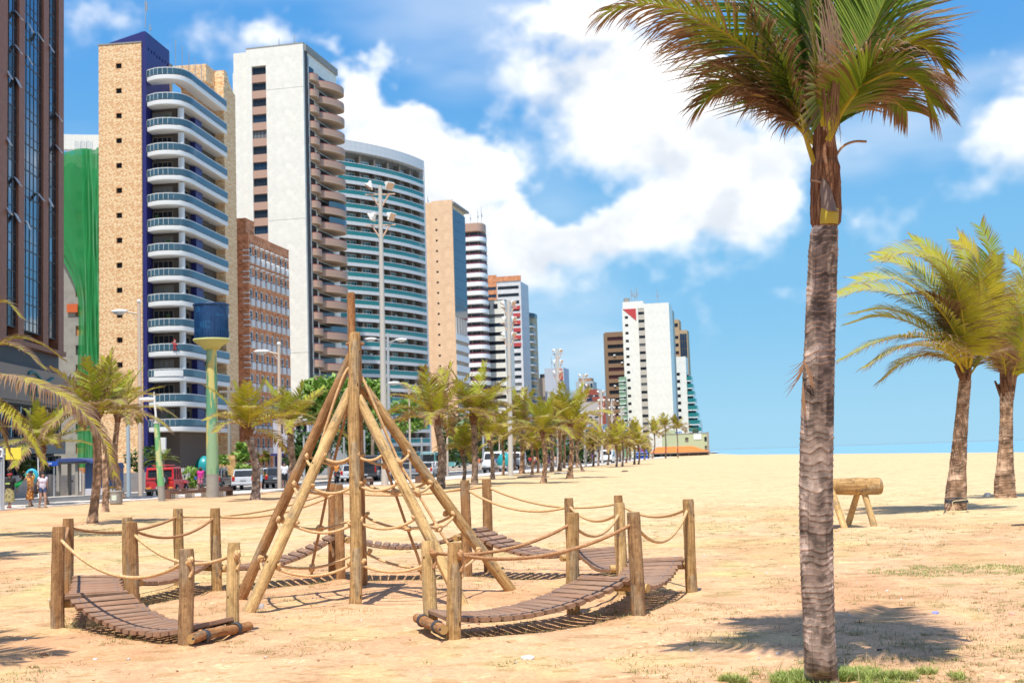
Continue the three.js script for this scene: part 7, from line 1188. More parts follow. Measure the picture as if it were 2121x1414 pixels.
put(724, 992, 104, 'silver saloon left of the front leg of the climbing frame', silver, { sedan: 1, L: 4.2 });
put(789, 992, 108, 'white pickup-like car right of the dark van', whiteP, { L: 4.1 });
put(806, 988, 118, 'blue grey car beyond the flood light mast', blueP, { sedan: 1 }); put(848, 990, 112, 'dark blue grey car seen between the right legs', greyP); put(878, 989, 113, 'silver saloon with red tail lights left of the sturdy palm', silver, { sedan: 1, L: 4.2 }); put(888, 985, 122, 'white car next to the silver saloon by the sturdy palm', whiteP); put(899, 983, 128, 'pale blue car just behind the sturdy palm', blueP, { sedan: 1 }); put(862, 976, 140, 'white car farther up the street near the billboard post', whiteP, { sedan: 1 });
function van(name, label, cat, px, py, D, paint, L, W, H, flip, bus) {
  const q = onRoad(px, py, D), g = thing(name, label, cat, q.p, q.turn + (flip ? Math.PI : 0)), r = bus ? .48 : .34;
  mesh('body', bus ? extr([[0, .45], [.0, H - .2], [.15, H], [L - .25, H], [L, H - .4], [L + .05, 1.1], [L, .42]], W, .1) : extr([[0, .4], [0, 1.2], [.1, H - .12], [.22, H], [L * .7, H - .02], [L * .84, H * .6], [L - .1, H * .48], [L, .75], [L, .38]], W, .12), paint, g);
  if (bus) { for (let i = 0; i < 7; i++) for (const s of [-1, 1]) mesh('window', shared('bw', () => rb(.05, .95, 1.35, .02)), carGlass, g, V(s * (W / 2 + .005), 1.85, -1 - i * (L - 1.6) / 7)); mesh('windscreen', rb(W - .2, 1.35, .06, .02, 0, 1.8, -L - .02), carGlass, g); mesh('destination_sign', rb(W - .5, .28, .05, .02, 0, H - .28, -L + .12), M.darkGrey, g); mesh('rear_window', rb(W - .5, .9, .06, .02, 0, 1.9, .02), carGlass, g); for (const s of [-1, 1]) { mesh('head_light', rb(.4, .18, .06, .03, s * (W / 2 - .36), .75, -L - .04), headM, g); mesh('mirror', merge([rod(V(s * W / 2, H - .3, -L), V(s * (W / 2 + .25), H - .5, -L - .2), .03), rb(.14, .4, .1, .03, s * (W / 2 + .25), H - .8, -L - .2)]), bumperM, g); } }
  else { mesh('rear_window', rb(W - .5, .55, .05, .02, 0, H - .62, .0).rotateX(.02), carGlass, g); for (const s of [-1, 1]) { mesh('window', rb(.05, .6, L * .4, .02, s * (W / 2 - .01), H - .62, -L * .32), carGlass, g); mesh('tail_light', rb(.12, .5, .06, .02, s * (W / 2 - .12), 1.0, .02), tailM, g); mesh('mirror', rb(.2, .28, .1, .03, s * (W / 2 + .1), 1.35, -L * .74), bumperM, g); mesh('head_light', rb(.3, .2, .06, .03, s * (W / 2 - .3), .82, -L - .01), headM, g); } mesh('windscreen', rb(W - .3, .8, .05, .02).rotateX(.75).translate(0, H * .78, -L * .785), carGlass, g); }
  mesh('bumper', merge([rb(W, .26, .14, .04, 0, .5, .03), rb(W, .26, .14, .04, 0, .5, -L - .02)]), bus ? paint : bumperM, g); mesh('number_plate', rb(.42, .13, .03, .01, 0, .56, .11), plateM, g);
  for (const s of [-1, 1]) for (const c of bus ? [2.4, L - 2.2] : [.9, L - .95]) wheel(g, s * (W / 2 - .14), r, -c, r, .26); return g;
}
van('van', 'black passenger van with a glossy side right of the front leg', 'van', 757, 994, 106, paintM(.02, .022, .028), 5.2, 1.95, 2.2);
van('van', 'white van facing this way beside the far phone hood', 'van', 1035, 968, 140, whiteP, 5, 1.95, 2.3, true); van('van', 'second white van facing this way right of the second mast', 'van', 1075, 962, 165, whiteP, 5, 1.95, 2.3, true); 
const tealP = paintM(.12, .36, .38); van('bus', 'teal city bus on the left of two, facing this way', 'bus', 914, 970, 205, tealP, 9, 2.4, 2.8, true, true); van('bus', 'teal city bus on the right of two, facing this way', 'bus', 957, 968, 222, tealP, 9, 2.4, 2.8, true, true);
van('van', 'white parked van seen behind the far palm trunks', 'van', 1262, 958, 210, whiteP, 5, 2, 2.3, true);
// ---------------------------------------------------------------- people
// one skin over a set of tapered bones: distances joined smoothly, then meshed
function skinMesh(bones, res = 84, k = .05) {
  const lo = V(9, 9, 9), hi = V(-9, -9, -9); for (const b of bones) for (const [p, r] of [[b[0], b[2]], [b[1], b[3]]]) { lo.min(V(p.x - r, p.y - r, p.z - r)); hi.max(V(p.x + r, p.y + r, p.z + r)); }
  lo.subScalar(.06); hi.addScalar(.06); const c = lo.clone().add(hi).multiplyScalar(.5), h = hi.clone().sub(lo).multiplyScalar(.5);
  const mc = new MarchingCubes(res, new THREE.MeshStandardMaterial(), false, false, 120000), N = res, f = new Float32Array(N * N * N).fill(1), half = N / 2;
  for (const [a, b, ra, rb2, kk] of bones) {
    const R = Math.max(ra, rb2) + .12, K = kk ?? k, ax = b.x - a.x, ay = b.y - a.y, az = b.z - a.z, LL = ax * ax + ay * ay + az * az || 1e-9;
    const idx = (v, cc, hh) => Math.round((v - cc) / hh * half + half), rg = (u, v, cc, hh) => [Math.max(0, idx(Math.min(u, v) - R, cc, hh)), Math.min(N - 1, idx(Math.max(u, v) + R, cc, hh))];
    const [x0, x1] = rg(a.x, b.x, c.x, h.x), [y0, y1] = rg(a.y, b.y, c.y, h.y), [z0, z1] = rg(a.z, b.z, c.z, h.z);
    for (let z = z0; z <= z1; z++) for (let y = y0; y <= y1; y++) for (let x = x0; x <= x1; x++) {
      const px = c.x + (x - half) / half * h.x - a.x, py = c.y + (y - half) / half * h.y - a.y, pz = c.z + (z - half) / half * h.z - a.z, t = clamp((px * ax + py * ay + pz * az) / LL, 0, 1), d = Math.hypot(px - ax * t, py - ay * t, pz - az * t) - (ra + (rb2 - ra) * t), o = x + y * N + z * N * N, q = f[o], m = Math.max(0, K - Math.abs(d - q)) / K;
      f[o] = Math.min(d, q) - m * m * K * .25;
    }
  }
  for (let i = 0; i < f.length; i++) mc.field[i] = -f[i]; mc.isolation = 0; mc.update();
  const n = mc.count, p = new Float32Array(mc.positionArray.slice(0, n * 3)); for (let i = 0; i < n; i++) { p[i * 3] = c.x + p[i * 3] * h.x; p[i * 3 + 1] = c.y + p[i * 3 + 1] * h.y; p[i * 3 + 2] = c.z + p[i * 3 + 2] * h.z; }
  let g = new THREE.BufferGeometry(); g.setAttribute('position', new THREE.BufferAttribute(p, 3)); g = mergeVertices(g, 1e-5); g.computeVertexNormals(); g.setAttribute('uv', new THREE.BufferAttribute(new Float32Array(g.attributes.position.count * 2), 2)); mc.geometry.dispose(); return g;
}
function handGeo(wrist, dir, palmN, curl = .35, s = 1) {  // palm, four unequal fingers and a thumb
  const d = dir.clone().normalize(), n = palmN.clone().addScaledVector(d, -palmN.dot(d)).normalize(), sd = d.clone().cross(n), out = []; const P = (f, a, b) => wrist.clone().addScaledVector(d, f * s).addScaledVector(sd, a * s).addScaledVector(n, b * s);
  const pal = rb(.078 * s, .085 * s, .028 * s, .012 * s, 0, 0, 0, 2); pal.applyMatrix4(new THREE.Matrix4().makeBasis(sd, d, n.clone().negate())); const pc = P(.045, 0, 0); pal.translate(pc.x, pc.y, pc.z); out.push(pal);
  [[-.03, .07], [-.01, .08], [.011, .076], [.03, .06]].forEach(([a, L]) => { const b0_ = P(.084, a, 0), e1 = P(.084 + L * .45 * Math.cos(curl), a * 1.1, L * .45 * Math.sin(curl)), e2 = P(.084 + L * (.45 * Math.cos(curl) + .5 * Math.cos(curl * 2.3)), a * 1.12, L * (.45 * Math.sin(curl) + .5 * Math.sin(curl * 2.3))); out.push(rod(b0_, e1, .0095 * s, .0088 * s, 6), rod(e1, e2, .0088 * s, .0068 * s, 6)); });
  const t0 = P(.02, -.038, .004), t1 = P(.052, -.062, .016), t2 = P(.08, -.066, .03); out.push(rod(t0, t1, .012 * s, .0105 * s, 6), rod(t1, t2, .0105 * s, .008 * s, 6)); return out;
}
// a figure in its own axes: y up, facing +z, feet on y = 0
function figure(name, label, pos, turn, H, o) {
  const s = H / 1.7, g = thing(name, label, 'person', pos, turn, o.group), fat = o.fat ?? 1, S = (x, y, z) => V(x * s, y * s, z * s), J = o.pose ?? {}, sk = o.skin;
  const j = { pelvis: S(0, .92, 0), waist: S(0, 1.05, .0), chest: S(0, 1.26, 0), neck: S(0, 1.42, -.01), head: S(0, 1.56, .02) };
  for (const [n, x] of [['L', 1], ['R', -1]]) { j['hip' + n] = S(.095 * x * Math.sqrt(fat), .9, 0); j['sh' + n] = S(.175 * x * (.7 + .3 * fat), 1.375, -.01); j['el' + n] = S(...(J['el' + n] ?? [.235 * x * (.75 + .25 * fat), 1.1, -.03])); j['wr' + n] = S(...(J['wr' + n] ?? [.26 * x * (.75 + .25 * fat), .86, .05])); j['kn' + n] = S(...(J['kn' + n] ?? [.1 * x, .49, .03])); j['an' + n] = S(...(J['an' + n] ?? [.1 * x, .085, -.02])); j['toe' + n] = j['an' + n].clone().add(S(.025 * x, -.05, .16)); }
  const r = (v) => v * s, B = [];
  const torso = (e) => { const q = []; for (const x of [-1, 1]) { q.push([S(.075 * x * fat, .93, 0), S(.06 * x * fat, 1.06, 0), r(.085 * fat + e), r(.085 * fat + e)], [S(.06 * x * fat, 1.06, .005), S(.085 * x * fat, 1.27, 0), r(.085 * fat + e), r(.09 * fat + e)], [S(.085 * x * fat, 1.27, 0), j[x > 0 ? 'shL' : 'shR'], r(.085 * fat + e), r(.058 + e)]); if (o.female) q.push([S(.07 * x, 1.25, .06 * fat), S(.07 * x, 1.25, .075 * fat), r(.055 + e), r(.05 + e)]); } q.push([S(0, .95, .0), S(0, 1.3, .0), r(.09 * fat + e), r(.095 * fat + e)]); if (fat > 1.2) q.push([S(0, 1.06, .07), S(0, 1.1, .08), r(.11 + e), r(.1 + e)]); return q; };
  const leg = (n, e) => [[j['hip' + n], j['kn' + n], r(.083 * Math.sqrt(fat) + e), r(.054 + e)], [j['kn' + n], j['an' + n], r(.05 + e), r(.034 + e)]];
  const arm = (n, e) => [[j['sh' + n], j['el' + n], r(.05 * Math.sqrt(fat) + e), r(.038 + e)], [j['el' + n], j['wr' + n], r(.037 + e), r(.024 + e)]];
  B.push(...torso(0), ...leg('L', 0), ...leg('R', 0), ...arm('L', 0), ...arm('R', 0)); for (const n of 'LR') { B.push([j['an' + n].clone().add(S(0, -.045, -.035)), j['toe' + n], r(.034), r(.026)], [j['an' + n], j['an' + n].clone().add(S(0, -.04, -.02)), r(.034), r(.034)]); }
  const hd = j.head, hp = (x, y, z) => hd.clone().add(S(x, y, z)); B.push([j.chest, j.neck, r(.06), r(.052)], [j.neck, hp(0, -.05, -.01), r(.05), r(.05)], [hp(0, .035, -.012), hp(0, .03, -.03), r(.086), r(.084)], [hp(0, -.03, .02), hp(0, -.065, .035), r(.062), r(.04)], [hp(0, .012, .078), hp(0, -.022, .098), r(.012), r(.016), .02], [hp(.08, -.01, -.012), hp(.084, .012, -.015), r(.018), r(.02), .02], [hp(-.08, -.01, -.012), hp(-.084, .012, -.015), r(.018), r(.02), .02], [hp(-.018, -.052, .07), hp(.018, -.052, .07), r(.014), r(.014), .02]);
  const hands = []; for (const n of 'LR') hands.push(handGeo(j['wr' + n], j['wr' + n].clone().sub(j['el' + n]), V(n === 'L' ? -1 : 1, 0, .3), o['curl' + n] ?? .4, s));
  const body = mesh('body', merge([skinMesh(B, o.res ?? 84), ...hands.flat()]), sk, g);
  mesh('eye', merge([-1, 1].map((x) => new THREE.SphereGeometry(r(.012), 8, 6).translate(hd.x + r(.031) * x, hd.y + r(.015), hd.z + r(.072)))), M.darkGrey, body); mesh('mouth', rb(r(.044), r(.011), r(.012), r(.004), hd.x, hd.y - r(.052), hd.z + r(.084)), mat([.3, .1, .09], .7), body);
  // hair
  const hx = o.hairLong ? .016 : .004, hb = [[hp(0, .05, -.022), hp(0, .065, -.012), r(.092 + hx), r(.088 + hx)], [hp(0, .03, -.06), hp(0, -.02, -.06), r(.075), r(.06)], [hp(.06, .03, -.02), hp(.072, .0, -.03), r(.03), r(.025)], [hp(-.06, .03, -.02), hp(-.072, .0, -.03), r(.03), r(.025)]]; if (o.hairLong) hb.push([hp(0, 0, -.07), hp(0, -o.hairLong, -.075), r(.075), r(.045)], [hp(.06, 0, -.03), hp(.085, -o.hairLong * .8, -.02), r(.045), r(.03)], [hp(-.06, 0, -.03), hp(-.085, -o.hairLong * .8, -.02), r(.045), r(.03)]); if (o.bun) hb.push([hp(0, .1, -.09), hp(0, .11, -.1), r(.05), r(.045)]);
  mesh('hair', skinMesh(hb, (o.res ?? 84) < 40 ? 20 : 44, .03), mat(o.hair ?? [.018, .013, .01], .6), body);
  const dist = (g2, keep) => g2;
  if (o.top) { const q = torso(.016).filter(([a, b]) => true); if (o.sleeves !== 0) for (const n of 'LR') q.push([j['sh' + n], j['sh' + n].clone().lerp(j['el' + n], o.sleeves ?? .6), r(.05 * Math.sqrt(fat) + .022), r(.052)]); mesh('shirt', skinMesh(q, o.res ?? 72), o.top, g); }
  if (o.shorts) { const q = [[S(-.05 * fat, .95, 0), S(.05 * fat, .95, 0), r(.105 * fat), r(.105 * fat)]]; for (const n of 'LR') q.push([j['hip' + n], j['hip' + n].clone().lerp(j['kn' + n], o.shortsLen ?? .7), r(.1 * Math.sqrt(fat)), r(.085 * Math.sqrt(fat))]); mesh('shorts', skinMesh(q, (o.res ?? 84) < 40 ? 24 : 60), o.shorts, g); }
  if (o.skirt) { const [y0, y1, r0, r1, m] = o.skirt, seg = 40, P = [], I = [], rows = 10; for (let a = 0; a <= rows; a++) for (let i = 0; i <= seg; i++) { const t = a / rows, th = i / seg * 6.2832, rr = lerp(r0, r1, t) * (1 + .07 * t * Math.sin(th * 9 + 1) + .05 * t * Math.sin(th * 4)); P.push(Math.cos(th) * rr * s, (lerp(y0, y1, t) + .015 * t * Math.sin(th * 5)) * s, Math.sin(th) * rr * .82 * s + .02 * t * s); } for (let a = 0; a < rows; a++) for (let i = 0; i < seg; i++) { const k = a * (seg + 1) + i; I.push(k, k + 1, k + seg + 1, k + 1, k + seg + 2, k + seg + 1); } const q = new THREE.BufferGeometry(); q.setAttribute('position', new THREE.Float32BufferAttribute(P, 3)); q.setAttribute('uv', new THREE.Float32BufferAttribute(P.flatMap((_, i) => (i % 3 === 2 ? [] : [P[i] * 1])), 2)); q.setIndex(I); q.computeVertexNormals(); mesh('skirt', q, m, g); }
  if (o.shoes) mesh('shoes', merge(['L', 'R'].map((n) => skinMesh([[j['an' + n].clone().add(S(0, -.045, -.04)), j['toe' + n], r(.045), r(.038)]], 30))), o.shoes, g);
  if (o.cap) { const c = mesh('cap', merge([new THREE.SphereGeometry(r(o.hairLong ? .122 : .106), 18, 10, 0, 6.3, 0, 1.6).translate(hd.x, hd.y + r(.04), hd.z - r(.02)), new THREE.CylinderGeometry(r(.085), r(.085), r(.012), 18).scale(1, 1, 1.1).translate(hd.x, hd.y + r(.06), hd.z + r(.105))]), o.cap, g); }
  return { g, j, s, hd };
}
const skin1 = mat([.34, .19, .125], .6), skin2 = mat([.26, .13, .08], .6), skin3 = mat([.45, .27, .2], .6);
const cloth = (base, spots, sd, n = 14) => new THREE.MeshStandardMaterial({ roughness: .9, side: THREE.DoubleSide, map: tex(128, 128, (u, v, x, y) => { const w = wfbm(u, v, n, 3, sd), k = (hash3(x, y, sd) - .5) * 10; for (const [t, c] of spots) if (w > t) return c.map((q) => q + k); return base.map((q) => q + k); }) });
const walk = (f) => ({ knL: [.1, .49, .1 * f], anL: [.1, .085, .16 * f], knR: [-.1, .5, .02], anR: [-.1, .1, -.2 * f], elL: [.24, 1.1, -.09 * f], wrL: [.25, .88, -.08 * f], elR: [-.24, 1.1, .04 * f], wrR: [-.25, .88, .16 * f] });
const stand = (px, py, D) => { const p = D ? at(px, py, D) : gp(px, py, .04); p.y = .04; return p; };
const face = (p, az) => Math.atan2(-p.x, -p.z) + az;   // 0 = towards the camera
{
  const p1 = stand(19, 1052), f1 = figure('person', 'person in a red cap, black T-shirt and long khaki skirt walking on the promenade', p1, face(p1, -.5), 1.56, { skin: skin1, fat: 1.35, female: 1, hairLong: .16, top: mat([.012, .012, .014], .85), sleeves: .55, skirt: [1.0, .3, .19, .27, cloth([150, 138, 92], [[.6, [110, 98, 62]], [.52, [182, 170, 124]]], 5)], cap: mat([.5, .02, .025], .7), shoes: mat([.4, .08, .07], .7), pose: { ...walk(.8), wrL: [.38, .86, 0], elL: [.33, 1.1, -.02], elR: [-.33, 1.1, 0], wrR: [-.37, .86, .06] } });
  mesh('shirt_print', rb(.22, .07, .012, .005, 0, 1.19 * f1.s, .205 * f1.s), cloth([206, 206, 120], [[.5, [120, 160, 90]]], 8), f1.g);
  const p2 = stand(62, 1050), f2 = figure('person', 'person in a brown patterned dress raising both arms with a green cloth', p2, face(p2, -1.15), 1.62, { skin: skin2, female: 1, bun: 1, top: cloth([150, 88, 28], [[.58, [206, 150, 84]], [.5, [110, 60, 20]]], 6), sleeves: .12, skirt: [1.06, .36, .14, .2, cloth([150, 88, 28], [[.58, [206, 150, 84]], [.5, [110, 60, 20]]], 7)], shoes: mat([.12, .11, .07], .7), pose: { ...walk(.6), elL: [.3, 1.42, .22], wrL: [.2, 1.6, .34], elR: [-.3, 1.3, .2], wrR: [-.2, 1.42, .38] } });
  const w = f2.g.localToWorld(f2.j.wrL.clone()), w2 = f2.g.localToWorld(f2.j.wrR.clone());
  const tg = thing('beach_cloth', 'green and black beach cloth held up in the wind by the person in brown', 'cloth', V(0, 0, 0)), end = at(31, 1003, 56.2), P = [], I = []; for (let a = 0; a <= 10; a++) for (let b = 0; b <= 6; b++) { const t = a / 10, u = b / 6; const q = w.clone().lerp(end, t).add(V(.03 * Math.sin(u * 6 + t * 4), -u * lerp(.16, .3, t) + .03 * Math.sin(t * 9), .06 * Math.sin(t * 7 + u * 4))); P.push(q.x, q.y, q.z); } for (let a = 0; a < 10; a++) for (let b = 0; b < 6; b++) { const k = a * 7 + b; I.push(k, k + 1, k + 7, k + 1, k + 8, k + 7); } const q = new THREE.BufferGeometry(); q.setAttribute('position', new THREE.Float32BufferAttribute(P, 3)); q.setAttribute('uv', new THREE.Float32BufferAttribute(P.flatMap((v, i) => (i % 3 === 2 ? [] : [v])), 2)); q.setIndex(I); q.computeVertexNormals(); mesh('cloth', q, cloth([10, 120, 60], [[.6, [8, 12, 12]], [.52, [40, 160, 90]]], 12, 8), tg);
  const hc = at(65, 985, 57.1), ring = thing('swim_ring', 'round blue and yellow beach disc carried on the head of the person in brown', 'beach toy', hc, .2), bl = mat([.03, .4, .55], .5), yl = mat([.7, .55, .12], .5); mesh('disc', new THREE.SphereGeometry(.29, 26, 14).scale(1, 1.12, .35), bl, ring); mesh('yellow_band', new THREE.TorusGeometry(.17, .035, 8, 28).scale(1, 1, .7).translate(-.05, -.05, .09), yl, ring);
  const p3 = stand(87, 1051), f3 = figure('person', 'young person with long black hair, white top and denim shorts', p3, face(p3, .3), 1.56, { skin: skin3, female: 1, fat: .92, hairLong: .2, top: cloth([212, 204, 222], [[.66, [120, 110, 150]]], 9), sleeves: .15, shorts: mat([.06, .1, .22], .9), shortsLen: .35, shoes: mat([.2, .17, .1], .8), pose: walk(.7) });
  mesh('shoulder_bag', skinMesh([[V(-.24, .95, -.02), V(-.26, .72, -.02), .1, .12], [V(-.2, 1.3, 0), V(-.24, .95, 0), .03, .03]], 40), mat([.02, .015, .02], .8), f3.g);
  const p4 = stand(415, 1014, 84), f4 = figure('person', 'person in a bright pink T-shirt and patterned shorts walking away', p4, face(p4, 2.9), 1.52, { skin: skin2, female: 1, fat: 1.15, hair: [.07, .03, .02], hairLong: .1, top: mat([.72, .04, .3], .85), shorts: cloth([206, 120, 140], [[.56, [120, 40, 70]]], 10), shortsLen: .9, pose: walk(-.6) }); mesh('bag', rb(.16, .2, .1, .03, .32, .82, 0), mat([.05, .12, .4], .7), f4.g);
  const p5 = stand(537, 1015, 79), f5 = figure('person', 'person in a grey sleeveless top and pale blue shorts facing this way', p5, face(p5, .1), 1.66, { skin: skin3, fat: 1.18, top: mat([.2, .19, .17], .9), sleeves: 0, shorts: mat([.3, .47, .62], .85), shortsLen: .75, shoes: mat([.7, .7, .7], .7), pose: walk(.5) });
  const p6 = stand(589, 1011, 83), f6 = figure('person', 'person in a white T-shirt and black shorts near the climbing frame logs', p6, face(p6, .15), 1.68, { skin: skin1, fat: 1.12, top: mat([.75, .76, .8], .85), shorts: mat([.02, .02, .024], .9), shortsLen: .8, pose: walk(-.4) });
  // scooter rider
  const p7 = onRoad(697, 994, 103), sc = thing('motor_scooter', 'dark motor scooter under a rider in orange', 'motor scooter', p7.p, p7.turn + Math.PI); for (const z of [-.58, .6]) wheel(sc, 0, .27, z, .27, .12); mesh('body', merge([rb(.3, .3, .9, .1, 0, .62, -.1), rb(.36, .5, .12, .05, 0, .62, .42), rb(.28, .06, .5, .02, 0, .32, .2)]), darkP, sc); mesh('seat', rb(.28, .1, .7, .04, 0, .8, -.22), M.darkGrey, sc); mesh('handlebar', merge([rod(V(0, .5, .5), V(0, 1.02, .36), .03), rod(V(-.32, 1.02, .33), V(.32, 1.02, .33), .02)]), bumperM, sc); mesh('tail_light', rb(.14, .08, .05, .02, 0, .68, -.56), tailM, sc);
  const pr = p7.p.clone(); const f7 = figure('person', 'scooter rider in an orange vest and white helmet', pr, p7.turn + Math.PI, 1.68, { skin: skin2, top: mat([.75, .28, .06], .85), sleeves: .9, shorts: mat([.03, .03, .05], .9), shortsLen: 1, shoes: M.darkGrey, cap: M.plainWhite, pose: { knL: [.17, .8, .38], anL: [.16, .4, .3], knR: [-.17, .8, .38], anR: [-.16, .4, .3], elL: [.3, 1.14, .2], wrL: [.29, 1.12, .42], elR: [-.3, 1.14, .2], wrR: [-.29, 1.12, .42] } }); f7.g.position.y -= .02;
  // walkers in the distance: two built, the rest copies with their own clothes
  const farSpec = [[992, 972, 150, 'orange top and pale shorts', [.7, .22, .1], [.6, .55, .5]], [1001, 972, 152, 'white top and dark shorts', [.7, .68, .66], [.05, .05, .07]], [1030, 976, 132, 'blue top', [.06, .12, .35], [.6, .55, .4]], [1073, 966, 165, 'white top and beige shorts beside the dark trunk', [.68, .66, .62], [.4, .32, .22]], [1090, 963, 176, 'dark top', [.05, .05, .06], [.5, .48, .44]], [1098, 964, 172, 'red top', [.55, .04, .05], [.1, .1, .12]], [1107, 964, 174, 'white top and red shorts', [.7, .69, .66], [.45, .05, .05]], [1112, 963, 178, 'orange top', [.7, .25, .08], [.08, .08, .1]], [1131, 964, 174, 'pale blue top', [.4, .5, .62], [.06, .06, .08]], [1137, 964, 175, 'purple shorts', [.08, .07, .09], [.3, .06, .36]], [1150, 963, 178, 'peach top', [.68, .4, .28], [.66, .64, .6]], [1178, 960, 195, 'navy top', [.03, .04, .09], [.12, .1, .1]], [1190, 960, 196, 'black clothes among the far trunks', [.02, .02, .02], [.03, .03, .03]], [1229, 956, 225, 'violet top', [.25, .1, .4], [.1, .1, .12]]];
  let src = null; farSpec.forEach(([px, py, D, what, a, b], i) => {
    const p = at(px, py, D).setY(.04), lab = `far walker on the avenue in ${what.startsWith('purple') ? 'a dark top and ' : ''}${what}`, top = mat(a, .85), sh = mat(b, .9);
    if (i < 2) { src = [...(src ?? []), figure('person', lab, p, i * 2.4, 1.66, { res: 32, skin: i ? skin2 : skin1, female: i, hairLong: i ? .12 : 0, top, shorts: sh, pose: walk(i ? -.7 : .8) }).g]; return; }
    const c = copyOf(src[i % 2], lab, p, i * 1.9); c.scale.setScalar(.94 + (i % 5) * .03); c.traverse((q) => { if (q.name === 'shirt') q.material = top; if (q.name === 'shorts') q.material = sh; });
  });
}
// ---------------------------------------------------------------- grass, litter, stones
{
  const R = rng(606), sh = (p) => sandH(p.x, p.z);
  // blades of grass: dry tufts scattered over the sand, greener where it is watered
  const blade = (() => { const P = [], I = []; const w = .0026, h = 1; [[0, 1], [.45, .8], [.8, .45], [1, 0]].forEach(([t, k], i) => { const z = t * t * .45; P.push(-w * k, t * h * .9, z, w * k, t * h * .9, z); if (i) { const a = (i - 1) * 2; I.push(a, a + 1, a + 2, a + 1, a + 3, a + 2); } }); const g = new THREE.BufferGeometry(); g.setAttribute('position', new THREE.Float32BufferAttribute(P, 3)); g.setAttribute('uv', new THREE.Float32BufferAttribute(new Float32Array(P.length / 3 * 2), 2)); g.setIndex(I); const q = g.toNonIndexed(); q.computeVertexNormals(); return q; })();
  const grassM = new THREE.MeshPhysicalMaterial({ color: 0xffffff, roughness: .6, transmission: .25, thickness: 0, side: THREE.DoubleSide });
  const field = (name, list, label) => { const im = new THREE.InstancedMesh(blade, grassM, list.length), d = new THREE.Object3D(), c = new THREE.Color(); list.forEach(([x, y, z, h, lean, turn, col], i) => { d.position.set(x, y - .004, z); d.rotation.set(0, turn, 0); d.rotateX(lean); d.scale.set(.75 + hash3(i, 1, 1) * .5, h, h); d.updateMatrix(); im.setMatrixAt(i, d.matrix); im.setColorAt(i, c.setRGB(...col)); }); im.name = numbered(name); im.castShadow = im.receiveShadow = true; tag(im, label, 'grass', null, 'stuff'); scene.add(im); };
  const tufts = [], put = (x, z, n, rad, h, gn) => { for (let i = 0; i < n; i++) { const a = R() * 6.283, q = Math.sqrt(R()) * rad, X = x + Math.cos(a) * q, Z = z + Math.sin(a) * q, g = clamp(gn + (R() - .5) * .5, 0, 1), k = .75 + R() * .5, col = mixc([.42, .29, .11], [.13, .24, .03], g).map((v) => v * k); tufts.push([X, sh(V(X, 0, Z)), Z, h * (.5 + R()), .1 + R() * 1.0, R() * 6.28, col]); } };
  for (let i = 0; i < 8500; i++) {                      // sparse tufts, thicker in drifts
    const d = 8 + Math.pow(R(), 1.5) * 34, x = (R() - .5) * d * .95, z = -d, w = fbm(x * .35 + 3, z * .22, 0, 3), w2 = fbm(x * 1.3, z * .9 + 7, 0, 3); if (w * .6 + w2 * .5 < .535 + R() * .05) continue; if (x > -6 && x < 3 && d > 10.5 && d < 18 && R() < .3) continue;
    put(x, z, 8 + Math.floor(R() * 30), .03 + R() * .15, .02 + R() * .025, R() < .3 ? .65 : .25);
  }
  const patch = (px, py, n, rx, rz, h, gn) => { const c = gp(px, py); for (let i = 0; i < n; i++) { const a = R() * 6.283, q = Math.sqrt(R()), X = c.x + Math.cos(a) * q * rx, Z = c.z + Math.sin(a) * q * rz, g = clamp(gn + (R() - .5) * .5, 0, 1), k = .75 + R() * .5; if (fbm(X * 5, Z * 5, 0, 2) < .42) continue; tufts.push([X, sh(V(X, 0, Z)), Z, h * (.5 + R()), .1 + R() * .8, R() * 6.28, mixc([.46, .33, .13], [.17, .3, .04], g).map((v) => v * k)]); } };
  patch(1975, 1180, 6000, 1.1, .8, .035, .75); patch(1790, 1130, 700, .8, .5, .03, .6); patch(218, 1074, 900, 1.2, 1.6, .05, .85); patch(560, 1040, 700, 1.6, 2.2, .05, .75); patch(240, 1108, 900, 1.4, 1.2, .035, .6); patch(910, 1018, 300, 1, 2, .06, .8); patch(1182, 993, 300, 1, 2.4, .08, .9); patch(1960, 1100, 300, .9, .7, .03, .4); patch(1110, 1375, 260, .35, .2, .03, .7); patch(640, 1340, 420, .5, .3, .03, .45); patch(1395, 1385, 260, .35, .2, .03, .5); patch(470, 1165, 500, .8, .8, .03, .5); patch(1000, 1165, 600, 1.4, .7, .04, .65);
  for (const [x0, z0] of [[0, 0]]) for (let k = 0; k < 9; k++) { const A = PAIR[k], Bq = PAIR[k + 1]; for (let i = 0; i < 900; i++) { const t = R(), u = R(), a = A.P[0].clone().lerp(Bq.P[0], t), b = A.P[1].clone().lerp(Bq.P[1], t), p = a.lerp(b, u); tufts.push([p.x, sh(p), p.z, .03 + R() * .045, .2 + R() * .9, R() * 6.28, mixc([.42, .29, .11], [.13, .24, .03], .15 + R() * .5)]); } }
  field('sparse_grass', tufts, 'sparse dry and green grass scattered over the sand');
  const lush = []; const c = gp(1702, 1404); for (let i = 0; i < 30000; i++) { const a = R() * 6.283, q = Math.pow(R(), .6), X = c.x + .06 + Math.cos(a) * q * .9, Z = c.z + .08 + Math.sin(a) * q * .42; if (Math.hypot(X - c.x, Z - c.z) < .1 || fbm(X * 6, Z * 6, 0, 2) < .34 + q * .3) continue; const g = clamp(.75 - q * .25 + (R() - .5) * .5, 0, 1), k = .8 + R() * .5; lush.push([X, sh(V(X, 0, Z)), Z, (.05 + R() * .06) * (1.15 - q * .5), .1 + R() * .75, R() * 6.28, mixc([.5, .4, .12], [.19, .34, .04], g).map((v) => v * k)]); }
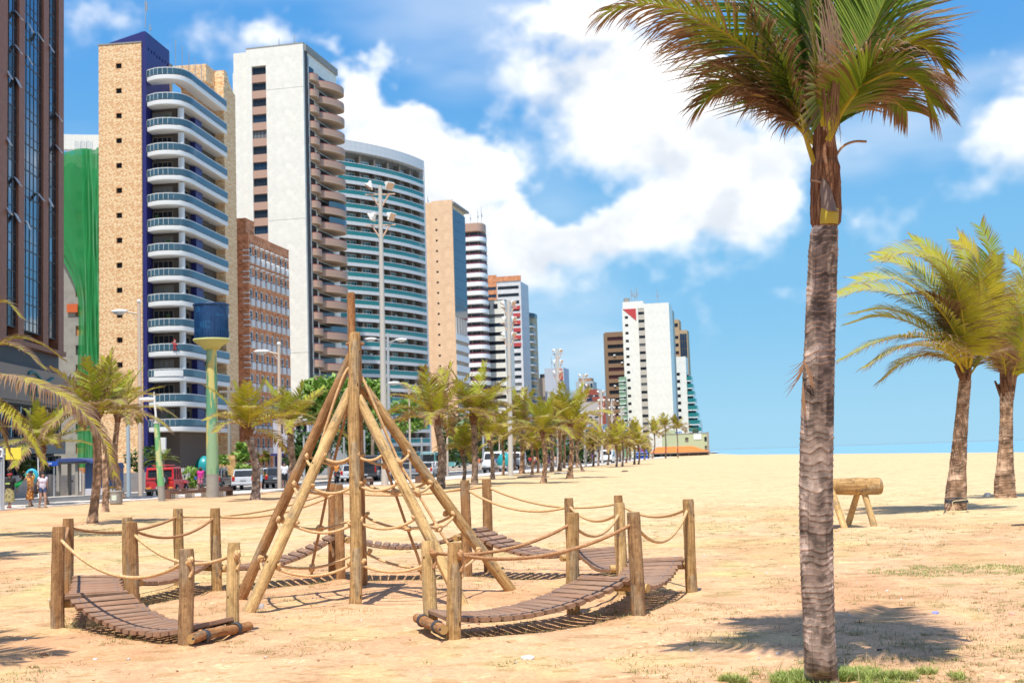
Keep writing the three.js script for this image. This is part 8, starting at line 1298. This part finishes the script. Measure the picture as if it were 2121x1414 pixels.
  for (let i = 0; i < 60; i++) { const X = c.x + (R() - .5) * 1.1, Z = c.z + (R() - .5) * .5; lush.push([X, sh(V(X, 0, Z)), Z, .12 + R() * .13, .1 + R() * .5, R() * 6.28, [.45, .33, .13]]); }
  field('grass', lush, 'green grass growing round the foot of the near palm');
  // sand grains, twigs and chips too small to count
  const chipG = new THREE.TetrahedronGeometry(1, 1), im = new THREE.InstancedMesh(chipG, mat([1, 1, 1], .85), 1500), d = new THREE.Object3D(), cc = new THREE.Color(); for (let i = 0; i < 1500; i++) { const q = 8.2 + Math.pow(R(), 1.4) * 22, x = (R() - .5) * q * .95, z = -q, s = .004 + Math.pow(R(), 3) * .016, st = R() < .25; d.position.set(x, sandH(x, z) + s * .3, z); d.rotation.set(R() * 3, R() * 6, R() * 3); if (st) { d.rotation.set(0, R() * 6, .1); d.scale.set(.03 + R() * .05, .003, .003); } else d.scale.set(s, s * .6, s * .8); d.updateMatrix(); im.setMatrixAt(i, d.matrix); im.setColorAt(i, st ? cc.setRGB(.2, .11, .06) : R() < .4 ? cc.setRGB(.62, .6, .56) : cc.setRGB(.4, .22, .13)); } im.name = 'sand_debris'; im.castShadow = im.receiveShadow = true; tag(im, 'small stalks, shell bits and chips strewn over the sand', 'debris', null, 'stuff'); scene.add(im);
  // single things lying about
  const lump = (name, label, cat, px, py, sx, sy, sz, m, sd) => { const p = gp(px, py); p.y = sh(p) + sy * .35; const g = new THREE.IcosahedronGeometry(1, 3), q = g.attributes.position; for (let i = 0; i < q.count; i++) { const v = V(q.getX(i), q.getY(i), q.getZ(i)), k = .7 + .6 * fbm(v.x * 1.6 + sd, v.y * 1.6, v.z * 1.6 + 4, 3); q.setXYZ(i, v.x * k * sx, v.y * k * sy, v.z * k * sz); } g.computeVertexNormals(); tag(mesh(name, g, m, null, p), label, cat); };
  const paper = mat([.72, .7, .66], .8);
  lump('stone', 'small broken grey stone beside the foot of the rightmost palm', 'stone', 2047, 1029, .12, .09, .1, mat([.62, .58, .52], .9), 3); lump('paper_scrap', 'crumpled white paper scrap in the foreground sand', 'litter', 1092, 1366, .06, .022, .035, paper, 5); lump('brown_leaf_scrap', 'curled brown scrap in the sand below the left post pair', 'litter', 89, 1356, .035, .016, .02, mat([.22, .09, .05], .8), 7); lump('white_scrap', 'tiny white scrap in the sand at the lower left', 'litter', 196, 1365, .02, .008, .02, paper, 8); lump('blue_cap', 'small violet blue lid in the shade of the near palm', 'litter', 1938, 1267, .035, .02, .03, mat([.25, .27, .6], .6), 9); lump('orange_scrap', 'orange rag at the kerb left of the sturdy palm', 'litter', 922, 979, .4, .35, .3, mat([.7, .18, .06], .8), 11); lump('sand_heap', 'flat grey stone slab in the sand by the palms', 'stone', 1165, 981, .75, .1, .5, M.concrete, 13); lump('driftwood', 'low grey brown log lying among the palms', 'log', 1105, 989, 1.2, .14, .22, barkWood, 15); lump('dark_stone', 'dark stick at the right edge of the sand', 'stick', 2112, 1088, .16, .025, .04, mat([.06, .05, .04], .9), 17); lump('brown_scrap', 'small dark scrap below the palm shade', 'litter', 1822, 1346, .022, .01, .012, mat([.08, .06, .05], .8), 19); lump('white_chip', 'white chip in the open sand right of the playground', 'litter', 1838, 1222, .02, .009, .014, paper, 21); lump('pale_chip', 'pale pink lump at the tip of the palm shade', 'litter', 2097, 1272, .03, .022, .03, mat([.6, .36, .26], .9), 23); lump('dark_scrap', 'dark scrap on the far pale sand', 'litter', 1294, 977, .3, .09, .12, mat([.09, .07, .05], .9), 25);
  { const p = gp(529, 1262); p.y = sh(p) + .03; const g = thing('plastic_bottle', 'small clear plastic bottle with a blue label by the leaning log foot', 'bottle', p, .5); const b = mesh('bottle', new THREE.LatheGeometry([[0, -.09], [.03, -.088], [.034, -.07], [.034, .04], [.012, .085], [.012, .1], [0, .1]].map(([a, c2]) => new THREE.Vector2(a, c2)), 18).rotateZ(1.5), new THREE.MeshPhysicalMaterial({ color: new THREE.Color(.8, .85, .9), roughness: .1, transmission: .7, thickness: 0 }), g); mesh('label_band', cy(.035, .035, .05, 18).rotateZ(1.5), mat([.03, .18, .6], .5), b); }
}
buildGround();
renderer.render(scene, camera);
